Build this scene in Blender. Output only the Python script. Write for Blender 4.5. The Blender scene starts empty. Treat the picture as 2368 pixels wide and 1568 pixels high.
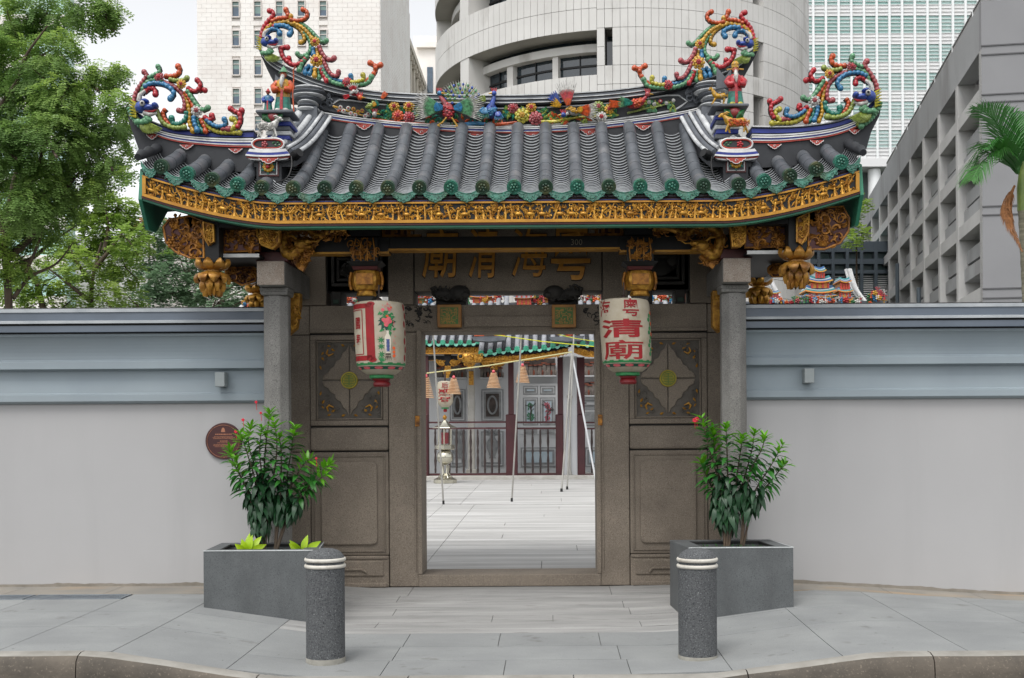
import bpy, bmesh, math, random
from mathutils import Vector, Matrix, noise

# ---------------------------------------------------------------- camera, sky, sun, exposure
scene = bpy.context.scene
COL = scene.collection
CAMX, CAMY, CAMZ = 0.40, -11.13, 1.52      # gate wall front face is Y = 0, gate axis X = 0, gate base Z = 0
FPX, VPX, VPY, ROLL = 2600.0, 1270.0, 1000.0, 0.0063
IMW, IMH = 2367.0, 1568.0

cam_data = bpy.data.cameras.new('camera')
cam_data.sensor_width = 36.0
cam_data.lens = 36.0 * FPX / IMW
cam_data.shift_x = -(VPX - IMW / 2) / IMW
cam_data.shift_y = (VPY - IMH / 2) / IMW
cam_data.clip_start = 0.1
cam_data.clip_end = 6000
cam = bpy.data.objects.new('camera', cam_data)
COL.objects.link(cam)
cam.matrix_world = Matrix.Translation((CAMX, CAMY, CAMZ)) @ Matrix.Rotation(math.radians(90), 4, 'X') @ Matrix.Rotation(-ROLL, 4, 'Z')
scene.camera = cam

SUN_EL, SUN_AZ = math.radians(62), math.radians(200)   # high, soft, a little behind the camera's left
world = bpy.data.worlds.new('World')
scene.world = world
world.use_nodes = True
wn = world.node_tree.nodes; wl = world.node_tree.links
bg = wn['Background']
sky = wn.new('ShaderNodeTexSky')
sky.sky_type = 'NISHITA'; sky.sun_disc = False
sky.sun_elevation = SUN_EL; sky.sun_rotation = SUN_AZ
sky.air_density = 1.0; sky.dust_density = 2.0; sky.ozone_density = 1.0
hs = wn.new('ShaderNodeHueSaturation')
hs.inputs['Saturation'].default_value = 0.10
wl.new(sky.outputs[0], hs.inputs['Color'])
wl.new(hs.outputs[0], bg.inputs['Color'])
bg.inputs['Strength'].default_value = 0.15

sun_data = bpy.data.lights.new('sun', 'SUN')
sun_data.energy = 0.9; sun_data.angle = math.radians(25); sun_data.color = (1.0, 0.97, 0.93)
sun = bpy.data.objects.new('sun', sun_data)
COL.objects.link(sun)
sd = Vector((-0.30, -0.62, 1.25)).normalized()
sun.rotation_euler = sd.to_track_quat('Z', 'Y').to_euler()

scene.view_settings.view_transform = 'Standard'
scene.view_settings.look = 'None'
scene.view_settings.gamma = 1.0
scene.view_settings.use_curve_mapping = False
scene.view_settings.exposure = 0.80
scene.render.engine = 'CYCLES'
scene.cycles.use_denoising = True
scene.cycles.max_bounces = 6
scene.cycles.diffuse_bounces = 3
scene.cycles.glossy_bounces = 3
scene.cycles.transmission_bounces = 4
scene.cycles.transparent_max_bounces = 4
scene.cycles.caustics_reflective = False
scene.cycles.caustics_refractive = False

# ---------------------------------------------------------------- helpers
def at(px, py, Y):
    """point of the place at depth Y that is seen at photo position px, py"""
    D = Y - CAMY
    dx, dy = px - VPX, py - VPY
    return Vector((CAMX + (dx - ROLL * dy) * D / FPX, Y, CAMZ - (dy + ROLL * dx) * D / FPX))

ROOT = {}
def link(o, parent=None):
    COL.objects.link(o)
    if parent is not None:
        o.parent = parent
        if parent in ROOT:
            o.matrix_parent_inverse = Matrix.Translation(-ROOT[parent])
    return o

def tag(o, label, cat, group=None):
    o['label'] = label; o['category'] = cat; o['kind'] = 'thing'
    if group: o['group'] = group
    return o

def thing(name, label, cat, loc=(0, 0, 0), group=None):
    o = bpy.data.objects.new(name, None)
    o.empty_display_size = 0.1
    COL.objects.link(o)
    o.location = loc
    ROOT[o] = Vector(loc)
    return tag(o, label, cat, group)

def structure(o):
    o['kind'] = 'structure'; return o
def stuff(o):
    o['kind'] = 'stuff'; return o

def copy_tree(root, loc, label=None, group=None, rz=0, scale=None):
    r = root.copy(); COL.objects.link(r); r.location = loc; r.rotation_euler = (0, 0, rz)
    if scale: r.scale = scale
    if label: r['label'] = label
    if group: r['group'] = group
    for ch in list(root.children):
        c = ch.copy(); COL.objects.link(c); c.parent = r
        for g in list(ch.children):
            d = g.copy(); COL.objects.link(d); d.parent = c
    return r

STUFF_NAMES = {'gilt_relief', 'corner_scrolls', 'gilt_sprig', 'cloud_scrolls', 'gilt_flowers', 'cloud_carving', 'seal_script', 'writing', 'medallion_sign', 'bowl_rim', 'pan_tiles', 'red_scrolls', 'swirl_relief', 'cladding', 'louvres', 'foliage'}
class MB:
    """collects faces; build() links them as one mesh object"""
    def __init__(s):
        s.v = []; s.f = []; s.m = []; s.cur = 0
    def add(s, vs, fs):
        o = len(s.v)
        s.v += [tuple(p) for p in vs]
        s.f += [[i + o for i in f] for f in fs]
        s.m += [s.cur] * len(fs)
        return s
    def box(s, x0, x1, y0, y1, z0, z1):
        return s.add([(x0, y0, z0), (x1, y0, z0), (x1, y1, z0), (x0, y1, z0), (x0, y0, z1), (x1, y0, z1), (x1, y1, z1), (x0, y1, z1)],
                     [(0, 3, 2, 1), (4, 5, 6, 7), (0, 1, 5, 4), (1, 2, 6, 5), (2, 3, 7, 6), (3, 0, 4, 7)])
    def frustum(s, c0, hx0, hy0, c1, hx1, hy1):
        (ax, ay, az), (bx, by, bz) = c0, c1
        return s.add([(ax - hx0, ay - hy0, az), (ax + hx0, ay - hy0, az), (ax + hx0, ay + hy0, az), (ax - hx0, ay + hy0, az),
                      (bx - hx1, by - hy1, bz), (bx + hx1, by - hy1, bz), (bx + hx1, by + hy1, bz), (bx - hx1, by + hy1, bz)],
                     [(0, 3, 2, 1), (4, 5, 6, 7), (0, 1, 5, 4), (1, 2, 6, 5), (2, 3, 7, 6), (3, 0, 4, 7)])
    def prism(s, poly, y0, y1):
        """polygon in X,Z extruded from y0 (front) to y1"""
        n = len(poly)
        a = sum(poly[i][0] * poly[(i + 1) % n][1] - poly[(i + 1) % n][0] * poly[i][1] for i in range(n))
        if a < 0: poly = poly[::-1]
        vs = [(x, y0, z) for x, z in poly] + [(x, y1, z) for x, z in poly]
        fs = [list(range(n)), list(range(2 * n - 1, n - 1, -1))]
        fs += [(i, i + n, (i + 1) % n + n, (i + 1) % n) for i in range(n)]
        return s.add(vs, fs)
    def slab(s, poly, z0, z1):
        n = len(poly)
        vs = [(x, y, z0) for x, y in poly] + [(x, y, z1) for x, y in poly]
        fs = [list(range(n))[::-1], list(range(n, 2 * n))]
        fs += [(i, (i + 1) % n, (i + 1) % n + n, i + n) for i in range(n)]
        return s.add(vs, fs)
    def strip(s, a, b, y0, y1):
        """ribbon between two XZ polylines with front y0 and back y1"""
        n = len(a)
        vs = [(x, y0, z) for x, z in a] + [(x, y0, z) for x, z in b] + [(x, y1, z) for x, z in a] + [(x, y1, z) for x, z in b]
        fs = []
        for i in range(n - 1):
            fs += [(i, i + 1, n + i + 1, n + i), (2 * n + i, 3 * n + i, 3 * n + i + 1, 2 * n + i + 1),
                   (i, 2 * n + i, 2 * n + i + 1, i + 1), (n + i, n + i + 1, 3 * n + i + 1, 3 * n + i)]
        fs += [(0, n, 3 * n, 2 * n), (n - 1, 3 * n - 1, 4 * n - 1, 2 * n - 1)]
        return s.add(vs, fs)
    def tube(s, path, rad, n=8, caps=True, flat=None):
        path = [Vector(p) for p in path]
        m = len(path)
        if not isinstance(rad, (list, tuple)): rad = [rad] * m
        t0 = (path[1] - path[0]).normalized()
        up = Vector((0, 0, 1)) if abs(t0.z) < 0.9 else Vector((0, 1, 0))
        nrm = (up - t0 * up.dot(t0)).normalized()
        vs = []
        for i in range(m):
            t = (path[min(i + 1, m - 1)] - path[max(i - 1, 0)])
            t = t.normalized() if t.length > 1e-9 else t0
            nrm = nrm - t * nrm.dot(t)
            nrm = nrm.normalized() if nrm.length > 1e-6 else t.orthogonal().normalized()
            b = t.cross(nrm)
            for k in range(n):
                a = 2 * math.pi * k / n
                d = nrm * math.cos(a) + b * math.sin(a)
                if flat: d = Vector((d.x, d.y * flat, d.z))
                vs.append(path[i] + d * rad[i])
        fs = []
        for i in range(m - 1):
            for k in range(n):
                fs.append((i * n + k, i * n + (k + 1) % n, (i + 1) * n + (k + 1) % n, (i + 1) * n + k))
        if caps:
            fs.append(tuple(range(n))[::-1]); fs.append(tuple((m - 1) * n + k for k in range(n)))
        return s.add(vs, fs)
    def cyl(s, p0, p1, r0, r1=None, n=12, caps=True):
        return s.tube([p0, p1], [r0, r0 if r1 is None else r1], n, caps)
    def lathe(s, prof, n=24, c=(0, 0, 0), sx=1, sy=1):
        vs = []; fs = []; m = len(prof)
        for r, z in prof:
            for k in range(n):
                a = 2 * math.pi * k / n
                vs.append((c[0] + r * sx * math.cos(a), c[1] + r * sy * math.sin(a), c[2] + z))
        for i in range(m - 1):
            for k in range(n):
                fs.append((i * n + k, i * n + (k + 1) % n, (i + 1) * n + (k + 1) % n, (i + 1) * n + k))
        fs.append(tuple(range(n))[::-1]); fs.append(tuple((m - 1) * n + k for k in range(n)))
        return s.add(vs, fs)
    def blob(s, c, r, n=8, m=5, mat=None):
        """ellipsoid; r is a number or 3 radii; mat an optional 3x3 turn"""
        if not isinstance(r, (tuple, list)): r = (r, r, r)
        c = Vector(c); vs = []; fs = []
        def P(x, y, z):
            p = Vector((x * r[0], y * r[1], z * r[2]))
            if mat is not None: p = mat @ p
            return c + p
        vs.append(P(0, 0, -1))
        for i in range(1, m):
            t = math.pi * i / m
            for k in range(n):
                a = 2 * math.pi * k / n
                vs.append(P(math.sin(t) * math.cos(a), math.sin(t) * math.sin(a), -math.cos(t)))
        vs.append(P(0, 0, 1)); last = len(vs) - 1
        for k in range(n):
            fs.append((0, 1 + (k + 1) % n, 1 + k))
            fs.append((last, last - n + k, last - n + (k + 1) % n))
        for i in range(m - 2):
            for k in range(n):
                a = 1 + i * n
                fs.append((a + k, a + (k + 1) % n, a + n + (k + 1) % n, a + n + k))
        return s.add(vs, fs)
    def map(s, fn, start=0):
        for i in range(start, len(s.v)): s.v[i] = tuple(fn(*s.v[i]))
        return s
    def merge(s, o, mat=None):
        off = len(s.v)
        s.v += o.v; s.f += [[i + off for i in f] for f in o.f]; s.m += (o.m if mat is None else [mat] * len(o.f))
        return s
    def mesh(s, name, mats, smooth=None):
        me = bpy.data.meshes.new(name)
        me.from_pydata(s.v, [], s.f)
        if not isinstance(mats, (list, tuple)): mats = [mats]
        for m in mats: me.materials.append(m)
        if len(mats) > 1: me.polygons.foreach_set('material_index', s.m)
        if smooth is not None:
            me.polygons.foreach_set('use_smooth', [True] * len(me.polygons))
            if smooth < 179: me.set_sharp_from_angle(angle=math.radians(smooth))
        me.update()
        return me
    def build(s, name, mats, parent=None, smooth=None, bevel=0, seg=1):
        o = bpy.data.objects.new(name, s.mesh(name, mats, smooth))
        link(o, parent)
        if name in STUFF_NAMES: o['kind'] = 'stuff'
        if bevel:
            b = o.modifiers.new('bevel', 'BEVEL'); b.width = bevel; b.segments = seg; b.limit_method = 'ANGLE'; b.angle_limit = math.radians(40)
        return o

def smooth_path(pts, k=4):
    """Catmull-Rom through the points"""
    pts = [Vector(p) for p in pts]
    if len(pts) < 3: return pts
    P = [pts[0] * 2 - pts[1]] + pts + [pts[-1] * 2 - pts[-2]]
    out = []
    for i in range(1, len(P) - 2):
        for j in range(k):
            t = j / k
            a, b, c, d = P[i - 1], P[i], P[i + 1], P[i + 2]
            out.append(0.5 * ((2 * b) + (c - a) * t + (2 * a - 5 * b + 4 * c - d) * t * t + (3 * b - a - 3 * c + d) * t ** 3))
    out.append(pts[-1])
    return out

def resample(path, n):
    L = [0]
    for i in range(1, len(path)): L.append(L[-1] + (path[i] - path[i - 1]).length)
    out = []; j = 0
    for k in range(n):
        t = L[-1] * k / (n - 1)
        while j < len(L) - 2 and L[j + 1] < t: j += 1
        u = (t - L[j]) / max(1e-9, L[j + 1] - L[j])
        out.append(path[j].lerp(path[j + 1], min(1, u)))
    return out

def plen(path): return sum((path[i] - path[i - 1]).length for i in range(1, len(path)))

def text_mesh(body, bold=0.0, res=2):
    """list of (verts2d, faces) for a piece of writing, fitted to its own bounding box 0..1 wide, 0..1 high"""
    cu = bpy.data.curves.new('writing', 'FONT'); cu.body = body; cu.offset = bold; cu.resolution_u = res
    ob = bpy.data.objects.new('writing', cu); COL.objects.link(ob)
    me = bpy.data.meshes.new_from_object(ob.evaluated_get(bpy.context.evaluated_depsgraph_get()))
    vs = [(v.co.x, v.co.y) for v in me.vertices]; fs = [list(p.vertices) for p in me.polygons]
    bpy.data.objects.remove(ob); bpy.data.curves.remove(cu); bpy.data.meshes.remove(me)
    x0 = min(v[0] for v in vs); x1 = max(v[0] for v in vs); y0 = min(v[1] for v in vs); y1 = max(v[1] for v in vs)
    return [((x - x0) / (x1 - x0), (y - y0) / (y1 - y0)) for x, y in vs], fs

# ---------------------------------------------------------------- materials (all procedural)
def lin(v):
    v /= 255.0
    return v / 12.92 if v <= 0.04045 else ((v + 0.055) / 1.055) ** 2.4
def C(r, g, b): return (lin(r), lin(g), lin(b), 1)
MATS = {}
def pm(name, c1, c2=None, scale=5.0, rough=0.7, metal=0.0, bump=0.0, bscale=None, speck=None, rnd=0.0,
       stretch=(1, 1, 1), detail=5.0, stain=None, lo=0.35, hi=0.65, coat=0.0, bdist=0.01):
    if name in MATS: return MATS[name]
    m = bpy.data.materials.new(name); m.use_nodes = True
    nt = m.node_tree; N = nt.nodes; L = nt.links
    b = N['Principled BSDF']
    b.inputs['Roughness'].default_value = rough; b.inputs['Metallic'].default_value = metal
    if coat: b.inputs['Coat Weight'].default_value = coat; b.inputs['Coat Roughness'].default_value = 0.15
    tc = N.new('ShaderNodeTexCoord'); mp = N.new('ShaderNodeMapping'); mp.inputs['Scale'].default_value = stretch
    L.new(tc.outputs['Object'], mp.inputs['Vector'])
    out = None
    def rgb(c):
        n = N.new('ShaderNodeRGB'); n.outputs[0].default_value = c; return n.outputs[0]
    def mix(f, a, bb, mode='MIX'):
        n = N.new('ShaderNodeMix'); n.data_type = 'RGBA'; n.blend_type = mode
        if isinstance(f, float): n.inputs[0].default_value = f
        else: L.new(f, n.inputs[0])
        L.new(a, n.inputs[6]); L.new(bb, n.inputs[7]); return n.outputs[2]
    def nz(sc, det=detail, lo=0.35, hi=0.65, vec=None):
        n = N.new('ShaderNodeTexNoise'); n.inputs['Scale'].default_value = sc; n.inputs['Detail'].default_value = det
        n.inputs['Roughness'].default_value = 0.6
        L.new(vec or mp.outputs[0], n.inputs['Vector'])
        r = N.new('ShaderNodeMapRange'); r.inputs[1].default_value = lo; r.inputs[2].default_value = hi
        L.new(n.outputs[0], r.inputs[0]); return r.outputs[0]
    out = rgb(c1)
    if c2: out = mix(nz(scale, detail, lo, hi), out, rgb(c2))
    if stain:      # (colour, scale, lo, hi, stretch)
        mp2 = N.new('ShaderNodeMapping'); mp2.inputs['Scale'].default_value = stain[4] if len(stain) > 4 else (1, 1, 1)
        L.new(tc.outputs['Object'], mp2.inputs['Vector'])
        out = mix(nz(stain[1], 6, stain[2], stain[3], mp2.outputs[0]), out, rgb(stain[0]))
    if speck:      # list of (colour, scale, lo, hi)
        for sp in (speck if isinstance(speck, list) else [speck]):
            out = mix(nz(sp[1], 2, sp[2], sp[3]), out, rgb(sp[0]))
    if rnd:
        oi = N.new('ShaderNodeObjectInfo'); mr = N.new('ShaderNodeMapRange')
        mr.inputs[3].default_value = 1 - rnd; mr.inputs[4].default_value = 1 + rnd
        L.new(oi.outputs['Random'], mr.inputs[0])
        h = N.new('ShaderNodeHueSaturation'); L.new(mr.outputs[0], h.inputs['Value']); L.new(out, h.inputs['Color']); out = h.outputs[0]
    L.new(out, b.inputs['Base Color'])
    if bump:
        n = N.new('ShaderNodeTexNoise'); n.inputs['Scale'].default_value = bscale or scale * 4; n.inputs['Detail'].default_value = 4
        L.new(mp.outputs[0], n.inputs['Vector'])
        bp = N.new('ShaderNodeBump'); bp.inputs['Strength'].default_value = bump; bp.inputs['Distance'].default_value = bdist
        L.new(n.outputs[0], bp.inputs['Height']); L.new(bp.outputs[0], b.inputs['Normal'])
    MATS[name] = m
    return m

def glass_mat(name, c, rough=0.06, c2=None, scale=0.3):
    m = pm(name, c, c2, scale=scale, rough=rough)
    m.node_tree.nodes['Principled BSDF'].inputs['Specular IOR Level'].default_value = 0.9
    return m

def leaf_mat(name, c, c2, trans=0.35, rough=0.5, scale=1.5):
    if name in MATS: return MATS[name]
    m = pm(name, c, c2, scale=scale, rough=rough, rnd=0.12)
    nt = m.node_tree; N = nt.nodes; L = nt.links
    b = N['Principled BSDF']; out = N['Material Output']
    t = N.new('ShaderNodeBsdfTranslucent'); mx = N.new('ShaderNodeMixShader'); mx.inputs[0].default_value = trans
    src = b.inputs['Base Color'].links[0].from_socket
    L.new(src, t.inputs['Color']); L.new(b.outputs[0], mx.inputs[1]); L.new(t.outputs[0], mx.inputs[2]); L.new(mx.outputs[0], out.inputs['Surface'])
    return m

# granite of the gate: brown grey, speckled, dirty
GRAN = pm('gate_granite', C(135, 124, 111), C(114, 104, 93), scale=2.2, rough=0.85, bump=0.5, bscale=70, bdist=0.005, rnd=0.07,
          speck=[(C(98, 88, 77), 130, 0.50, 0.66), (C(156, 144, 128), 150, 0.54, 0.70)], stain=(C(98, 89, 78), 0.9, 0.50, 0.78))
GRANG = pm('grey_granite', C(134, 132, 128), C(116, 114, 111), scale=4, rough=0.8, bump=0.3, bscale=90, bdist=0.004,
           speck=[(C(72, 71, 69), 150, 0.54, 0.66), (C(154, 152, 148), 140, 0.60, 0.72)], stain=(C(92, 88, 82), 1.3, 0.5, 0.75, (1, 1, 0.3)))
GRANP = pm('pink_granite', C(172, 160, 148), C(158, 142, 128), scale=9, rough=0.85, bump=0.6, bscale=110, bdist=0.006,
           speck=[(C(104, 94, 88), 120, 0.58, 0.66), (C(205, 196, 186), 130, 0.62, 0.7)])
GRAND = pm('dark_carved_stone', C(52, 49, 46), C(36, 34, 32), scale=6, rough=0.75, bump=0.4, bscale=60, bdist=0.006)
BLACK = pm('black_lacquer', C(18, 18, 19), C(13, 13, 14), scale=4, rough=0.6)
MAROON = pm('maroon_paint', C(84, 30, 28), C(66, 24, 24), scale=8, rough=0.5)
GOLD = pm('gilt_carving', C(206, 156, 62), C(152, 102, 36), scale=22, rough=0.42, metal=0.5, bump=0.3, bscale=120, bdist=0.004, stain=(C(96, 58, 20), 9, 0.55, 0.75))
GOLDD = pm('aged_gilt', C(180, 122, 44), C(120, 74, 26), scale=20, rough=0.45, metal=0.4, bump=0.3, bscale=110, bdist=0.004, stain=(C(70, 40, 18), 10, 0.5, 0.72))
GOLDP = pm('gold_paint', C(190, 138, 44), C(164, 112, 34), scale=8, rough=0.45, metal=0.25)
GREENP = pm('green_paint', C(44, 124, 94), C(36, 104, 80), scale=3, rough=0.5)
TILE = pm('slate_tile', C(95, 99, 104), C(76, 80, 85), scale=7, rough=0.36, bump=0.12, bscale=40, bdist=0.003, rnd=0.07, speck=(C(150, 150, 152), 60, 0.66, 0.8), stain=(C(126, 124, 124), 4, 0.55, 0.8))
TILED = pm('dark_tile', C(52, 54, 60), C(38, 40, 44), scale=6, rough=0.6)
LIP = pm('pale_tile_lip', C(224, 228, 230), C(188, 192, 196), scale=12, rough=0.55)
JADE = pm('green_glaze', C(62, 130, 110), C(36, 92, 76), scale=26, rough=0.25, coat=0.4, bump=0.6, bscale=70, bdist=0.008, rnd=0.12, stain=(C(60, 92, 60), 5, 0.52, 0.7))
JADED = pm('dark_green_glaze', C(52, 82, 62), C(32, 58, 44), scale=24, rough=0.3, coat=0.3, bump=0.6, bscale=70, bdist=0.008, rnd=0.15, stain=(C(104, 104, 66), 6, 0.5, 0.7))
RIDGE = pm('ridge_grey', C(98, 102, 108), C(76, 80, 86), scale=6, rough=0.6, bump=0.2, bscale=30)
RIDGED = pm('ridge_dark', C(48, 50, 54), C(36, 38, 42), scale=5, rough=0.65)
RIDGEL = pm('ridge_pale', C(206, 208, 208), C(170, 172, 174), scale=9, rough=0.6, stain=(C(110, 112, 114), 7, 0.55, 0.75))
RWHITE = pm('line_white', C(226, 226, 224), C(196, 196, 196), scale=8, rough=0.6)
RBLUE = pm('line_blue', C(42, 60, 148), C(34, 46, 120), scale=6, rough=0.5)
RRED = pm('line_red', C(172, 62, 46), C(142, 46, 38), scale=8, rough=0.55)
BEAD = {}
for k, c in dict(red=(204, 36, 48), orange=(228, 88, 30), yellow=(222, 166, 34), lemon=(212, 200, 60), blue=(52, 134, 186), green=(98, 166, 116),
                 teal=(36, 138, 118), pink=(186, 78, 84), lime=(152, 172, 72), white=(216, 214, 206), cobalt=(50, 82, 178), leaf=(52, 124, 70)).items():
    gr = sum(c) / 3; c = tuple(int(v * 0.90 + gr * 0.08) for v in c)
    c2 = tuple(max(0, int(v * 0.66)) for v in c)
    BEAD[k] = pm('porcelain_' + k, C(*c), C(*c2), scale=42, rough=0.34, coat=0.15, bump=0.35, bscale=70, bdist=0.004, stain=(C(*[int(v * 0.42 + 30) for v in c]), 16, 0.60, 0.76))
DARKBACK = pm('finial_backing', C(58, 56, 54), C(44, 42, 42), scale=9, rough=0.7)
SKIN = pm('painted_face', C(176, 96, 70), C(150, 80, 60), scale=10, rough=0.5)
BARK = pm('bark', C(92, 78, 64), C(62, 52, 44), scale=5, rough=0.9, bump=0.5, bscale=16, stretch=(1, 1, 0.3))
STEM = pm('shrub_stem', C(86, 72, 58), C(62, 54, 44), scale=18, rough=0.8)
# ---------------------------------------------------------------- setting: ground, road, pavement, courtyard floor
def sstep(a, b, x):
    t = max(0.0, min(1.0, (x - a) / (b - a))); return t * t * (3 - 2 * t)
def pave_z(x, y):
    """street pavement: raised at the sides, dropped crossing in front of the gate"""
    cz = -0.08 * sstep(0.0, -1.7, y) - 0.027 * sstep(-1.7, -3.6, y)
    left = 0.10 - 0.025 * sstep(-0.55, -3.6, y)
    rw = 0.095 - 0.135 * sstep(2.3, 5.2, x)
    right = rw * (1 - sstep(-0.55, -3.6, y)) + 0.037 * sstep(-0.55, -3.6, y)
    tl = min(1.0, max(0.0, (-x - 1.45) / 1.15)); tr = min(1.0, max(0.0, (x - 1.45) / 1.15))
    return cz + (left - cz) * tl if x < 0 else cz + (right - cz) * tr

M_GROUND = pm('earth_ground', C(92, 94, 88), C(78, 80, 74), scale=0.2, rough=0.95)
M_ROAD = pm('asphalt', C(66, 66, 66), C(54, 54, 55), scale=3, rough=0.9, speck=(C(98, 98, 96), 120, 0.62, 0.72), bump=0.3, bscale=120)
M_JOINT = pm('joint_mortar', C(122, 122, 120), C(96, 96, 94), scale=2.5, rough=0.95)
M_SLAB = pm('grey_paving', C(141, 143, 142), C(129, 131, 131), scale=1.6, rough=0.75, rnd=0.045, bump=0.15, bscale=120, bdist=0.003,
            speck=[(C(106, 111, 112), 190, 0.60, 0.70), (C(166, 168, 168), 170, 0.64, 0.74), (C(112, 112, 110), 5, 0.66, 0.76), (C(92, 92, 90), 19, 0.73, 0.77)], stain=(C(124, 126, 126), 0.9, 0.5, 0.8, (1, 2.5, 1)))
M_OLD = pm('old_granite_paving', C(158, 157, 155), C(138, 138, 136), scale=1.2, rough=0.72, rnd=0.07, stretch=(0.7, 5, 1), bump=0.25, bscale=40, bdist=0.004,
           stain=(C(168, 167, 165), 1.0, 0.52, 0.72, (0.6, 7, 1)), speck=[(C(96, 94, 92), 130, 0.61, 0.72), (C(116, 114, 110), 4, 0.62, 0.76)])
M_STRIP = pm('worn_edge_stone', C(146, 139, 128), C(124, 121, 115), scale=1.5, rough=0.85, rnd=0.06, stain=(C(158, 134, 104), 1.3, 0.52, 0.72, (0.8, 3, 1)), bump=0.3, bscale=50)
M_COURT = pm('courtyard_granite', C(184, 183, 180), C(158, 157, 155), scale=0.6, rough=0.7, rnd=0.04, stretch=(0.4, 5, 1), stain=(C(202, 201, 199), 0.7, 0.5, 0.7, (0.5, 6, 1)), bump=0.15, bscale=30)
M_KERB = pm('kerb_stone', C(104, 96, 86), C(82, 76, 68), scale=3, rough=0.85, rnd=0.08, bump=0.5, bscale=50, bdist=0.006, stain=(C(70, 66, 60), 2.2, 0.5, 0.68), speck=(C(128, 118, 106), 60, 0.60, 0.76))
M_KTOP = pm('kerb_top', C(152, 149, 142), C(130, 127, 120), scale=4, rough=0.85, bump=0.3, bscale=60)

g = MB(); g.add([(-3000, -3000, -0.42), (3000, -3000, -0.42), (3000, 3000, -0.42), (-3000, 3000, -0.42)], [(0, 1, 2, 3)])
structure(g.build('ground', M_GROUND))
g = MB(); g.add([(-60, -16, -0.26), (60, -16, -0.26), (60, -3.8, -0.26), (-60, -3.8, -0.26)], [(0, 1, 2, 3)])
structure(g.build('road', M_ROAD))

# pavement base sheet, then single slabs on it
def hgrid(x0, x1, y0, y1, nx, ny, fn, dz=0.0):
    vs = []; fs = []
    for j in range(ny + 1):
        for i in range(nx + 1):
            x = x0 + (x1 - x0) * i / nx; y = y0 + (y1 - y0) * j / ny
            vs.append((x, y, fn(x, y) + dz))
    for j in range(ny):
        for i in range(nx):
            a = j * (nx + 1) + i
            fs.append((a, a + 1, a + nx + 2, a + nx + 1))
    return vs, fs
g = MB(); g.add(*hgrid(-14, 14, -3.62, 0.6, 112, 34, pave_z, -0.012))
pavement = structure(g.build('pavement', M_JOINT))

def slab_obj(name, x0, x1, y0, y1, mat, parent, fn, gap=0.0028, skew=0.0, nx=None, dz=0.0):
    nx = nx or max(1, int((x1 - x0) / 0.35)); ny = max(1, int((y1 - y0) / 0.35))
    x0 += gap; x1 -= gap; y0 += gap; y1 -= gap
    vs, fs = hgrid(x0, x1, y0, y1, nx, ny, fn, dz)
    n = len(vs)
    rim = [i for i in range(nx + 1)] + [j * (nx + 1) + nx for j in range(1, ny + 1)] + [ny * (nx + 1) + i for i in range(nx - 1, -1, -1)] + [j * (nx + 1) for j in range(ny - 1, 0, -1)]
    vs = vs + [(vs[i][0], vs[i][1], vs[i][2] - 0.03) for i in rim]
    k = len(rim)
    fs = fs + [(rim[i], n + i, n + (i + 1) % k, rim[(i + 1) % k]) for i in range(k)]
    m = MB(); m.add(vs, fs)
    return m.build(name, mat, parent)

rs = random.Random(3)
# new slabs, left and right side pavements
for sgn in (-1, 1):
    rows = [-1.35, -2.0, -2.65, -3.58] if sgn < 0 else [-1.22, -1.8, -2.45, -3.58]
    ytop = -1.08 if sgn < 0 else -0.98
    ys = [ytop] + rows
    xs = [1.78, 2.55, 3.32, 4.12, 4.95, 5.8, 6.7] if sgn < 0 else [1.62, 2.36, 3.2, 4.05, 4.9, 5.7, 6.6]
    for j in range(len(ys) - 1):
        for i in range(len(xs) - 1):
            a, b = xs[i], xs[i + 1]
            if sgn < 0: a, b = -b, -a
            if sgn < 0 and j == 0 and -4.95 <= a < -3.4: continue        # the drain grates lie here
            slab_obj('paving_slab', a, b, ys[j + 1], ys[j], M_SLAB, pavement, pave_z)
    # worn edge stones along the wall foot
    xs2 = [1.78 if sgn < 0 else 1.62]
    while xs2[-1] < 6.9: xs2.append(xs2[-1] + rs.uniform(0.7, 1.25))
    for i in range(len(xs2) - 1):
        a, b = (xs2[i], xs2[i + 1]) if sgn > 0 else (-xs2[i + 1], -xs2[i])
        slab_obj('edge_stone', a, b, ytop, -0.5, M_STRIP, pavement, pave_z)
# entrance: old granite planks next to the gate, newer slabs by the kerb
ex0, ex1 = -1.78, 1.62
yrow = [-0.02, -0.50, -0.78, -1.05, -1.33, -1.62, -1.88, -2.13]
for j in range(len(yrow) - 1):
    cuts = [ex0] + [[-0.95, 0.98], [-1.02], [1.06], [-0.98, 1.1], [-0.1, 0.42], [-1.05, 1.15], []][j] + [ex1]
    for i in range(len(cuts) - 1):
        slab_obj('granite_plank', cuts[i], cuts[i + 1], yrow[j + 1], yrow[j], M_OLD, pavement, pave_z, gap=0.0025)
for j, (ya, yb) in enumerate([(-2.63, -2.13), (-3.1, -2.63), (-3.58, -3.1)]):
    cuts = [ex0] + [[-0.72, 0.0, 0.78], [-0.735, 0.9], [-0.75, 0.08, 0.94]][j] + [ex1]
    for i in range(len(cuts) - 1):
        slab_obj('paving_slab', cuts[i], cuts[i + 1], ya, yb, M_SLAB, pavement, pave_z)
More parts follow.
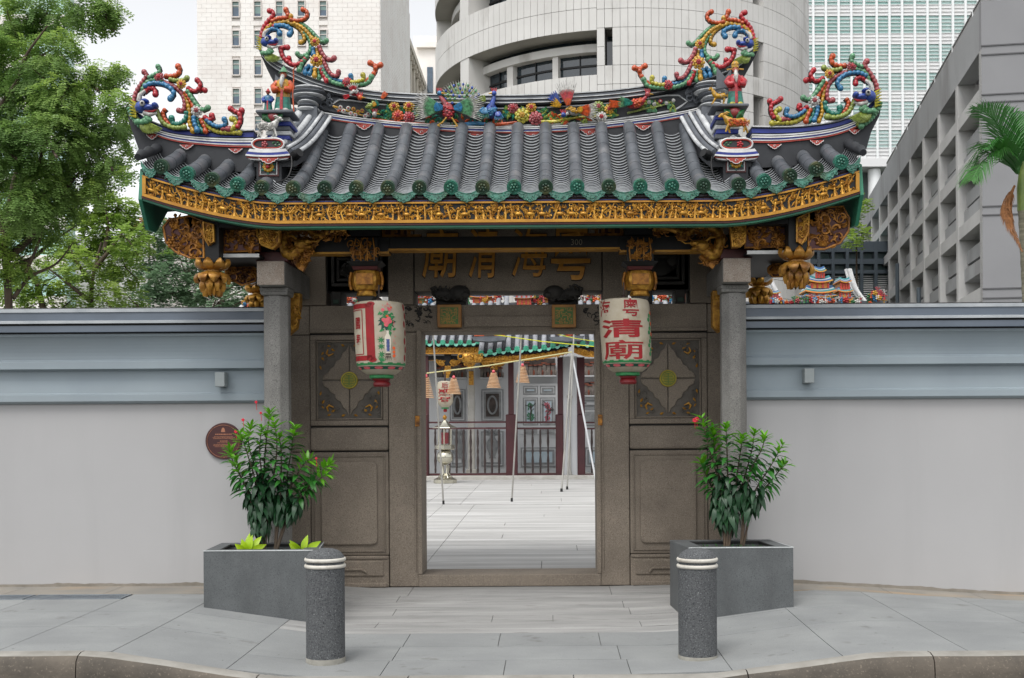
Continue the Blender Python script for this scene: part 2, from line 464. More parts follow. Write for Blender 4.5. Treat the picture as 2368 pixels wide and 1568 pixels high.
# kerb stones
kerb = thing('kerb', 'worn brown granite kerb along the road, dropped in front of the gate', 'kerb', (0, -3.7, -0.1))
kx = [-6.6, -4.55, -2.72, -1.55, -0.55, 0.55, 1.7, 2.92, 4.7, 6.6]
for i in range(len(kx) - 1):
    a, b = kx[i] + 0.004, kx[i + 1] - 0.004
    n = 6; vs = []; fs = []
    for k in range(n + 1):
        x = a + (b - a) * k / n; z = pave_z(x, -3.6) + 0.004
        w = 0.006 * math.sin(x * 9 + i) + 0.004 * math.sin(x * 23)
        prof = [(-3.595, z - 0.2), (-3.595, z), (-3.66, z + 0.002), (-3.715 + w, z - 0.012), (-3.745 + w, z - 0.045), (-3.755 + w, z - 0.12), (-3.75, z - 0.30)]
        vs += [(x, y, zz) for y, zz in prof]
    p = 7
    for k in range(n):
        for q in range(p - 1):
            fs.append((k * p + q, (k + 1) * p + q, (k + 1) * p + q + 1, k * p + q + 1))
    fs += [tuple(range(p)), tuple(n * p + q for q in range(p))[::-1]]
    m = MB(); m.add(vs, fs)
    m.m = []
    for k in range(n):
        m.m += [0, 1, 1, 0, 0, 0]
    m.m += [0, 0]
    m.build('kerb_stone', [M_KERB, M_KTOP], kerb, smooth=50)
# two drain grates in the left pavement
M_GRATE = pm('steel_grate', C(150, 158, 164), C(126, 134, 142), scale=8, rough=0.45, metal=0.6)
for gx0, gx1, lab in ((-4.93, -4.20, 'steel drain grate in the pavement at the far left of the wall'), (-4.17, -3.34, 'steel drain grate in the pavement, nearer the round plaque')):
    z = pave_z(gx0, -1.2)
    t = thing('drain_grate', lab, 'drain grate', ((gx0 + gx1) / 2, -1.21, z), 'drain grates')
    f = MB()
    f.box(gx0, gx1, -1.345, -1.325, z - 0.03, z + 0.003); f.box(gx0, gx1, -1.10, -1.08, z - 0.03, z + 0.003)
    f.box(gx0, gx0 + 0.02, -1.325, -1.10, z - 0.03, z + 0.003); f.box(gx1 - 0.02, gx1, -1.325, -1.10, z - 0.03, z + 0.003)
    f.build('frame', M_GRATE, t)
    b = MB()
    n = int((gx1 - gx0 - 0.04) / 0.022)
    for i in range(n):
        x = gx0 + 0.026 + i * 0.022
        b.box(x, x + 0.011, -1.325, -1.10, z - 0.025, z)
    for yy in (-1.27, -1.21, -1.15): b.box(gx0 + 0.02, gx1 - 0.02, yy, yy + 0.012, z - 0.02, z - 0.001)
    stuff(b.build('bars', M_GRATE, t))

# courtyard floor behind the gate
def court_z(x, y): return 0.05 + 0.017 * max(0, y - 0.3)
g = MB(); g.add(*hgrid(-9, 9, 0.4, 30, 18, 60, court_z, -0.012))
court = structure(g.build('courtyard_floor', M_JOINT))
rs = random.Random(11)
y = 0.46; row = 0
while y < 18.2:
    h = rs.uniform(0.40, 0.62) if y < 10 else rs.uniform(0.5, 0.9)
    if 9.0 < y < 9.6: y += 0.09; h = 0.6       # the drain slot
    near = y < 9.3
    xs = [-4.2, -2.6, -1.55 if near else -1.9, -0.98 if near else -1.25]
    mid = rs.uniform(-0.3, 1.0)
    xs += [mid] if (row % 3 == 1) else []
    xs += [1.62 if near else 2.1, 2.25 if near else 2.9, 4.4]
    for i in range(len(xs) - 1):
        slab_obj('courtyard_plank', xs[i], xs[i + 1], y, y + h, M_COURT, court, court_z, gap=0.004, nx=2)
    y += h; row += 1
# ---------------------------------------------------------------- boundary walls left and right of the gate
M_PLASTER = pm('lilac_grey_plaster', C(171, 170, 170), C(166, 165, 165), scale=0.5, rough=0.85, bump=0.06, bscale=14, stain=(C(163, 162, 162), 1.4, 0.50, 0.80, (1.6, 1, 0.16)))
M_BAND = pm('blue_grey_plaster', C(146, 157, 163), C(135, 146, 153), scale=0.8, rough=0.7, stain=(C(136, 144, 148), 0.6, 0.52, 0.8, (0.5, 1, 3)))
M_COPE = pm('slate_coping', C(92, 102, 114), C(78, 87, 98), scale=0.9, rough=0.4)
M_COPEL = pm('pale_coping_edge', C(176, 180, 183), C(150, 156, 160), scale=3, rough=0.45)
M_COPED = pm('coping_black', C(26, 27, 30), C(20, 20, 22), scale=3, rough=0.6)  # near-black of the coping gaps and top line
M_BOX = pm('grey_light_box', C(150, 156, 156), C(138, 145, 146), scale=3, rough=0.5)
WY = -0.55
def zl(py): return CAMZ + (VPY - py + 6.1) * (WY - CAMY) / FPX         # heights read at x = 300 in the photo
def profile_wall(x0, x1, name, label, boxx):
    t = thing(name, label, 'wall', ((x0 + x1) / 2, WY + 0.2, 0.0), 'boundary walls')
    def ext(partname, prof, mat, parent, bevel=0.0):
        """prof: list of (depth in front of the wall face, Z) front edge top to bottom; closed at the wall core"""
        pts = [(WY - d, z) for d, z in prof] + [(WY + 0.19, prof[-1][1]), (WY + 0.19, prof[0][1])]
        n = len(pts)
        m = MB()
        m.add([(x0, y, z) for y, z in pts] + [(x1, y, z) for y, z in pts],
              [tuple(range(n)), tuple(range(2 * n - 1, n - 1, -1))] + [(i, n + i, n + (i + 1) % n, (i + 1) % n) for i in range(n)])
        return m.build(partname, mat, parent, bevel=bevel)
    b = MB(); b.box(x0, x1, WY, WY + 0.40, -0.3, zl(925)); b.build('wall_face', M_PLASTER, t)
    d = MB(); rl = random.Random(int(x0 * 10)); 
    n = int((x1 - x0) / 0.05)
    prof_ = [0.022 + 0.02 * abs(noise.noise(Vector((i * 0.13, x0, 0)))) + 0.012 * abs(noise.noise(Vector((i * 0.5, x0, 3)))) for i in range(n + 1)]
    d.strip([(x0 + (x1 - x0) * i / n, pave_z(x0 + (x1 - x0) * i / n, WY) + prof_[i]) for i in range(n + 1)], [(x0 + (x1 - x0) * i / n, pave_z(x0 + (x1 - x0) * i / n, WY) - 0.02) for i in range(n + 1)], WY - 0.004, WY + 0.01)
    d.build('splash_dirt', pm('splash_dirt', C(140, 134, 124), C(122, 116, 106), scale=6, rough=0.95), t)
    ext('lower_band', [(0.035, zl(909)), (0.05, zl(910.5)), (0.05, zl(912)), (0.062, zl(913)), (0.062, zl(928)), (0.03, zl(933)), (0.0, zl(934))], M_BAND, t)
    ext('recess_band', [(0.03, zl(856)), (0.028, zl(880)), (0.035, zl(909.2))], M_BAND, t)
    ext('upper_band', [(0.07, zl(833)), (0.085, zl(835)), (0.085, zl(836.5)), (0.1, zl(838)), (0.1, zl(854)), (0.03, zl(859))], M_BAND, t)
    cove = [(0.15, zl(775)), (0.15, zl(779))]
    for i in range(9):
        a = i / 8
        cove.append((0.07 + 0.075 * (1 - math.sin(a * math.pi / 2)), zl(781) + (zl(833) - zl(781)) * (1 - math.cos(a * math.pi / 2)) ** 0.8 if i else zl(781)))
    ext('cove', cove, M_BAND, t)
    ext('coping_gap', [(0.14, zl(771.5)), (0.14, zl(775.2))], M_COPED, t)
    c = ext('coping', [(0.20, zl(757.5)), (0.205, zl(771.6)), (0.15, zl(772))], M_COPE, t)
    ext('coping_strip', [(0.17, zl(745)), (0.215, zl(747)), (0.215, zl(752.5))], M_COPEL, c)
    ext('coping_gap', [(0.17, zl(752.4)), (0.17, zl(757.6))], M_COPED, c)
    ext('coping_course', [(0.165, zl(726)), (0.17, zl(745.2))], M_COPE, c)
    ext('coping_strip', [(0.12, zl(717)), (0.175, zl(719)), (0.175, zl(726.2))], M_COPEL, c)
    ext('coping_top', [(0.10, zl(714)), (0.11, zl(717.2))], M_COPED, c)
    m = MB(); bz0, bz1 = zl(897), zl(864)
    m.box(boxx - 0.045, boxx + 0.045, WY - 0.16, WY - 0.05, bz0, bz1); m.box(boxx - 0.035, boxx + 0.035, WY - 0.06, WY - 0.02, bz0 + 0.03, bz1 - 0.03)
    m.build('light_box', M_BOX, t, bevel=0.004)
    return t
profile_wall(-14, -2.13, 'boundary_wall', 'white plaster boundary wall with grey mouldings and the round plaque', at(512, 880, WY - 0.1).x)
profile_wall(2.13, 14, 'boundary_wall', 'white plaster boundary wall with grey mouldings, on the palm side', at(1868, 870, WY - 0.1).x)
# round heritage plaque on the left wall
M_PLQ = pm('maroon_plaque', C(70, 26, 26), C(58, 22, 23), scale=4, rough=0.4)
M_PLT = pm('plaque_gilt', C(176, 120, 92), C(150, 98, 74), scale=20, rough=0.45, metal=0.3)
pc = at(518, 1020, WY)
pr = 42.5 * (WY - CAMY) / FPX
t = thing('wall_plaque', 'round maroon heritage plaque with gilt rim and writing on the wall', 'plaque', (pc.x, WY, pc.z))
def ydisc(mb, c, r, y0, y1, n=40, r2=None):
    r2 = r2 or r
    mb.add([(c.x + r * math.cos(2 * math.pi * k / n), y1, c.z + r * math.sin(2 * math.pi * k / n)) for k in range(n)] +
           [(c.x + r2 * math.cos(2 * math.pi * k / n), y0, c.z + r2 * math.sin(2 * math.pi * k / n)) for k in range(n)],
           [tuple(range(n, 2 * n))] + [(k, (k + 1) % n, n + (k + 1) % n, n + k) for k in range(n)] + [tuple(range(n))[::-1]])
m = MB(); ydisc(m, pc, pr, WY - 0.028, WY, r2=pr - 0.006); m.build('disc', M_PLQ, t, smooth=40)
m = MB()
m.tube([(pc.x + (pr - 0.022) * math.cos(a * math.pi / 24), WY - 0.028, pc.z + (pr - 0.022) * math.sin(a * math.pi / 24)) for a in range(49)], 0.0025, 6)
m.build('rim', M_PLT, t, smooth=60)
m = MB()
m.add(*[(lambda v: v)([(pc.x - 0.02, WY - 0.0295, pc.z + 0.085), (pc.x + 0.02, WY - 0.0295, pc.z + 0.085), (pc.x + 0.012, WY - 0.0295, pc.z + 0.118), (pc.x, WY - 0.0295, pc.z + 0.128), (pc.x - 0.012, WY - 0.0295, pc.z + 0.118)]), [(0, 1, 2, 3, 4)]])
rw = random.Random(5)
for row, (z, half, h) in enumerate([(0.060, 0.075, 0.009), (0.042, 0.085, 0.005), (0.031, 0.098, 0.005), (0.021, 0.092, 0.005), (-0.004, 0.03, 0.009), (-0.018, 0.055, 0.005), (-0.034, 0.09, 0.005), (-0.044, 0.094, 0.005), (-0.055, 0.08, 0.005)]):
    x = -half
    while x < half:
        w = rw.uniform(0.006, 0.016)
        m.add([(pc.x + x, WY - 0.0295, pc.z + z), (pc.x + x + w, WY - 0.0295, pc.z + z), (pc.x + x + w, WY - 0.0295, pc.z + z + h), (pc.x + x, WY - 0.0295, pc.z + z + h)], [(0, 1, 2, 3)])
        x += w + 0.003
m.build('writing', M_PLT, t)
# ---------------------------------------------------------------- carving generators
def curl(mb, x, z, y, r, turn, hand, rad, steps=9):
    """a flat scroll in the XZ plane, front at -Y"""
    pts = []
    for i in range(steps):
        u = i / (steps - 1)
        a = turn + hand * u * 4.6
        rr = r * (1 - 0.72 * u)
        pts.append((x + rr * math.cos(a), y - rad * 0.6 * u, z + rr * math.sin(a)))
    mb.tube(pts, [rad * (0.55 + 0.6 * (i / (steps - 1))) for i in range(steps)], 5)
def leafb(mb, x, z, y, l, w, ang, t):
    """pointed leaf lump"""
    ca, sa = math.cos(ang), math.sin(ang)
    def P(u, v, d): return (x + u * ca - v * sa, y - d, z + u * sa + v * ca)
    mb.add([P(-l, 0, 0), P(-l * 0.2, w, 0.2 * t), P(l, 0, 0), P(-l * 0.2, -w, 0.2 * t), P(-l * 0.1, 0, t)],
           [(0, 4, 1), (1, 4, 2), (2, 4, 3), (3, 4, 0)])
def flowerlet(mb, x, z, y, r, n=6, t=0.012):
    for k in range(n):
        a = 2 * math.pi * k / n
        mb.blob((x + r * 0.62 * math.cos(a), y, z + r * 0.62 * math.sin(a)), (r * 0.42, t, r * 0.42), 6, 4)
    mb.blob((x, y - t * 0.6, z), (r * 0.34, t, r * 0.34), 6, 4)
def figure(mb, x, z, y, h, rng):
    lean = rng.uniform(-0.3, 0.3)
    mb.tube([(x - lean * 0.1 * h, y, z), (x, y, z + 0.2 * h), (x + lean * 0.1 * h, y, z + 0.42 * h), (x + lean * 0.2 * h, y, z + 0.56 * h), (x + lean * 0.28 * h, y, z + 0.68 * h)], [0.15 * h, 0.10 * h, 0.075 * h, 0.11 * h, 0.04 * h], 6)
    mb.tube([(x + 0.02 * h, y - 0.05 * h, z + 0.3 * h), (x + (0.14 + lean * 0.2) * h, y - 0.07 * h, z + 0.16 * h), (x + 0.16 * h, y - 0.03 * h, z)], [0.06 * h, 0.05 * h, 0.04 * h], 4)
    mb.blob((x + lean * 0.3 * h, y - 0.02 * h, z + 0.76 * h), 0.11 * h, 6, 4)
    for sgn in (-1, 1):
        a = rng.uniform(-0.4, 1.1)
        mb.tube([(x + sgn * 0.1 * h, y - 0.03 * h, z + 0.55 * h), (x + sgn * (0.1 + 0.18 * math.cos(a)) * h, y - 0.06 * h, z + (0.55 + 0.18 * math.sin(a)) * h),
                 (x + sgn * (0.1 + 0.34 * math.cos(a)) * h, y - 0.04 * h, z + (0.58 + 0.3 * math.sin(a)) * h)], [0.06 * h, 0.055 * h, 0.04 * h], 5)
def horse(mb, x, z, y, h, rng):
    d = rng.choice((-1, 1))
    mb.blob((x, y, z + 0.45 * h), (0.36 * h, 0.14 * h, 0.17 * h), 7, 5)
    mb.tube([(x + d * 0.28 * h, y, z + 0.5 * h), (x + d * 0.42 * h, y, z + 0.72 * h), (x + d * 0.58 * h, y, z + 0.68 * h)], [0.11 * h, 0.08 * h, 0.06 * h], 5)
    for k in (-0.28, -0.14, 0.14, 0.28):
        o = rng.uniform(-0.14, 0.14)
        mb.tube([(x + k * h, y, z + 0.4 * h), (x + (k + o) * h, y - 0.02 * h, z + 0.2 * h), (x + (k + o * 0.4) * h, y, z)], [0.06 * h, 0.045 * h, 0.035 * h], 4)
    mb.blob((x, y - 0.02 * h, z + 0.78 * h), (0.1 * h, 0.09 * h, 0.22 * h), 6, 4)
    mb.blob((x, y - 0.02 * h, z + 1.04 * h), 0.08 * h, 6, 4)
def relief(mb, inside, x0, x1, z0, z1, y, n, size, rng, figs=0.0, flowers=0.1):
    k = 0; tries = 0
    while k < n and tries < n * 6:
        tries += 1
        x, z = rng.uniform(x0, x1), rng.uniform(z0, z1)
        if not inside(x, z): continue
        s = size * rng.uniform(0.6, 1.25); t = rng.random()
        if t < figs: figure(mb, x, z - s, y - 0.004, s * 2.4, rng)
        elif t < figs + flowers: flowerlet(mb, x, z, y - 0.006, s * 0.75, 6, s * 0.3)
        elif t < 0.62: curl(mb, x, z, y - 0.006, s, rng.uniform(0, 6.28), rng.choice((-1, 1)), s * 0.2, 8)
        else: leafb(mb, x, z, y - 0.002, s * 0.95, s * 0.42, rng.uniform(0, 6.28), s * 0.45)
        k += 1
def inpoly(poly):
    def f(x, z):
        c = False; n = len(poly); j = n - 1
        for i in range(n):
            xi, zi = poly[i]; xj, zj = poly[j]
            if (zi > z) != (zj > z) and x < (xj - xi) * (z - zi) / (zj - zi) + xi: c = not c
            j = i
        return c
    return f
def shrink(poly, d):
    cx = sum(p[0] for p in poly) / len(poly); cz = sum(p[1] for p in poly) / len(poly)
    w = max(p[0] for p in poly) - min(p[0] for p in poly)
    k = 1 - 2 * d / w
    return [(cx + (x - cx) * k, cz + (z - cz) * k) for x, z in poly]
# ---------------------------------------------------------------- the gate: stone wall, columns, timber
gate = thing('temple_gate', 'brown granite temple gateway with carved panels under the tiled roof', 'gate', (0, 0, 0))
def gz(py): return CAMZ + (VPY - py + 0.6) * 0.004281          # heights read on the gate axis, wall face
def gzl(py): return CAMZ + (VPY - py + 3.0) * 0.004281         # heights read at the left panels
def stone(name, x0, x1, z0, z1, y0=0.0, y1=0.42, mat=None, parent=gate, bevel=0.009, gap=0.003):
    m = MB(); m.box(x0 + gap, x1 - gap, y0, y1, z0 + gap, z1 - gap)
    return m.build(name, mat or GRAN, parent, bevel=bevel, seg=2)
DX, JX, PX_, EX = 0.875, 1.19, 1.965, 2.34
zS = 0.125                                   # sill top
zH = gz(768)                                 # door head
zL0, zL1 = zH + 0.005, gz(704)               # lintel course
zT = gz(674)                                 # top of the slit openings
zTop = 4.05
# dark core behind the joints
core = MB()
for s in (-1, 1):
    a, b = sorted((s * (DX + 0.03), s * EX))
    core.box(a, b, 0.03, 0.40, 0.0, zL1 - 0.012)
    core.box(*sorted((s * 0.98, s * EX)), 0.03, 0.40, zT + 0.012, zTop)
core.box(-0.98, 0.98, 0.03, 0.40, zT + 0.012, zTop)
core.box(-DX - 0.03, DX + 0.03, 0.03, 0.40, zL0 + 0.01, zL1 - 0.012)
core.build('wall_core', GRAND, gate)
stone('door_sill', -DX - 0.03, DX + 0.03, 0.0, zS, -0.03, 0.45)
for s in (-1, 1):
    def X(a, b): return sorted((s * a, s * b))
    j0, j1 = X(DX, JX)
    jb = stone('door_jamb', j0, j1, zS * 0 + 0.0, zL0, -0.012, 0.42)
    m = MB()
    a, b = X(DX - 0.012, DX + 0.03); m.box(a, b, -0.03, 0.40, zS, zH + 0.03)
    a, b = X(DX + 0.045, DX + 0.06); m.box(a, b, -0.022, 0.02, zS + 0.03, zH - 0.03)
    m.build('door_frame_moulding', GRAN, jb, bevel=0.004)
    m = MB(); a, b = X(DX + 0.005, DX + 0.05); m.box(a, b, -0.034, 0.0, gz(985), gz(960)); m.build('door_peg', GOLDD, jb, bevel=0.003)
    # pedestal
    p0, p1 = X(JX, PX_)
    st = stone('pedestal_stone', p0, p1, 0.0, gzl(1288), -0.03, 0.42)
    m = MB(); zb = gzl(1288)
    m.box(p0 + 0.05, p1 - 0.05, -0.045, 0.0, zb - 0.19, zb - 0.035); m.box(p0 + 0.02, p1 - 0.02, -0.052, 0.0, 0.0, 0.05)
    m.build('pedestal_panel', GRAN, st, bevel=0.012)
    m = MB(); cxp = (p0 + p1) / 2
    m.tube([(cxp - 0.2, -0.05, zb - 0.16), (cxp - 0.17, -0.052, zb - 0.12), (cxp + 0.12, -0.052, zb - 0.118), (cxp + 0.17, -0.052, zb - 0.15)], 0.014, 6); m.build('pedestal_scroll', GRAN, st, smooth=60)
    m = MB(); m.box(p0 + 0.004, p1 - 0.004, -0.042, 0.02, zb - 0.022, zb + 0.012); m.build('pedestal_moulding', GRAN, st, bevel=0.009)
    # lower panel stone with raised field
    z0, z1 = gzl(1285), gzl(1045)
    st = stone('panel_stone', p0, p1, z0, z1)
    m = MB()
    fx0, fx1, fz0, fz1 = p0 + 0.095, p1 - 0.105, gzl(1262), gzl(1066)
    poly = []
    for cx, cz, a0 in ((fx1 - 0.06, fz1 - 0.06, 0), (fx0 + 0.06, fz1 - 0.06, 90), (fx0 + 0.06, fz0 + 0.06, 180), (fx1 - 0.06, fz0 + 0.06, 270)):
        for k in range(4): poly.append((cx + 0.05 * math.cos(math.radians(a0 + 30 * k)), cz + 0.05 * math.sin(math.radians(a0 + 30 * k))))
    m.prism(poly, -0.026, 0.01)
    m.build('raised_field', GRAN, st, bevel=0.012, seg=2)
    m = MB(); q = 0.035
    for (xa, xb, za, zb2) in ((p0 + q, p1 - q, z1 - q - 0.016, z1 - q), (p0 + q, p1 - q, z0 + q, z0 + q + 0.016), (p0 + q, p0 + q + 0.016, z0 + q + 0.017, z1 - q - 0.017), (p1 - q - 0.016, p1 - q, z0 + q + 0.017, z1 - q - 0.017)):
        m.box(xa, xb, -0.012, 0.01, za, zb2)
    m.build('panel_bead', GRAN, st, bevel=0.004)
    stone('waist_stone', p0, p1, gzl(1043), gzl(988), -0.022, 0.42, bevel=0.022)
    # carved panel
    z0, z1 = gzl(985), gzl(774)
    fr = MB(); w = 0.055
    fr.box(p0 + 0.003, p1 - 0.003, -0.004, 0.05, z1 - w, z1 - 0.003); fr.box(p0 + 0.003, p1 - 0.003, -0.004, 0.05, z0 + 0.003, z0 + w)
    fr.box(p0 + 0.003, p0 + w, -0.004, 0.05, z0 + w + 0.0005, z1 - w - 0.0005); fr.box(p1 - w, p1 - 0.003, -0.004, 0.05, z0 + w + 0.0005, z1 - w - 0.0005)
    fo = fr.build('carved_panel_frame', GRAN, gate, bevel=0.006)
    bk = MB(); bk.box(p0 + 0.03, p1 - 0.03, 0.024, 0.06, z0 + 0.03, z1 - 0.03); bk.build('panel_ground', pm('panel_ground_stone', C(104, 98, 90), C(84, 79, 73), scale=7, rough=0.8, bump=0.5, bscale=45), fo)
    m = MB(); q = w + 0.006
    for (xa, xb, za, zb2) in ((p0 + q, p1 - q, z1 - q - 0.014, z1 - q), (p0 + q, p1 - q, z0 + q, z0 + q + 0.014), (p0 + q, p0 + q + 0.014, z0 + q + 0.015, z1 - q - 0.015), (p1 - q - 0.014, p1 - q, z0 + q + 0.015, z1 - q - 0.015)):
        m.box(xa, xb, 0.006, 0.03, za, zb2)
    m.build('panel_bead', GRAN, fo, bevel=0.004)
    cx, cz = (p0 + p1) / 2 + s * 0.0, (z0 + z1) / 2 - 0.0
    hx, hz = (p1 - p0) / 2 - w - 0.03, (z1 - z0) / 2 - w - 0.03
    rl = random.Random(21 + s)
    for qx in (-1, 1):
        for qz in (-1, 1):
            # fan-shaped leaf in each quarter with a wavy outer edge
            pts = [(0.015, 0.015), (0.90, 0.015), (0.84, 0.16), (0.70, 0.22), (0.62, 0.33), (0.50, 0.38), (0.44, 0.52), (0.30, 0.58), (0.22, 0.74), (0.12, 0.80), (0.015, 0.96)]
            m = MB(); m.prism([(cx + qx * u * hx, cz + qz * v * hz) for u, v in pts], 0.008, 0.03)
            m.build('fan_leaf', GRAN, fo, bevel=0.006)
            m = MB()
            for k in range(16):
                u, v = rl.uniform(0.35, 0.97), rl.uniform(0.35, 0.97)
                if u + v < 1.15: continue
                curl(m, cx + qx * u * hx, cz + qz * v * hz, 0.02, 0.028, rl.uniform(0, 6.28), rl.choice((-1, 1)), 0.008, 7)
            m.build('corner_scrolls', pm('panel_ground_stone', C(84, 79, 73)), fo, smooth=60)
            m = MB()
            ux, uz = cx + qx * 0.70 * hx, cz + qz * 0.70 * hz
            m.tube([(ux - qx * 0.055, 0.008, uz + qz * 0.01), (ux - qx * 0.01, 0.004, uz - qz * 0.012), (ux + qx * 0.012, 0.004, uz + qz * 0.012), (ux - qx * 0.002, 0.004, uz + qz * 0.05)], [0.005, 0.011, 0.011, 0.006], 6)
            for (du, dv, an, ll) in ((-0.05, 0.045, 0.5, 0.026), (0.05, -0.045, 1.0, 0.026), (0.055, 0.01, 2.2, 0.022), (-0.01, 0.085, 0.3, 0.022), (0.075, -0.13, 1.3, 0.024), (-0.15, 0.09, 0.4, 0.024)):
                leafb(m, ux + qx * du, uz + qz * dv, 0.016, ll, ll * 0.5, an * qx * qz, 0.012)
            m.build('gilt_sprig', GOLDP, fo)
    mm = Vector((cx, 0, cz))
    m = MB(); ydisc(m, mm, 0.088, -0.012, 0.03, 36, 0.082); md = m.build('medallion', pm('medallion_yellow', C(176, 156, 44), C(150, 136, 40), scale=14, rough=0.6), fo, smooth=40)
    m = MB()
    m.tube([(cx + 0.066 * math.cos(a * math.pi / 16), -0.012, cz + 0.066 * math.sin(a * math.pi / 16)) for a in range(33)], 0.0045, 5)
    for k in range(7):
        zz = -0.048 + k * 0.016; hw = math.sqrt(0.06 ** 2 - zz ** 2) * (0.95 if k % 2 else 0.8)
        m.box(cx - hw, cx + hw, -0.0165, -0.011, cz + zz - 0.0035, cz + zz + 0.0035)
    m.box(cx - 0.004, cx + 0.004, -0.017, -0.011, cz - 0.05, cz + 0.05)
    m.build('medallion_sign', pm('medallion_green', C(92, 122, 50), C(74, 104, 44), scale=12, rough=0.6), fo)
    # course beside the lintel with a small moulding, pilaster, upper stones
    stone('course_stone', p0, p1, gzl(771), zL1, -0.006, 0.42)
    m = MB(); m.box(p0 + 0.004, p1 - 0.004, -0.02, 0.0, gzl(771) + 0.004, gzl(762)); m.build('course_moulding', GRAN, gate, bevel=0.006)
    e0, e1 = X(PX_, EX)
    for za, zb in ((0.0, gzl(1045)), (gzl(1045), gzl(774)), (gzl(774), zL1)):
        stone('pilaster_stone', e0, e1, za, zb, 0.012, 0.42)
    stone('pilaster_stone', *X(1.80, EX), zL1, zTop, 0.0, 0.42)
    # stone posts in the slit course and the framed relief above
    for xa, xb in ((1.66, 1.755),):
        m = MB(); a, b = X(xa, xb); m.box(a, b, 0.02, 0.36, zL1, zT + 0.012); o = m.build('slit_post', GRAND, gate, bevel=0.006)
        m = MB(); m.box(a + 0.018, b - 0.018, 0.008, 0.03, zL1 + 0.02, zL1 + 0.06); m.build('post_panel', pm('post_green', C(36, 62, 50), C(30, 50, 42), scale=9, rough=0.6), o, bevel=0.006)
    m = MB(); a, b = X(1.33, 1.43); m.box(a, b, 0.02, 0.36, zL1, zT + 0.012); m.build('slit_post', GRAND, gate, bevel=0.006)
    f0, f1 = X(JX + 0.002, 1.80)
    stone('relief_stone', f0, f1, zT, zTop, 0.03, 0.42, GRAND)
    m = MB(); z0, z1 = zT + 0.06, gzl(578) - 0.02
    for k, q in enumerate((0.0, 0.05)):
        ww = 0.03; y0 = 0.0 + 0.012 * k
        m.box(f0 + q + 0.05, f1 - q - 0.05, y0, 0.05, z1 - q - ww, z1 - q); m.box(f0 + q + 0.05, f1 - q - 0.05, y0, 0.05, z0 + q, z0 + q + ww)
        m.box(f0 + q + 0.05, f0 + q + 0.05 + ww, y0, 0.05, z0 + q + ww + 0.001, z1 - q - ww - 0.001); m.box(f1 - q - 0.05 - ww, f1 - q - 0.05, y0, 0.05, z0 + q + ww + 0.001, z1 - q - ww - 0.001)
    m.build('relief_frame', GRAND, gate, bevel=0.005)
    m = MB(); rl = random.Random(5 + s)
    relief(m, lambda x, z: True, f0 + 0.15, f1 - 0.15, z0 + 0.1, z1 - 0.1, 0.03, 26, 0.055, rl, 0.15, 0.1)
    m.blob(((f0 + f1) / 2, 0.03, (z0 + z1) / 2), (0.13, 0.04, 0.09), 10, 6); m.blob(((f0 + f1) / 2 + 0.13, 0.02, (z0 + z1) / 2 + 0.07), (0.06, 0.045, 0.06), 8, 6)
    m.build('beast_relief', GRAND, gate, smooth=60)
    stone('upper_stone', *X(0.935, JX), zL1, zTop, -0.002, 0.42)
# lintel and the inscribed tablet
lin_o = stone('lintel', -JX, JX, zL0, zL1, -0.006, 0.42)
m = MB(); m.box(-0.44, 0.44, -0.03, 0.0, gz(756), gz(731)); m.box(-DX + 0.01, DX - 0.01, -0.02, 0.0, zL0 + 0.004, zL0 + 0.03)
m.build('lintel_roll', GRAN, lin_o, bevel=0.014, seg=2)
for s in (-1, 1):
    m = MB(); rl = random.Random(40 + s)
    relief(m, lambda x, z: True, *sorted((s * 0.76, s * 1.12)), gz(752), gz(712), -0.006, 34, 0.032, rl, 0, 0.1)
    m.build('cloud_carving', GRAND, lin_o, smooth=60)
    # square seal block on the lintel
    c = at(1038.5 if s < 0 else 1303.5, 730.5, -0.08); h = 0.118
    m = MB(); m.box(c.x - h, c.x + h, -0.085, 0.0, c.z - h * 0.94, c.z + h * 0.94); sb = m.build('seal_block', pm('seal_ochre', C(160, 112, 50), C(136, 92, 42), scale=9, rough=0.6), gate, bevel=0.005)
    m = MB(); m.box(c.x - 0.088, c.x + 0.088, -0.089, -0.07, c.z - 0.082, c.z + 0.082); m.build('seal_field', pm('seal_green', C(74, 116, 50), C(60, 96, 44), scale=9, rough=0.6), sb)
    m = MB(); rl = random.Random(9 + s)
    g8 = 10; u = 0.160 / g8
    for i in range(g8):
        for j in range(g8):
            if rl.random() < 0.52: m.box(c.x - 0.08 + i * u, c.x - 0.08 + (i + 1) * u, -0.095, -0.088, c.z - 0.075 + j * u * 0.94, c.z - 0.075 + j * u * 0.94 + u * 0.42)
            if rl.random() < 0.42: m.box(c.x - 0.08 + i * u, c.x - 0.08 + i * u + u * 0.42, -0.0948, -0.0882, c.z - 0.075 + j * u * 0.94, c.z - 0.075 + (j + 1) * u * 0.94)
    m.build('seal_script', pm('seal_gold', C(170, 128, 56), C(150, 110, 46), scale=9, rough=0.55), sb)
tab = stone('inscribed_tablet', -0.93, 0.93, zT + 0.004, zTop, 0.006, 0.42)
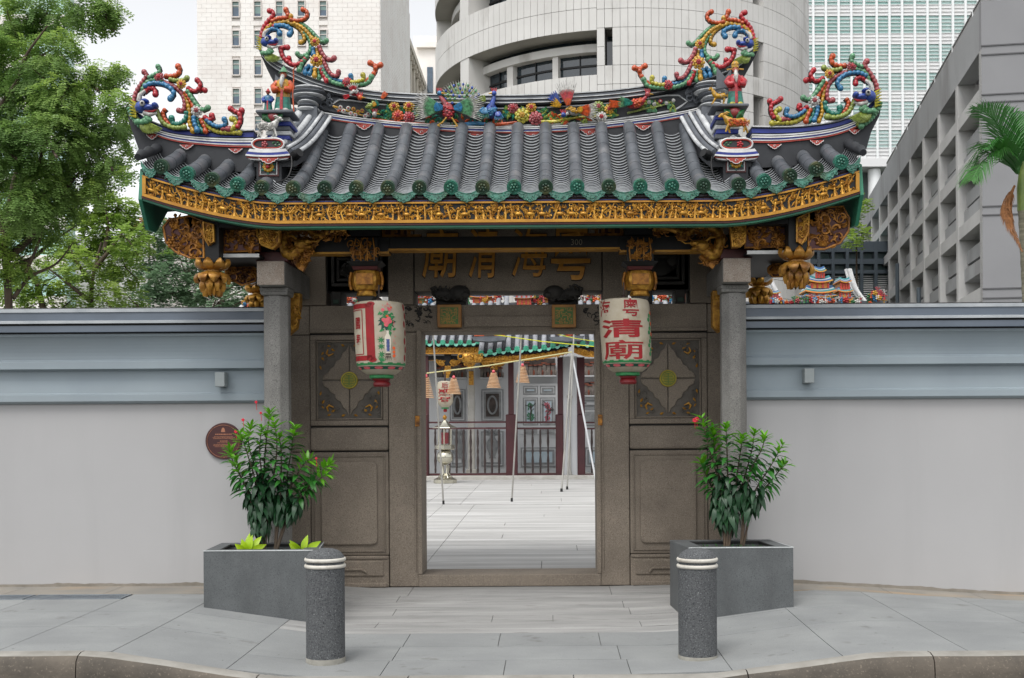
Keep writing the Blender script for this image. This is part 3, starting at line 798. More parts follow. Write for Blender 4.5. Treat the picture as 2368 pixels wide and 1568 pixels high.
# lions under the tablet
for s in (-1, 1):
    c = at(1041 if s < 0 else 1302, 683, -0.02)
    m = MB(); rl = random.Random(60 + s)
    m.blob((c.x, 0.03, c.z), (0.17, 0.09, 0.062), 12, 7)
    m.blob((c.x - s * 0.09, -0.02, c.z + 0.025), (0.105, 0.08, 0.075), 10, 7); m.blob((c.x + s * 0.08, -0.01, c.z + 0.02), (0.11, 0.07, 0.05), 10, 7); m.blob((c.x - s * 0.15, -0.06, c.z + 0.0), (0.05, 0.05, 0.035), 8, 6); m.tube([(c.x + s * 0.15, 0, c.z + 0.02), (c.x + s * 0.18, -0.02, c.z + 0.07), (c.x + s * 0.14, -0.02, c.z + 0.09)], [0.025, 0.022, 0.01], 7)
    for k in range(34): curl(m, c.x + rl.uniform(-0.16, 0.16), c.z + rl.uniform(-0.045, 0.085), -0.055, 0.03, rl.uniform(0, 6.28), rl.choice((-1, 1)), 0.009, 7)
    m.box(c.x - 0.15, c.x + 0.15, 0.05, 0.34, zL1, zT + 0.01)
    m.build('lion_bracket', GRAND, gate, smooth=50)
# the four gilded characters of the tablet, cut in relief
M_CHAR = pm('char_gilt', C(206, 146, 60), C(178, 120, 46), scale=14, rough=0.5, metal=0.25)
M_CHARE = pm('char_edge', C(34, 30, 26))
for ch, pxc, w2, top, bot in (('廟', 1018, 39, 529, 643), ('清', 1117, 33, 527, 643), ('海', 1224, 40, 528, 640), ('粵', 1320, 45, 518, 648)):
    vs, fs = text_mesh(ch, 0.0 if ch == '海' else 0.008)
    a = at(pxc - w2, bot, 0.0); b = at(pxc + w2, top, 0.0)
    def cm(u, v): return (a.x + (b.x - a.x) * u + 0.045 * (v - 0.5) * (b.z - a.z) , a.z + (b.z - a.z) * v)
    m = MB(); m.add([(cm(u, v)[0], -0.009, cm(u, v)[1]) for u, v in vs], [f[::1] for f in fs])
    o = m.build('character', M_CHAR, tab)
    sol = o.modifiers.new('depth', 'SOLIDIFY'); sol.thickness = 0.014; sol.offset = 0
    vs2, fs2 = text_mesh(ch, 0.0 if ch == '海' else 0.012)
    cx0 = (a.x + b.x) / 2; cz0 = (a.z + b.z) / 2
    m = MB(); m.add([(cx0 + (cm(u, v)[0] - cx0) * 1.04, 0.003, cz0 + (cm(u, v)[1] - cz0) * 1.04) for u, v in vs2], fs2)
    m.build('character_edge', M_CHARE, tab)
# front columns with stone cross beams
zB0, zB1 = 2.855, 3.075
CXC, CYC = 2.09, -0.81
for s in (-1, 1):
    x = s * CXC
    m = MB(); rr = 0.113 / math.cos(math.pi / 8)
    def octo(r, z): return [(x + r * math.cos(math.pi / 8 + k * math.pi / 4), CYC + r * math.sin(math.pi / 8 + k * math.pi / 4), z) for k in range(8)]
    vs = octo(rr * 1.02, -0.1) + octo(rr, zB0 - 0.075); m.add(vs, [(k, (k + 1) % 8, 8 + (k + 1) % 8, 8 + k) for k in range(8)] + [tuple(range(8, 16)), tuple(range(8))[::-1]])
    co = m.build('column', GRANG, gate, bevel=0.006)
    m = MB(); m.frustum((x, CYC, zB0 - 0.072), 0.118, 0.118, (x, CYC, zB0 - 0.04), 0.128, 0.128); m.box(x - 0.128, x + 0.128, CYC - 0.128, CYC + 0.128, zB0 - 0.0395, zB0 - 0.003)
    m.build('column_cap', GRANG, co, bevel=0.006)
    m = MB(); m.frustum((x, CYC, -0.1), 0.2, 0.2, (x, CYC, 0.16), 0.19, 0.19); m.lathe([(0.18, 0.163), (0.2, 0.2), (0.19, 0.26), (0.15, 0.30)], 24, (x, CYC, 0)); m.build('column_base', GRANG, co, smooth=35)
    m = MB(); m.box(x - 0.126, x + 0.126, -1.045, 0.02, zB0, zB1); bo = m.build('stone_beam', GRANG, gate, bevel=0.008)
    m = MB(); m.box(x - 0.122, x + 0.122, -1.052, -1.0445, zB0 + 0.004, zB1 - 0.004); m.build('beam_end', GRANP, bo, bevel=0.003)
    m = MB(); rl = random.Random(70 + s)
    xa = x - s * 0.05
    m.prism([(xa - 0.09, zB0 - 0.005), (xa + 0.09, zB0 - 0.005), (xa + 0.085, zB0 - 0.12), (xa + 0.05, zB0 - 0.33), (xa - 0.03, zB0 - 0.40), (xa - 0.09, zB0 - 0.34)], -0.5, -0.38)
    relief(m, lambda a, b: True, xa - 0.08, xa + 0.08, zB0 - 0.36, zB0 - 0.02, -0.5, 34, 0.035, rl, 0.1, 0.2)
    m.build('gilt_bracket', GOLD, gate, smooth=50)
# timber beam over the columns with a gilt lower edge
BY = CYC
def bz(py): return CAMZ + (VPY - py) * (BY - 0.09 - CAMY) / FPX
m = MB()
m.box(-2.3, -1.045, BY - 0.09, BY + 0.09, bz(580.5), bz(546)); m.box(1.045, 2.3, BY - 0.09, BY + 0.09, bz(580.5), bz(546)); m.box(-1.045, 1.045, BY - 0.09, BY + 0.09, bz(573.5), bz(546))
be = m.build('timber_beam', BLACK, gate, bevel=0.004)
m = MB()
for xa, xb, py in ((-2.0, -1.05, 580.5), (1.05, 2.0, 580.5), (-1.05, 1.05, 573.5)):
    m.box(xa, xb, BY - 0.1, BY + 0.05, bz(py) - 0.016, bz(py) + 0.002)
for s in (-1, 1): m.box(*sorted((s * 1.044, s * 1.06)), BY - 0.1, BY - 0.088, bz(580.5) + 0.003, bz(573.5) - 0.017)
m.build('beam_edge', GOLDP, be)
vs, fs = text_mesh('300'); a, b = at(1320, 567, BY - 0.092), at(1346, 553, BY - 0.092)
m = MB(); m.add([(a.x + (b.x - a.x) * u, BY - 0.0925, a.z + (b.z - a.z) * v) for u, v in vs], fs); m.build('house_number', pm('number_grey', C(120, 112, 96), rough=0.6), be)
# dark ceiling boards, tie blocks and the second timber row, posts
for s in (-1, 1):
    m = MB(); m.box(*sorted((s * 1.95, s * 2.24)), -0.98, -0.62, zB1 + 0.004, bz(580.5) - 0.004)
    m.build('pad_block', MAROON, gate, bevel=0.006)
m = MB(); m.box(-2.75, 2.75, -1.30, -1.18, 3.33, 3.50); m.box(-2.6, 2.6, -0.90, -0.72, 3.56, 3.70); m.build('eave_purlin', BLACK, gate)
m = MB(); m.box(-2.7, 2.7, 0.45, 0.6, 3.3, 3.48); m.box(-2.7, 2.7, 0.8, 0.95, 3.2, 3.36); m.build('rear_purlin', BLACK, gate)
for s in (-1, 1):
    px = 840 if s < 0 else 1481
    c = at(px, 575, BY - 0.2)
    m = MB(); m.box(c.x - 0.14, c.x + 0.14, BY - 0.14, BY + 0.14, bz(546), 3.72); m.build('post', BLACK, gate)
    m = MB(); z0, z1 = at(px, 602, BY - 0.2).z, at(px, 548, BY - 0.2).z
    m.box(c.x - 0.12, c.x + 0.12, BY - 0.15, BY - 0.095, z0, z1); fb = m.build('flower_block', BLACK, gate)
    m = MB(); rl = random.Random(80 + s)
    relief(m, lambda a, b: True, c.x - 0.12, c.x + 0.12, z0 + 0.02, z1 - 0.02, BY - 0.155, 40, 0.034, rl, 0, 0.35)
    for k in range(4): m.tube([(c.x - 0.09 + k * 0.06, BY - 0.155, z0), (c.x - 0.1 + k * 0.065, BY - 0.17, z0 + 0.1), (c.x - 0.07 + k * 0.05, BY - 0.16, z1)], 0.007, 5)
    m.build('gilt_flowers', GOLDD, fb, smooth=60)
    zc0, zc1 = at(px, 618, BY - 0.2).z, at(px, 602, BY - 0.2).z
    m = MB(); m.frustum((c.x, BY - 0.04, zc0 + 0.02), 0.115, 0.10, (c.x, BY - 0.04, zc1 - 0.002), 0.165, 0.14); cp = m.build('post_cap', BLACK, gate, bevel=0.004)
    m = MB(); m.frustum((c.x, BY - 0.04, zc0 - 0.012), 0.105, 0.09, (c.x, BY - 0.04, zc0 + 0.018), 0.118, 0.102); m.build('cap_fringe', MAROON, cp)
    # gilt bowl and foot
    zb0, zb1 = at(px, 681, BY - 0.2).z, zc0 - 0.012
    hb = zb1 - zb0
    m = MB(); prof = [(0.085, 0.0), (0.092, 0.05), (0.08, 0.2), (0.11, 0.24), (0.135, 0.42), (0.142, 0.6), (0.135, 0.82), (0.115, 0.98), (0.10, 1.0)]
    m.lathe([(r, z * hb) for r, z in prof], 8, (c.x, BY - 0.04, zb0), 1.0, 0.8); bw = m.build('gilt_bowl', GOLD, gate, smooth=25)
    m = MB()
    for k in range(14):
        for q in (-1, 1): m.blob((c.x + q * (0.136 + 0.012 * math.sin(k / 13 * math.pi)), BY - 0.06, zb0 + hb * (0.3 + 0.6 * k / 13)), 0.016, 6, 4)
    m.box(c.x - 0.075, c.x + 0.075, BY - 0.16, BY - 0.14, zb0 + hb * 0.42, zb0 + hb * 0.84); m.build('bowl_rim', GOLDD, bw, smooth=60)
    # stone arm carrying it
    m = MB(); m.prism([(c.x - 0.05, zb0 - 0.085), (c.x + 0.05, zb0 - 0.085), (c.x + 0.085, zb0 - 0.005), (c.x - 0.085, zb0 - 0.005)], BY - 0.13, 0.02); m.build('stone_arm', GRAND, gate, bevel=0.01)
    # stepped gilt fretwork beside the posts
    m = MB(); q = -s
    x0 = c.x + q * 0.145; zt = 3.44
    z1 = bz(546)
    for (ua, ub, va, vb) in ((0, 0.30, 0.0, 0.03), (0, 0.03, 0.03, 0.13), (0.03, 0.2, 0.10, 0.13), (0.17, 0.2, 0.03, 0.10), (0.08, 0.11, 0.03, 0.07), (0.11, 0.14, 0.045, 0.07), (0.23, 0.26, 0.03, 0.07), (0.20, 0.30, 0.07, 0.10), (0.36, 0.30, 0.0, 0.03)):
        xa, xb = sorted((x0 + q * ua, x0 + q * ub)); m.box(xa, xb, BY - 0.05, BY + 0.01, z1 + va, z1 + vb)
    fw = m.build('fretwork', GOLDD, gate)
    m = MB(); xa, xb = sorted((x0, x0 + q * 0.22)); m.box(xa, xb, BY - 0.03, BY, z1 + 0.002, z1 + 0.12); m.build('fret_ground', MAROON, fw)
# ---------------------------------------------------------------- gilt eave brackets, dragons, lotus pendants
def board_relief(pxs, Y, name, seed, size=0.045, n=40, thick=0.05, figs=0.08, ground=MAROON, gold=GOLDD, flip=False):
    poly = [tuple(at(x, y, Y)[i] for i in (0, 2)) for x, y in pxs]
    m = MB(); m.prism(poly, Y, Y + thick); o = m.build(name, ground, gate)
    r = MB(); rl = random.Random(seed)
    xs = [p[0] for p in poly]; zs = [p[1] for p in poly]
    relief(r, inpoly(shrink(poly, size * 0.5)), min(xs), max(xs), min(zs), max(zs), Y - 0.002, n, size, rl, figs, 0.12)
    e = poly + [poly[0]]
    r.tube([(x, Y - 0.006, z) for x, z in e], 0.011, 5)
    r.build('gilt_relief', gold, o, smooth=60)
    return o
# corner plaques (rounded boards), side plaques and blocks, left then right
QY = -1.30
board_relief([(392, 508), (440, 500), (470, 512), (472, 597), (440, 597), (405, 582), (384, 560), (378, 525)], QY, 'corner_plaque', 1, 0.055, 46)
board_relief([(1868, 492), (1905, 480), (1948, 478), (1963, 505), (1961, 535), (1942, 562), (1905, 577), (1868, 577)], QY, 'corner_plaque', 2, 0.055, 46)
board_relief([(516, 522), (600, 521), (600, 580), (518, 583)], -1.15, 'side_plaque', 3, 0.05, 40, figs=0.2)
board_relief([(1722, 508), (1816, 505), (1815, 571), (1722, 573)], -1.15, 'side_plaque', 4, 0.05, 44, figs=0.2)
board_relief([(594, 520), (645, 520), (646, 560), (630, 575), (606, 566), (596, 545)], -1.25, 'gilt_block', 5, 0.04, 46, thick=0.1, figs=0.15, ground=GOLDD, gold=GOLD)
board_relief([(1687, 510), (1723, 507), (1722, 560), (1710, 570), (1694, 571)], -1.25, 'gilt_block', 6, 0.04, 40, thick=0.1, figs=0.15, ground=GOLDD, gold=GOLD)
board_relief([(471, 514), (494, 520), (495, 560), (484, 568), (474, 550)], -1.33, 'gilt_drop', 7, 0.03, 30, thick=0.05, figs=0.1, ground=GOLDD, gold=GOLD)
board_relief([(1842, 505), (1870, 492), (1868, 540), (1852, 566), (1842, 560)], -1.33, 'gilt_drop', 8, 0.03, 30, thick=0.05, figs=0.1, ground=GOLDD, gold=GOLD)
board_relief([(522, 640), (522, 610), (546, 598), (598, 625), (590, 650), (560, 660)], -0.55, 'rear_plaque', 9, 0.05, 26)
board_relief([(1785, 640), (1775, 622), (1800, 596), (1830, 590), (1835, 640)], -0.55, 'rear_plaque', 10, 0.05, 26)
# dragon brackets on the timber beam
for s, P0 in ((-1, [(700, 566), (668, 590), (655, 556), (672, 530), (705, 528), (735, 545), (762, 534), (800, 530)]),
              (1, [(1620, 570), (1650, 590), (1665, 552), (1648, 528), (1612, 524), (1584, 540), (1556, 530), (1512, 528)])):
    Y = BY - 0.16
    path = smooth_path([at(x, y, Y) for x, y in P0], 5)
    n = len(path)
    m = MB(); m.tube(path, [0.055 - 0.028 * (i / n) + 0.006 * math.sin(i * 2.2) for i in range(n)], 8)
    o = m.build('dragon_bracket', GOLD, gate, smooth=60)
    r = MB(); rl = random.Random(90 + s)
    for i in range(0, n, 1):
        p = path[i]
        leafb(r, p.x + rl.uniform(-0.03, 0.03), p.z + 0.045, Y - 0.02, 0.035, 0.014, 1.57 + rl.uniform(-0.5, 0.5), 0.015)
        curl(r, p.x + rl.uniform(-0.05, 0.05), p.z + rl.uniform(-0.06, 0.05), Y - 0.035, 0.028, rl.uniform(0, 6.28), rl.choice((-1, 1)), 0.008, 7)
    poly = [tuple(at(x, y, Y)[i] for i in (0, 2)) for x, y in ([(640, 522), (810, 522), (808, 548), (735, 556), (716, 600), (700, 612), (690, 590), (646, 566)] if s < 0 else [(1506, 512), (1680, 508), (1676, 560), (1650, 580), (1640, 606), (1622, 598), (1600, 556), (1508, 545)])]
    relief(r, inpoly(poly), min(p[0] for p in poly), max(p[0] for p in poly), min(p[1] for p in poly), max(p[1] for p in poly), Y, 120, 0.042, rl, 0.06, 0.1)
    r.build('cloud_scrolls', GOLDD, o, smooth=60)
    h = path[0]; r = MB()
    r.blob((h.x, Y - 0.05, h.z), (0.07, 0.06, 0.05), 10, 7); r.blob((h.x + s * -0.06, Y - 0.06, h.z + 0.02), (0.05, 0.04, 0.025), 8, 6); r.blob((h.x - s * 0.055, Y - 0.06, h.z - 0.03), (0.045, 0.035, 0.016), 8, 5)
    for q in (-1, 1): r.tube([(h.x + s * 0.03, Y - 0.05, h.z + 0.03), (h.x + s * 0.08, Y - 0.06 + q * 0.02, h.z + 0.07), (h.x + s * 0.14, Y - 0.05, h.z + 0.075)], [0.012, 0.01, 0.004], 5)
    r.tube([(h.x - s * 0.09, Y - 0.07, h.z + 0.02), (h.x - s * 0.15, Y - 0.08, h.z + 0.015), (h.x - s * 0.19, Y - 0.07, h.z + 0.045)], [0.008, 0.006, 0.003], 5)
    r.build('dragon_head', GOLD, o, smooth=60)
    poly = [tuple(at(x, y, Y + 0.05)[i] for i in (0, 2)) for x, y in ([(652, 570), (716, 585), (714, 600), (700, 628), (690, 622), (668, 596)] if s < 0 else [(1616, 594), (1668, 576), (1660, 600), (1648, 622), (1634, 612), (1624, 604)])]
    m = MB(); m.prism(poly, Y + 0.05, Y + 0.1)
    relief(m, inpoly(poly), min(p[0] for p in poly), max(p[0] for p in poly), min(p[1] for p in poly), max(p[1] for p in poly), Y + 0.05, 20, 0.04, rl, 0, 0.3)
    m.build('gilt_spandrel', GOLDD, gate, smooth=60)
# hanging posts with lotus pendants (front pair and rear pair)
def pendant(px, ptop, pbot, Y, r, mat, postw=0.17, ptop2=500):
    a, b = at(px, ptop, Y), at(px, pbot, Y)
    h = a.z - b.z
    m = MB(); tp = at(px, ptop2, Y)
    m.box(a.x - postw / 2, a.x + postw / 2, Y - postw / 2, Y + postw / 2, a.z - 0.04, tp.z); o = m.build('hanging_post', BLACK, gate, bevel=0.004)
    m = MB()
    m.lathe([(r * 0.30, -h * 0.95), (r * 0.42, -h * 0.6), (r * 0.55, -h * 0.42), (r * 0.50, -h * 0.25), (r * 0.6, 0)], 14, tuple(a))
    def petal(ang, r0, z0, r1, z1, r2, z2, w, t=0.014):
        d = Vector((math.cos(ang), math.sin(ang), 0)); sd_ = Vector((-d.y, d.x, 0)); c = Vector(a)
        rows = []
        for k in range(6):
            u = k / 5
            rr = (1 - u) ** 2 * r0 + 2 * u * (1 - u) * r1 + u * u * r2
            zz = (1 - u) ** 2 * z0 + 2 * u * (1 - u) * z1 + u * u * z2
            ww = w * math.sin(math.pi * (0.12 + 0.86 * u)) ** 0.7
            p = c + d * rr + Vector((0, 0, zz))
            rows.append([p - sd_ * ww, p + d * t * 1.4, p + sd_ * ww])
        vs = [q for row in rows for q in row]; fs = []
        for k in range(5):
            for j in range(2): fs.append((k * 3 + j, k * 3 + j + 1, k * 3 + j + 4, k * 3 + j + 3))
        inner = [q - d * t for q in vs]
        nn = len(vs)
        fs2 = [tuple(i + nn for i in f[::-1]) for f in fs]
        edge = [0, 3, 6, 9, 12, 15, 16, 17, 14, 11, 8, 5, 2, 1]
        fs3 = [(edge[i], edge[(i + 1) % len(edge)], edge[(i + 1) % len(edge)] + nn, edge[i] + nn) for i in range(len(edge))]
        m.add(vs + inner, fs + fs2 + fs3)
    for k in range(8): petal(2 * math.pi * k / 8, r * 0.5, -h * 0.30, r * 1.25, -h * 0.22, r * 0.98, -h * 0.0, r * 0.36)
    for k in range(8): petal(2 * math.pi * (k + 0.5) / 8, r * 0.45, -h * 0.34, r * 1.3, -h * 0.42, r * 0.95, -h * 0.66, r * 0.36)
    for k in range(8): petal(2 * math.pi * k / 8, r * 0.4, -h * 0.5, r * 0.95, -h * 0.62, r * 0.62, -h * 0.88, r * 0.26)
    for k in range(10): petal(2 * math.pi * (k + 0.3) / 10, r * 0.34, -h * 0.66, r * 0.6, -h * 0.8, r * 0.46, -h * 1.0, r * 0.17)
    m.build('lotus_pendant', mat, o, smooth=50)
GOLDL = pm('lotus_gilt', C(190, 140, 56), C(136, 88, 34), scale=12, rough=0.42, metal=0.3, stain=(C(90, 54, 26), 7, 0.52, 0.72))
pendant(491, 600, 686, -1.22, 0.135, GOLDL)
pendant(1840, 574, 668, -1.22, 0.135, GOLDL)
pendant(598, 660, 722, 0.85, 0.125, GOLD, 0.15, 640)
pendant(1754, 640, 712, 0.85, 0.125, GOLD, 0.15, 620)
# side roof frames: white fascia boards and dark boards above the stone beams
for s in (-1, 1):
    m = MB(); m.box(*sorted((s * 2.16, s * 2.62)), -1.16, 0.4, 3.095, 3.115); m.build('soffit_board', BLACK, gate)
    m = MB(); m.box(*sorted((s * 2.16, s * 2.66)), -1.18, -1.155, 3.088, 3.118); m.build('fascia_strip', RWHITE, gate)
    m = MB(); m.box(*sorted((s * 2.63, s * 2.66)), -1.15, 0.5, 3.06, 3.118); m.build('fascia_strip', RWHITE, gate)
    m = MB(); m.box(*sorted((s * 2.13, s * 2.24)), -0.6, 1.0, 3.12, 3.42); m.box(*sorted((s * 2.30, s * 2.55)), -0.9, -0.75, 3.12, 3.5); m.build('tie_beam', BLACK, gate)
# ---------------------------------------------------------------- the tiled roof of the gate
roof = thing('gate_roof', 'grey tube-tiled roof with upswept ridges and green eave tiles over the gateway', 'roof', (0, 0, 3.4))
EY, RY = -1.56, -0.30                      # eave line and foot of the main ridge
def lift(x):
    a = (abs(x) - 1.9) / 1.2
    return 0.26 * max(0.0, a) ** 1.55
def slope_z(x, t):
    """tile bed height, t = 0 at the eave, 1 at the main ridge"""
    return 3.602 + lift(x) * (1 - 0.35 * t) + 0.83 * t - 0.10 * math.sin(math.pi * t) * (1 - 0.4 * t)
def slope_pt(x, t, up=0.0):
    return Vector((x, EY + (RY - EY) * t, slope_z(x, t) + up))
SIDE = 2.10
def tmax(x): return 1.02 if abs(x) < SIDE - 0.02 else 0.46
# bed under the tiles, front and plain rear slope
m = MB()
nx, nt = 60, 8
for side in (0, 1):
    vs = []; fs = []
    for i in range(nx + 1):
        x = -3.07 + 6.14 * i / nx
        for j in range(nt + 1):
            t = j / nt * tmax(x)
            p = slope_pt(x, t, -0.085)
            y = p.y if side == 0 else (0.30 + (1 - t) * 1.26)
            vs.append((x, y, p.z))
    for i in range(nx):
        for j in range(nt): fs.append((i * (nt + 1) + j, (i + 1) * (nt + 1) + j, (i + 1) * (nt + 1) + j + 1, i * (nt + 1) + j + 1))
    m.add(vs, fs)
# fill between the two side-slopes
for s in (-1, 1):
    pts = []
    for i in range(9):
        x = s * (SIDE + (3.07 - SIDE) * i / 8)
        a = slope_pt(x, tmax(3), -0.085); pts.append(((x, a.y, a.z), (x, 0.30 + (1 - 0.46) * 1.26, a.z)))
    m.add([p for q in pts for p in q], [(2 * i, 2 * i + 1, 2 * i + 3, 2 * i + 2) for i in range(8)])
m.build('roof_bed', RIDGED, roof)
# cover tile tubes, cut into single tiles
XT = [0.113 + 0.268 * k for k in range(-7, 7)] + [-2.03, 2.02] + [-2.88, -2.66, -2.45, -2.235, 2.235, 2.455, 2.68, 2.89]
XT.sort()
TR = 0.060
for x in XT:
    T = tmax(x) if abs(abs(x) - 2.025) > 0.05 else 0.12
    L = T * 1.50; n = max(1, round(L / 0.235))
    for k in range(n):
        t0, t1 = T * k / n, T * (k + 1) / n
        path = [slope_pt(x, t0 + (t1 - t0) * q / 3, 0.012) for q in range(4)]
        m = MB(); m.tube(path, [TR + 0.0012, TR + 0.0006, TR, TR - 0.0012], 14); m.build('cover_tile', TILE, roof, smooth=45)
    p = slope_pt(x, 0, 0.012); q = slope_pt(x, 0.05, 0.012); d = (p - q).normalized()
    rr = random.Random(int(x * 1000)); gm = JADE if rr.random() < 0.4 else JADED
    m = MB(); m.cyl(p - d * 0.01, p + d * 0.040, TR + 0.004, TR + 0.002, 20); o = m.build('eave_disc', gm, roof, smooth=40)
    up = d.cross(Vector((1, 0, 0))).normalized(); 
    m = MB()
    c = p + d * 0.0405
    ring = [c + (Vector((1, 0, 0)) * math.cos(a * math.pi / 10) + up * math.sin(a * math.pi / 10)) * (TR - 0.01) for a in range(21)]
    m.tube(ring, 0.005, 5)
    for k in range(6):
        a = k * 1.047 + x
        m.blob(c + (Vector((1, 0, 0)) * math.cos(a) + up * math.sin(a)) * TR * 0.42, 0.012, 6, 4)
    m.blob(c, 0.014, 6, 4)
    stuff(m.build('disc_relief', gm, o, smooth=60))
# pan tiles between the tubes: overlapping concave rows with pale lips
pan = MB()
edges = [-3.06] + XT + [3.06]
GAPS = []
for i in range(len(edges) - 1):
    xa, xb = edges[i], edges[i + 1]
    if i == 0: xa, xb = -3.07, XT[0] - 0.02
    elif i == len(edges) - 2: xa, xb = XT[-1] + 0.02, 3.07
    GAPS.append((xa, xb))
    T = min(tmax(xa), tmax(xb)); rows = int(26 * T)
    w = (xb - xa) / 2 - 0.02; cx = (xa + xb) / 2; n = 7
    for r in range(rows):
        t0 = T * r / rows; t1 = T * (r + 1.25) / rows
        top = []; bot = []; low = []; und = []
        for k in range(n + 1):
            u = -1 + 2 * k / n; x = cx + u * w; sag = -0.055 * (1 - u * u)
            a = slope_pt(x, t0, 0.012 + sag); b = slope_pt(x, t1, -0.012 + sag)
            top.append(a); bot.append(b); low.append(a + Vector((0, 0.002, -0.0085))); und.append(a + Vector((0, 0.024, -0.028)))
        pan.cur = 0; pan.add(top + bot, [(k, k + 1, n + 2 + k, n + 1 + k) for k in range(n)])
        pan.cur = 1; pan.add(low + top, [(k, k + 1, n + 2 + k, n + 1 + k) for k in range(n)])
        pan.cur = 2; pan.add(und + low, [(k, k + 1, n + 2 + k, n + 1 + k) for k in range(n)])  # undershadow of each lip, painted as a near-black face
pan.build('pan_tiles', [pm('pan_dark', C(44, 45, 49), C(34, 35, 38), scale=6, rough=0.7), LIP, pm('tile_undershadow', C(24, 24, 26), C(18, 18, 20), scale=6, rough=0.8)], roof)
# green drip tiles
for xa, xb in GAPS:
    w = (xb - xa) / 2 - 0.012; cx = (xa + xb) / 2
    prof = [(-1, 0.012), (-0.7, -0.022), (-0.35, -0.042), (0, -0.05), (0.35, -0.042), (0.7, -0.022), (1, 0.012), (0.97, -0.045), (0.78, -0.062), (0.74, -0.085), (0.5, -0.102), (0.42, -0.122), (0.18, -0.132), (0, -0.150), (-0.18, -0.132), (-0.42, -0.122), (-0.5, -0.102), (-0.74, -0.085), (-0.78, -0.062), (-0.97, -0.045)]
    m = MB(); m.prism([(cx + u * w, slope_z(cx + u * w, 0) - 0.012 + v * 0.78) for u, v in prof], EY - 0.022, EY - 0.004)
    o = m.build('drip_tile', JADE, roof, bevel=0.003)
    m = MB(); rl = random.Random(int(cx * 977))
    z0 = slope_z(cx, 0) - 0.077
    for k in range(7): curl(m, cx + (k - 3) * w * 0.22, z0 + 0.02 * math.cos(k * 1.2) - 0.012 * (1 - abs(k - 3) / 3), EY - 0.024, 0.018, rl.uniform(0, 6), rl.choice((-1, 1)), 0.005, 7)
    m.tube([(cx + u * w * 0.96, EY - 0.022, slope_z(cx + u * w, 0) - 0.013 + v * 0.78) for u, v in prof[:7]], 0.005, 5)
    stuff(m.build('drip_relief', JADE, o, smooth=60))
# boards under the eave: grey board with red scrolls, blue line, gilt carved fascia, maroon and green edges
def eave_strip(name, z0, z1, y0, y1, mat, x1=3.06, parent=roof, n=48):
    xs = [-x1 + 2 * x1 * i / n for i in range(n + 1)]
    m = MB(); m.strip([(x, z1 + lift(x)) for x in xs], [(x, z0 + lift(x)) for x in xs], y0, y1)
    return m.build(name, mat, parent)
BOARD = pm('eave_board_grey', C(116, 112, 114), C(98, 94, 97), scale=5, rough=0.7)
eb = eave_strip('eave_board', 3.49, 3.545, -1.535, -1.50, BOARD, 3.04)
eave_strip('blue_line', 3.497, 3.505, -1.541, -1.536, RBLUE, 3.03, eb)
eave_strip('red_line', 3.512, 3.518, -1.541, -1.536, MAROON, 3.03, eb)
m = MB(); rl = random.Random(77)
for i in range(70):
    x = -3.0 + 6.0 * (i + 0.5) / 70
    for q in (-1, 1): curl(m, x + q * 0.012, 3.532 + lift(x) + rl.uniform(-0.004, 0.008), -1.538, 0.02, rl.uniform(0, 6.28), q, 0.0035, 9)
m.build('red_scrolls', MAROON, eb)
fa = eave_strip('gilt_fascia', 3.312, 3.486, -1.545, -1.51, BLACK, 3.05)
eave_strip('fascia_edge', 3.474, 3.488, -1.565, -1.545, GOLDP, 3.05, fa)
eave_strip('fascia_edge', 3.31, 3.335, -1.568, -1.545, GOLDP, 3.05, fa)
for s in (-1, 1):
    m = MB(); a = s * 3.05; b = s * 3.02; z = lift(3.035)
    m.box(min(a, b), max(a, b), -1.567, -1.544, 3.336 + z, 3.473 + z); m.build('fascia_edge', GOLDP, fa)
eave_strip('fascia_foot', 3.292, 3.312, -1.555, -1.50, MAROON, 3.06)
eave_strip('fascia_foot', 3.275, 3.292, -1.54, -1.45, GREENP, 3.06)
# the frieze of figures, horses and foliage
m = MB(); rl = random.Random(123)
x = -2.98
while x < 2.98:
    t = rl.random()
    if t < 0.30: horse(m, x, 3.335, -1.553, 0.105, rl); x += 0.10
    elif t < 0.75: figure(m, x, 3.335, -1.553, 0.125, rl); x += 0.062
    else:
        m.tube([(x, -1.55, 3.335), (x + rl.uniform(-0.03, 0.03), -1.553, 3.40), (x + rl.uniform(-0.05, 0.05), -1.55, 3.468)], [0.012, 0.009, 0.006], 5)
        for k in range(5): leafb(m, x + rl.uniform(-0.04, 0.04), 3.40 + rl.uniform(0, 0.07), -1.55, 0.026, 0.011, rl.uniform(0, 6.28), 0.014)
        x += 0.055
for i in range(1000):
    x = rl.uniform(-3.0, 3.0); z = rl.uniform(3.34, 3.47)
    if rl.random() < 0.5: curl(m, x, z, -1.549, rl.uniform(0.014, 0.03), rl.uniform(0, 6.28), rl.choice((-1, 1)), 0.0062, 6)
    else: leafb(m, x, z, -1.546, rl.uniform(0.018, 0.034), 0.011, rl.uniform(0, 6.28), 0.012)
m.map(lambda x, y, z: (x, y, z + lift(x)))
m.build('gilt_relief', GOLD, fa, smooth=60)
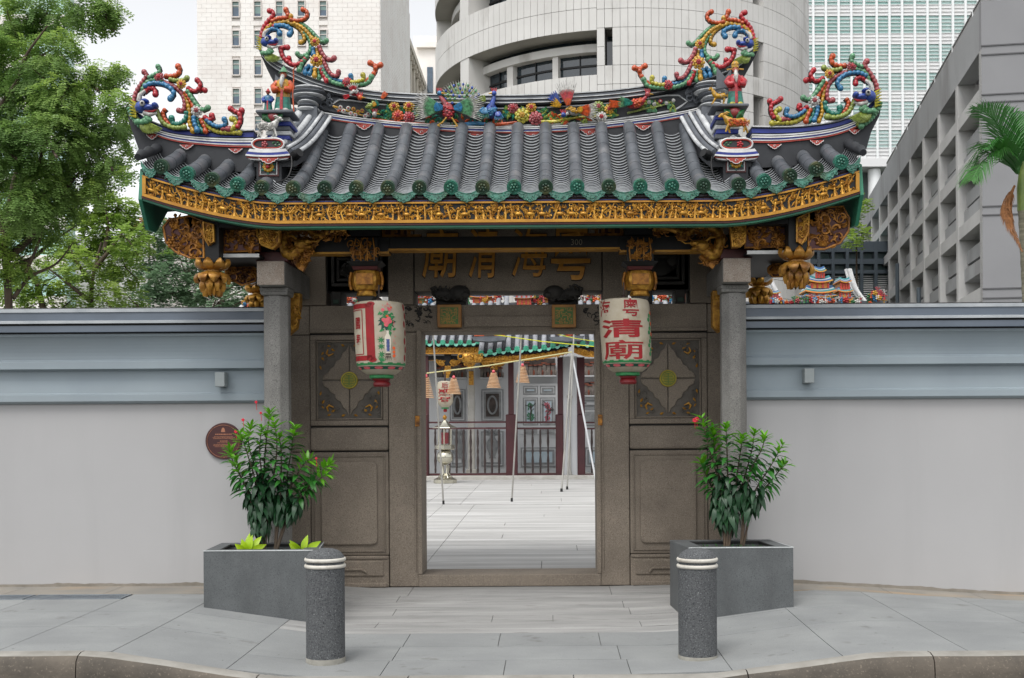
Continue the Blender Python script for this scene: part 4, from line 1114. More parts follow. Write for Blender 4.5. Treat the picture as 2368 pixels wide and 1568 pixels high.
# green bargeboards at the two ends and the end tile rolls
for s in (-1, 1):
    x = s * 3.06; L = lift(3.06)
    m = MB()
    pts = [(-1.55, 3.28 + L), (-1.5, 3.55 + L), (-0.9, 3.78 + L), (0.0, 3.9 + L), (0.9, 3.78 + L), (0.9, 3.55 + L), (0.0, 3.5 + L), (-0.9, 3.30 + L), (-1.2, 3.06 + L), (-1.38, 3.05 + L)]
    a, b = sorted((x, x + s * 0.03)); n = len(pts)
    m.add([(a, y, z) for y, z in pts] + [(b, y, z) for y, z in pts], [tuple(range(n)), tuple(range(2 * n - 1, n - 1, -1))] + [(i, n + i, n + (i + 1) % n, (i + 1) % n) for i in range(n)])
    m.build('bargeboard', GREENP, roof)
    m = MB()
    path = [Vector((x + s * 0.02, EY - 0.02 + 0.09 * k, slope_z(3.06, 0) + 0.03 + 0.035 * k + 0.012 * (k % 2))) for k in range(9)]
    m.tube(path, [0.03, 0.045, 0.036, 0.048, 0.036, 0.048, 0.036, 0.048, 0.036], 10); m.build('verge_roll', RIDGED, roof, smooth=50)

# ---- main ridge
MY = -0.22
def xz(pts, Y): return [tuple(at(x, y, Y)[i] for i in (0, 2)) for x, y in pts]
def dens(poly, n):
    p = resample(smooth_path([Vector((x, 0, z)) for x, z in poly], 4), n)
    return [(q.x, q.z) for q in p]
def lerp2(a, b, t): return [(p[0] + (q[0] - p[0]) * t, p[1] + (q[1] - p[1]) * t) for p, q in zip(a, b)]
TOPU = [(592, 97), (604, 117), (625, 134), (653, 151.5), (696, 171.5), (739, 188.7), (782, 200), (825, 208.7), (868, 215), (922, 219), (990, 222), (1100, 224), (1180, 224), (1260, 222), (1340, 218), (1409, 213), (1466, 206), (1523, 197), (1580, 184), (1638, 167), (1695, 144), (1723, 129), (1755, 106)]
TOPL = [(592, 99), (612, 141), (634, 163), (660, 178), (700, 197), (742, 212), (784, 224), (827, 231.5), (870, 238), (922, 243), (990, 245), (1100, 246), (1180, 246), (1260, 244), (1340, 241), (1409, 236), (1466, 230), (1523, 221), (1580, 207), (1638, 188), (1695, 166), (1723, 148), (1755, 108)]
U = dens(xz(TOPU, MY), 90); Lw = dens(xz(TOPL, MY), 90)
stripes = [(0, .10, RIDGEL, .02), (.10, .20, RIDGED, -.01), (.20, .42, RIDGE, .012), (.42, .50, RIDGEL, .022), (.50, .58, RIDGED, -.01), (.58, .78, RIDGE, .008), (.78, .86, RIDGEL, .015), (.86, 1, RIDGED, -.005)]
ridge = None
for a, b, mt, pr_ in stripes:
    m = MB(); m.strip(lerp2(U, Lw, a), lerp2(U, Lw, b), MY - 0.05 - pr_, 0.22 + pr_ + 0.05)
    o = m.build('main_ridge' if ridge is None else 'ridge_stripe', mt, roof if ridge is None else ridge)
    if ridge is None: ridge = o
# white, blue and red lines along the ridge foot
BOTU = [(722, 257), (742, 262), (780, 269), (826, 275.6), (890, 283), (948, 288), (1030, 293), (1110, 296.5), (1191, 297.5), (1260, 296), (1313, 293.5), (1375, 289), (1435, 282.5), (1480, 277), (1516, 272.5), (1565, 264), (1590, 259), (1618, 252)]
BOTL = [(x, y + 14) for x, y in BOTU]
U2 = dens(xz(BOTU, MY), 60); L2 = dens(xz(BOTL, MY), 60)
for a, b, mt, pr_ in [(0, .16, RWHITE, .03), (.16, .26, RIDGED, .0), (.26, .42, RWHITE, .025), (.42, .52, RIDGED, .005), (.52, .68, RBLUE, .02), (.68, .80, RWHITE, .018), (.80, 1, RRED, .014)]:
    m = MB(); m.strip(lerp2(U2, L2, a), lerp2(U2, L2, b), MY - 0.04 - pr_, 0.25); m.build('ridge_line', mt, ridge)
# dark wall under the lines
m = MB(); m.strip(L2, [(x, z - 0.16) for x, z in L2], MY - 0.045, 0.25); m.build('ridge_foot', RIDGED, ridge)
# red cloud drops
def cloud_drop(pxc, pyc, Y, w, h, parent):
    c = at(pxc, pyc, Y)
    out = [(-1, 0), (1, 0), (0.9, -0.25), (0.72, -0.32), (0.62, -0.6), (0.4, -0.62), (0.3, -0.88), (0, -1), (-0.3, -0.88), (-0.4, -0.62), (-0.62, -0.6), (-0.72, -0.32), (-0.9, -0.25)]
    m = MB(); m.prism([(c.x + u * w, c.z + v * h) for u, v in out], Y - 0.008, Y + 0.02); o = m.build('cloud_drop', RRED, parent)
    m = MB(); m.tube([(c.x + u * w, Y - 0.008, c.z + v * h) for u, v in out[1:] + out[:1]], 0.0035, 5)
    curl(m, c.x, c.z - 0.45 * h, Y - 0.01, 0.35 * h, 0, 1, 0.003, 9)
    return o, m
for pxc in (741, 842, 974, 1104, 1232, 1362, 1487, 1604):
    i = min(range(len(BOTL)), key=lambda k: abs(BOTL[k][0] - pxc))
    w = 0.075 if 760 < pxc < 1590 else 0.045
    o, mw = cloud_drop(pxc, BOTL[i][1] - 1, MY - 0.05, w, 0.05, ridge)
    stuff(mw.build('white_outline', RWHITE, ridge))
# ridge wall, swirl panels and the cartouche field
body = [(722, 262)] + [(x, y + 3) for x, y in BOTU[1:-1]] + [(1618, 256)]
top = [(x, y - 3) for x, y in TOPL if 700 < x < 1650]
Ub = dens(xz(top, 0), 60); Lb = dens(xz(body, 0), 60)
m = MB(); m.strip(Ub, Lb, MY + 0.01, 0.20); m.build('ridge_wall', RIDGE, ridge)
fld = [(768, 243), (785, 232), (815, 234), (870, 242), (960, 249), (1100, 252), (1180, 252), (1260, 250), (1380, 243), (1470, 233), (1540, 222), (1568, 222), (1588, 236), (1575, 246), (1558, 256), (1500, 266), (1430, 276), (1330, 286), (1190, 292), (1060, 288), (930, 279), (840, 268), (795, 262), (780, 254)]
P = xz(fld, MY)
m = MB(); m.prism(P, MY - 0.006, MY + 0.02); fo = m.build('cartouche', RIDGED, ridge)
m = MB(); m.tube([(x, MY - 0.012, z) for x, z in P + [P[0]]], 0.010, 6); m.build('cartouche_edge', RIDGEL, fo, smooth=60)
for s, cx0, cx1 in ((-1, 722, 768), (1, 1590, 1625)):
    m = MB(); rl = random.Random(200 + s)
    for k in range(16):
        p = at(rl.uniform(cx0, cx1), rl.uniform(212, 250) - (0 if s < 0 else 12), MY)
        curl(m, p.x, p.z, MY - 0.03, rl.uniform(0.03, 0.055), rl.uniform(0, 6.28), rl.choice((-1, 1)), 0.009, 10)
    m.build('swirl_relief', RIDGE, ridge, smooth=60)
# dark wedges below the upswept tips, end piers of curved layers
for s, poly in ((-1, [(592, 99), (612, 141), (634, 163), (668, 182), (700, 198), (690, 214), (650, 212), (634, 192), (620, 165), (606, 134)]),
                (1, [(1755, 108), (1723, 148), (1695, 166), (1650, 184), (1648, 204), (1690, 200), (1712, 188), (1726, 166), (1742, 138)])):
    m = MB(); m.prism(xz(poly, MY), MY - 0.02, 0.22); m.build('ridge_tip', RIDGED, ridge)
for s in (-1, 1):
    px0 = 716 if s < 0 else 1640
    for k in range(7):
        py = (208 if s < 0 else 198) + k * 8.2
        c = at(px0 - s * -4, py, MY - 0.1)
        w = 0.11 + 0.045 * math.sin(k * 0.9 + 0.6)
        m = MB(); m.blob((c.x + s * 0.0, MY - 0.09, c.z), (w + 0.03, 0.15, 0.030), 16, 6); m.build('pier_layer', RIDGEL if k % 2 == 0 else RIDGE, roof, smooth=60)
    c0 = at(px0, 258, MY - 0.1); c1 = at(px0, 330, -0.6)
    m = MB(); m.box(c0.x - 0.09, c0.x + 0.09, -0.42, 0.12, c1.z - 0.25, c0.z + 0.02); m.build('ridge_pier', RIDGE, roof)
# ---- the two descending ridges with their prow-shaped ends
for s in (-1, 1):
    a = at(724 if s < 0 else 1615, 262, -0.30); b = at(640 if s < 0 else 1684, 344, -1.22)
    for k, (dx, w, hgt, mt) in enumerate([(0.0, 0.03, 0.075, RIDGEL), (0.05, 0.022, 0.055, RIDGE), (0.087, 0.018, 0.065, RIDGEL), (0.125, 0.024, 0.035, RIDGE), (0.165, 0.02, 0.02, RIDGEL), (-0.045, 0.025, 0.09, RIDGE), (-0.10, 0.04, 0.10, RIDGEL), (-0.17, 0.04, 0.08, RIDGE)]):
        m = MB()
        pts = []
        for i in range(9):
            t = i / 8
            p = a.lerp(b, t); p.z -= 0.05 * math.sin(math.pi * t)
            pts.append(p + Vector((-s * dx, 0, hgt - 0.06)))
        m.tube(pts, w, 7); m.build('hip_ridge_roll', mt, roof, smooth=60)
    m = MB()
    vs = []
    for i in range(9):
        t = i / 8; p = a.lerp(b, t); p.z -= 0.05 * math.sin(math.pi * t)
        vs += [(p.x - s * 0.16, p.y, p.z - 0.16), (p.x + s * 0.2, p.y, p.z - 0.16), (p.x + s * 0.2, p.y, p.z), (p.x - s * 0.13, p.y, p.z - 0.04)]
    fs = []
    for i in range(8):
        for q in range(4): fs.append((i * 4 + q, i * 4 + (q + 1) % 4, (i + 1) * 4 + (q + 1) % 4, (i + 1) * 4 + q))
    fs += [(0, 1, 2, 3), (35, 34, 33, 32)]
    m.add(vs, fs); m.build('hip_ridge_body', RIDGED, roof)
    # prow
    PYc = -1.26; c = at(621 if s < 0 else 1701.5, 338, PYc)
    def pz(dy): return c.z - dy * 0.0038
    m = MB(); w = 0.145
    poly = [(c.x + w * 0.55 * math.cos(q) * 1.0 + (w * 0.42 if math.cos(q) > 0 else -w * 0.42), c.z + 0.012 + 0.048 * math.sin(q)) for q in [i * math.pi / 12 for i in range(24)]]
    m.prism(poly, PYc - 0.02, PYc + 0.3); pw = m.build('prow', RIDGED, roof)
    m = MB(); m.tube([(x, PYc - 0.022, z) for x, z in poly + [poly[0]]], 0.009, 6); m.build('prow_rim', RWHITE, pw, smooth=60)
    m = MB(); m.tube([(c.x + (x - c.x) * 0.90, PYc - 0.024, c.z + 0.012 + (z - c.z - 0.012) * 0.78) for x, z in poly + [poly[0]]], 0.007, 6); m.build('prow_rim', RRED, pw, smooth=60)
    m = MB()
    fc = 'red' if s > 0 else 'pink'
    for k in range(5): leafb(m, c.x + s * -0.03 + (0.02 + 0.018 * k) * (1 if s < 0 else -1), c.z + 0.012 + 0.012 * (-1) ** k, PYc - 0.022, 0.018, 0.009, 0.6 * (-1) ** k, 0.006)
    stuff(m.build('prow_leaves', BEAD['leaf'], pw))
    m = MB(); flowerlet(m, c.x + (-0.03 if s < 0 else 0.03), c.z + 0.01, PYc - 0.025, 0.03, 5, 0.01); m.build('prow_flower', BEAD[fc], pw, smooth=60)
    ws = [0.155, 0.172, 0.19, 0.195, 0.185, 0.16]
    zz = [-0.045, -0.068, -0.09, -0.104, -0.118, -0.132]
    for k, mt in enumerate((RWHITE, RBLUE, RWHITE, RRED, RWHITE)):
        n = 8
        up_ = [(c.x + ws[k] * (-1 + 2 * i / n), c.z + zz[k] + 0.012 * (2 * i / n - 1) ** 2) for i in range(n + 1)]
        lo_ = [(c.x + ws[k + 1] * (-1 + 2 * i / n), c.z + zz[k + 1] + 0.012 * (2 * i / n - 1) ** 2) for i in range(n + 1)]
        m = MB(); m.strip(up_, lo_, PYc - 0.03 - 0.012 * (1 if k < 3 else -0.3 * k), PYc + 0.32); m.build('prow_band', mt, pw)
    q = at(621 if s < 0 else 1701.5, 366, PYc - 0.05)
    o, mw = cloud_drop(621 if s < 0 else 1701.5, 366, PYc - 0.03, 0.085, 0.05, roof); stuff(mw.build('white_outline', RWHITE, o))
    # square flower tile under the prow
    f = at(621 if s < 0 else 1701, 387 if s < 0 else 378, PYc + 0.02); h = 0.088
    m = MB(); m.box(f.x - h, f.x + h, PYc + 0.02, PYc + 0.3, f.z - h * 0.9, f.z + h * 0.9); ft = m.build('flower_tile', MAROON, roof)
    m = MB(); m.box(f.x - h * 0.86, f.x + h * 0.86, PYc + 0.014, PYc + 0.03, f.z - h * 0.74, f.z + h * 0.74); m.build('tile_edge', RWHITE, ft)
    m = MB(); m.box(f.x - h * 0.78, f.x + h * 0.78, PYc + 0.009, PYc + 0.03, f.z - h * 0.66, f.z + h * 0.66); m.build('tile_ground', RIDGED, ft)
    m = MB(); flowerlet(m, f.x, f.z, PYc + 0.004, 0.05, 8, 0.01); m.build('tile_flower', BEAD['yellow'], ft, smooth=60)
    m = MB(); m.blob((f.x, PYc - 0.01, f.z), (0.02, 0.012, 0.02), 8, 5); m.build('tile_flower_eye', BEAD['red'], ft, smooth=60)
    m = MB()
    for k in range(6): leafb(m, f.x + 0.055 * math.cos(k * 1.047 + 0.5), f.z + 0.05 * math.sin(k * 1.047 + 0.5), PYc + 0.006, 0.02, 0.012, k * 1.047 + 0.5, 0.006)
    stuff(m.build('tile_leaves', BEAD['teal'], ft))
    m = MB(); m.box(f.x - 0.11, f.x + 0.11, PYc + 0.03, PYc + 0.4, f.z - 0.2, f.z + 0.1); m.build('prow_block', RIDGED, roof)
# ---- the lower side ridges that sweep up to the eave corners
SY = -1.05
LU = [(590, 304), (540, 306), (490, 306), (440, 303), (400, 298), (366, 288), (340, 275), (322, 262), (306, 246)]
LL = [(590, 345), (540, 344), (490, 341), (440, 336), (400, 329), (366, 318), (338, 304), (320, 286), (304, 258)]
RU = [(1735, 296), (1790, 297), (1840, 296), (1890, 291), (1930, 284), (1965, 272), (1990, 258), (2008, 243), (2026, 226)]
RL = [(1735, 334), (1790, 334), (1840, 330), (1890, 324), (1930, 316), (1965, 304), (1992, 290), (2010, 272), (2030, 240)]
for s, A, B in ((-1, LU, LL), (1, RU, RL)):
    a = dens(xz(A, SY), 40); b = dens(xz(B, SY), 40)
    first = None
    for t0, t1, mt, pr_ in [(0, .07, RWHITE, .03), (.07, .15, RIDGED, .0), (.15, .40, RBLUE, .008), (.40, .50, RIDGED, 0), (.50, .58, RWHITE, .02), (.58, .64, RIDGED, .004), (.64, .73, RWHITE, .022), (.73, .82, RBLUE, .016), (.82, .89, RWHITE, .014), (.89, 1, RRED, .01)]:
        m = MB(); m.strip(lerp2(a, b, t0), lerp2(a, b, t1), SY - 0.05 - pr_, SY + 0.22 + pr_)
        o = m.build('side_ridge' if first is None else 'ridge_line', mt, roof if first is None else first)
        if first is None: first = o
    # dark body under it
    poly = B + [(x, y) for x, y in ([(300, 262), (304, 290), (318, 330), (330, 362), (400, 392), (590, 402)] if s < 0 else [(2034, 245), (2030, 270), (2010, 310), (2000, 346), (1940, 380), (1735, 392)])]
    m = MB(); m.prism(xz(poly, SY), SY - 0.045, SY + 0.21); m.build('side_ridge_body', RIDGED, first)
    for pxc, pyc, w in (((352, 312, .05), (432, 335, .06), (545, 344, .06)) if s < 0 else ((1975, 300, .05), (1888, 325, .06), (1790, 334, .06))):
        o, mw = cloud_drop(pxc, pyc, SY - 0.058, w, 0.042, first); stuff(mw.build('white_outline', RWHITE, first))
# ---------------------------------------------------------------- porcelain scroll finials on the ridges
def bead_tube(mb, path, r, bead=None):
    L = plen(path); bead = bead or r * 1.7
    nb = max(2, round(L / bead)); k = 4
    P = resample(path, nb * k + 1)
    rad = []
    for i in range(len(P)):
        u = (i % k) / k
        q = r * (0.72 + 0.34 * math.sin(math.pi * u))
        e = min(1.0, 0.72 + 0.28 * (len(P) - 1 - i) / 6 if False else 1.0)
        rad.append(q * e)
    rad[0] *= 0.5
    mb.tube(P, rad, 7)
    mb.blob(P[-1], r * 1.28, 8, 6)
def porcelain_flower(c, r, petal, eye, parent, outer=None):
    m = MB()
    for ring, (rr, n, sz, dy) in enumerate(((0.74, 9, 0.30, 0.0), (0.46, 7, 0.26, 0.25))):
        for k in range(n):
            a = 2 * math.pi * (k + 0.5 * ring) / n
            m.blob((c.x + r * rr * math.cos(a), c.y - r * dy, c.z + r * rr * math.sin(a)), (r * sz, r * 0.16, r * sz), 7, 4)
    o = m.build('flower', BEAD[petal], parent, smooth=60)
    m = MB()
    for k in range(6):
        a = 2 * math.pi * k / 6
        m.blob((c.x + r * 0.24 * math.cos(a), c.y - r * 0.45, c.z + r * 0.24 * math.sin(a)), (r * 0.17, r * 0.14, r * 0.17), 6, 4)
    m.blob((c.x, c.y - r * 0.55, c.z), r * 0.17, 6, 4)
    m.build('flower_heart', BEAD[eye], o, smooth=60)
    return o
def dragon_head(parent, c, s, k, Y):
    """s = +1 faces right; k = scale"""
    def B(name, mat, parts):
        m = MB()
        for (x, z, rx, rz, d) in parts: m.blob((c.x + s * x * k, Y - d * k, c.z + z * k), (rx * k, 0.05 * k, rz * k), 8, 6)
        return m.build(name, mat, parent, smooth=60)
    h = B('dragon_head', BEAD['cobalt'], [(0.0, 0.0, 0.06, 0.05, 0.03), (0.065, -0.012, 0.052, 0.026, 0.05), (0.108, 0.004, 0.024, 0.024, 0.055), (0.03, 0.04, 0.03, 0.018, 0.05)])
    m = MB()
    m.tube([(c.x + s * 0.02 * k, Y - 0.05 * k, c.z - 0.05 * k), (c.x + s * 0.07 * k, Y - 0.06 * k, c.z - 0.066 * k), (c.x + s * 0.12 * k, Y - 0.05 * k, c.z - 0.05 * k)], [0.02 * k, 0.017 * k, 0.01 * k], 7)
    m.build('dragon_jaw', BEAD['white'], h, smooth=60)
    m = MB(); m.tube([(c.x + s * 0.03 * k, Y - 0.055 * k, c.z - 0.042 * k), (c.x + s * 0.10 * k, Y - 0.07 * k, c.z - 0.042 * k), (c.x + s * 0.125 * k, Y - 0.07 * k, c.z - 0.03 * k)], [0.013 * k, 0.01 * k, 0.004 * k], 6); m.build('dragon_tongue', BEAD['red'], h, smooth=60)
    m = MB(); m.blob((c.x + s * 0.02 * k, Y - 0.09 * k, c.z + 0.012 * k), 0.022 * k, 8, 6); m.build('dragon_eye', BEAD['white'], h, smooth=60)
    m = MB(); m.blob((c.x + s * 0.025 * k, Y - 0.11 * k, c.z + 0.012 * k), 0.010 * k, 6, 5); m.build('dragon_pupil', BLACK, h, smooth=60)
    m = MB()
    m.tube([(c.x - s * 0.02 * k, Y - 0.04 * k, c.z + 0.045 * k), (c.x - s * 0.01 * k, Y - 0.05 * k, c.z + 0.09 * k), (c.x + s * 0.03 * k, Y - 0.05 * k, c.z + 0.12 * k)], [0.022 * k, 0.018 * k, 0.012 * k], 7); m.build('dragon_horn', BEAD['white'], h, smooth=60)
    m = MB()
    for i in range(12):
        a = -0.3 - 0.16 * i
        m.blob((c.x + s * (-0.02 + 0.065 * math.cos(a) + 0.012 * (i % 3)) * k, Y - 0.05 * k, c.z + (-0.075 + 0.045 * math.sin(a)) * k), (0.03 * k, 0.02 * k, 0.022 * k), 7, 4)
    m.build('dragon_scales', BEAD['green'], h, smooth=60)
    m = MB()
    for i in range(12):
        a = -0.55 - 0.14 * i
        x0, z0 = c.x + s * 0.03 * k * math.cos(a), c.z - 0.11 * k
        m.tube([(x0, Y - 0.03 * k, z0), (c.x + s * (0.03 + 0.07 * math.cos(a)) * k, Y - 0.045 * k, c.z + (-0.12 + 0.05 * math.sin(a)) * k), (c.x + s * (0.06 + 0.11 * math.cos(a)) * k, Y - 0.03 * k, c.z + (-0.125 + 0.08 * math.sin(a)) * k)], [0.012 * k, 0.011 * k, 0.003 * k], 5)
    stuff(m.build('dragon_mane', BEAD['lime'], h, smooth=60))
    m = MB()
    for i in range(6): m.tube([(c.x - s * 0.05 * k, Y - 0.02 * k, c.z + (0.03 - 0.02 * i) * k), (c.x - s * 0.10 * k, Y - 0.03 * k, c.z + (0.06 - 0.025 * i) * k)], [0.012 * k, 0.003 * k], 5)
    stuff(m.build('dragon_whiskers', BEAD['lemon'], h, smooth=60))
def finial(name, label, strands, flowers, head, conv, Y, r, mirror=False, dz=0.0, dxm=0.0):
    def W(x, y):
        p = at(*conv(x, y), Y)
        if mirror: p = Vector((-p.x + dxm, p.y, p.z + dz))
        return p
    allp = [[W(*q) for q in pts] for _, pts in strands]
    lo = min((p for pp in allp for p in pp), key=lambda p: p.z)
    cx = sum(p.x for pp in allp for p in pp) / sum(len(pp) for pp in allp)
    t = thing(name, label, 'finial', (cx, Y, lo.z), 'scroll finials on the ridges')
    back = MB(); rl = random.Random(len(label))
    for i, (colr, _) in enumerate(strands):
        path = smooth_path(allp[i], 4)
        yo = -0.012 * (i % 3)
        p2 = [q + Vector((0, yo, 0)) for q in path]
        m = MB(); bead_tube(m, p2, r * rl.uniform(0.92, 1.1)); m.build('scroll', BEAD[colr], t, smooth=60)
        back.tube([q + Vector((0, 0.022 + yo, 0)) for q in resample(path, max(4, len(path) // 2))], r * 1.12, 6)
    stuff(back.build('backing', DARKBACK, t, smooth=60))
    for (x, y, rr, pc_, ec) in flowers:
        c = W(x, y); c.y -= 0.03
        porcelain_flower(c, rr, pc_, ec, t)
    hx, hy, k = head
    c = W(hx, hy); dragon_head(t, c, -1 if mirror else 1, k, Y - 0.01)
    return t
cvU = lambda x, y: (435.5 + x / 3.625, y / 3.625)
UP = [('red', [(600, 360), (612, 290), (632, 225), (668, 175), (702, 140), (712, 112), (700, 95), (678, 93)]),
      ('orange', [(690, 190), (755, 160), (832, 150), (832, 118), (820, 88)]),
      ('orange', [(850, 172), (920, 182), (978, 165), (1000, 132), (990, 100), (963, 90)]),
      ('yellow', [(625, 312), (652, 250), (705, 205), (780, 190), (848, 175), (856, 140)]),
      ('blue', [(645, 302), (672, 262), (722, 247), (758, 260), (768, 288)]),
      ('blue', [(720, 225), (790, 220), (842, 237), (868, 265), (852, 298)]),
      ('red', [(652, 228), (690, 214), (716, 222)]),
      ('yellow', [(830, 192), (892, 215), (942, 255), (970, 302), (970, 345), (942, 360)]),
      ('yellow', [(880, 200), (952, 235), (1002, 280), (1040, 332)]),
      ('green', [(868, 184), (942, 200), (1002, 240), (1052, 290), (1092, 332), (1130, 357), (1157, 342)]),
      ('green', [(960, 270), (1002, 312), (1026, 370), (1020, 430), (984, 466), (936, 476), (916, 456)]),
      ('pink', [(1096, 385), (1116, 440), (1150, 490), (1190, 510), (1226, 495)]),
      ('yellow', [(1075, 400), (1082, 462)]), ('blue', [(1046, 398), (1050, 462)]),
      ('green', [(1010, 470), (962, 530), (934, 592)]), ('blue', [(1020, 545), (986, 575), (980, 612)]), ('blue', [(1046, 556), (1020, 620)]),
      ('yellow', [(1066, 572), (1062, 642)]), ('green', [(1086, 572), (1096, 652)]), ('red', [(1110, 572), (1130, 630), (1160, 680)]),
      ('pink', [(1130, 500), (1160, 572), (1202, 632), (1250, 642), (1262, 610)]),
      ('blue', [(1130, 572), (1182, 642), (1250, 677), (1322, 682), (1365, 668), (1360, 636)]),
      ('green', [(1120, 582), (1182, 672), (1250, 706), (1332, 718), (1420, 716), (1500, 700), (1536, 648)]),
      ('lemon', [(1322, 694), (1402, 694), (1470, 672), (1466, 636)]),
      ('orange', [(1400, 708), (1490, 682), (1550, 620), (1572, 566), (1545, 540), (1522, 530)]), ('orange', [(1560, 590), (1582, 560), (1612, 550)]),
      ('red', [(992, 490), (950, 530), (890, 552), (832, 522), (790, 470), (780, 424), (800, 404), (836, 406)]),
      ('red', [(790, 470), (775, 440), (772, 408)]), ('red', [(850, 530), (845, 492)])]
UF = [(1065, 360, 0.048, 'yellow', 'red'), (1080, 515, 0.065, 'yellow', 'red'), (1335, 697, 0.048, 'red', 'pink')]
UH = (660, 365, 0.95)
finial('scroll_finial', 'multicoloured porcelain scroll finial on the upper ridge end, tree side', UP, UF, UH, cvU, -0.31, 0.0215)
finial('scroll_finial', 'multicoloured porcelain scroll finial on the upper ridge end, palm side', UP, UF, UH, cvU, -0.31, 0.0215, True, -0.045, at(1755, 110, -0.31).x + at(591, 98, -0.31).x)
cvL = lambda x, y: (281.8 + x / 3.498, y / 3.498)
LP = [('pink', [(95, 830), (110, 760), (142, 700), (177, 650), (200, 612), (180, 585)]),
      ('green', [(162, 770), (190, 690), (248, 652), (320, 655)]), ('green', [(215, 640), (270, 612), (310, 588), (300, 548)]),
      ('orange', [(340, 615), (400, 618), (452, 600), (466, 562), (455, 540)]),
      ('red', [(180, 752), (230, 716), (270, 730), (275, 768)]),
      ('blue', [(180, 712), (250, 682), (332, 686), (392, 715), (426, 760), (400, 806)]),
      ('pink', [(330, 662), (402, 690), (470, 740), (502, 800), (506, 860), (490, 902), (460, 895)]),
      ('lime', [(380, 642), (442, 656), (502, 650), (530, 636)]),
      ('red', [(530, 712), (582, 746), (622, 730), (640, 690), (615, 656)]), ('red', [(618, 735), (646, 722), (672, 732)]),
      ('orange', [(510, 742), (545, 800), (582, 862)]), ('green', [(530, 732), (572, 800), (622, 870), (662, 896), (702, 880)]),
      ('yellow', [(510, 752), (536, 850), (546, 930), (548, 1000), (575, 1060)]),
      ('teal', [(526, 900), (520, 960), (472, 1005), (412, 1000), (405, 960)]),
      ('blue', [(586, 940), (592, 1000), (616, 1060)]), ('teal', [(610, 950), (622, 1020), (652, 1060)]), ('orange', [(636, 960), (670, 1030), (680, 1066)]),
      ('lime', [(280, 890), (312, 960), (352, 1010), (432, 1040), (512, 1036)]), ('orange', [(356, 880), (330, 912), (350, 970), (402, 1016), (500, 1020)]),
      ('red', [(660, 942), (702, 972), (738, 962), (730, 940)]), ('blue', [(680, 972), (732, 1012), (790, 1030), (842, 1012), (834, 972)]),
      ('lemon', [(640, 962), (692, 1022), (772, 1066), (862, 1072), (952, 1075)]), ('lemon', [(870, 1062), (920, 1022), (922, 980), (894, 966)]),
      ('red', [(932, 1046), (962, 990), (956, 930), (906, 902), (884, 886)]), ('red', [(955, 930), (968, 896)]), ('pink', [(800, 1045), (870, 1048)])]
LF = [(310, 632, 0.045, 'pink', 'red'), (490, 690, 0.044, 'yellow', 'red'), (615, 905, 0.055, 'white', 'pink')]
LH = (180, 880, 1.15)
finial('scroll_finial', 'multicoloured porcelain scroll finial on the low ridge beside the trees', LP, LF, LH, cvL, -1.13, 0.0215)
finial('scroll_finial', 'multicoloured porcelain scroll finial on the low ridge beside the glass tower', LP, LF, LH, cvL, -1.13, 0.0215, True, 0.055, at(2035, 250, -1.13).x + at(303, 258, -1.13).x)
# scale-covered corner tips under the lower dragons
for s, P in ((-1, [(300, 250), (304, 262), (312, 278), (324, 292), (340, 303)]), (1, [(2033, 236), (2030, 250), (2020, 266), (2006, 282), (1988, 294)])):
    for k, colr in enumerate(('green', 'lime')):
        m = MB(); bead_tube(m, smooth_path([at(x + s * 2 - s * k * 7, y - 4 * k - 2, SY - 0.09) for x, y in P], 4), 0.024 if k == 0 else 0.016, 0.03); m.build('tip_scales', BEAD[colr], roof, smooth=60)
# ---------------------------------------------------------------- ridge panel: flowers, leaves, birds
OY = MY - 0.03
def ridge_leaves(px0, px1, py, n, seed, cols=('leaf', 'teal', 'lime')):
    rl = random.Random(seed)
    for cname in cols:
        m = MB()
        for k in range(n):
            p = at(rl.uniform(px0, px1), py + rl.uniform(-12, 12), OY)
            leafb(m, p.x, p.z, OY - 0.012 * rl.random(), 0.034, 0.015, rl.uniform(0, 6.28), 0.014)
        stuff(m.build('porcelain_leaves', BEAD[cname], roof))
def branch(pts, col, r=0.012):
    m = MB(); P = smooth_path([at(x, y, OY - 0.01) for x, y in pts], 4)
    m.tube(P, [r * (1 - 0.6 * i / len(P)) for i in range(len(P))], 6); m.build('porcelain_branch', BEAD[col], roof, smooth=60)
def fl(px, py, r, a, b):
    c = at(px, py, OY); c.y -= 0.02; return porcelain_flower(c, r, a, b, roof)
# blossom sprays at the two ends
for (px, py, a) in ((788, 250, 'white'), (795, 258, 'white'), (806, 252, 'white'), (818, 254, 'yellow'), (828, 260, 'yellow'), (812, 264, 'white'), (822, 268, 'white'), (845, 270, 'white'), (852, 266, 'white'), (838, 258, 'yellow')):
    fl(px, py, 0.022, a, 'red')
branch([(770, 246), (790, 252), (820, 262), (850, 270)], 'yellow'); branch([(790, 252), (780, 258)], 'orange')
for (px, py) in ((1500, 238), (1512, 242), (1526, 236), (1540, 240), (1556, 234)): fl(px, py, 0.02, 'red' if px % 4 else 'white', 'white')
branch([(1450, 262), (1490, 252), (1530, 244), (1560, 232)], 'lime'); ridge_leaves(1480, 1565, 246, 16, 4, ('lime', 'green'))
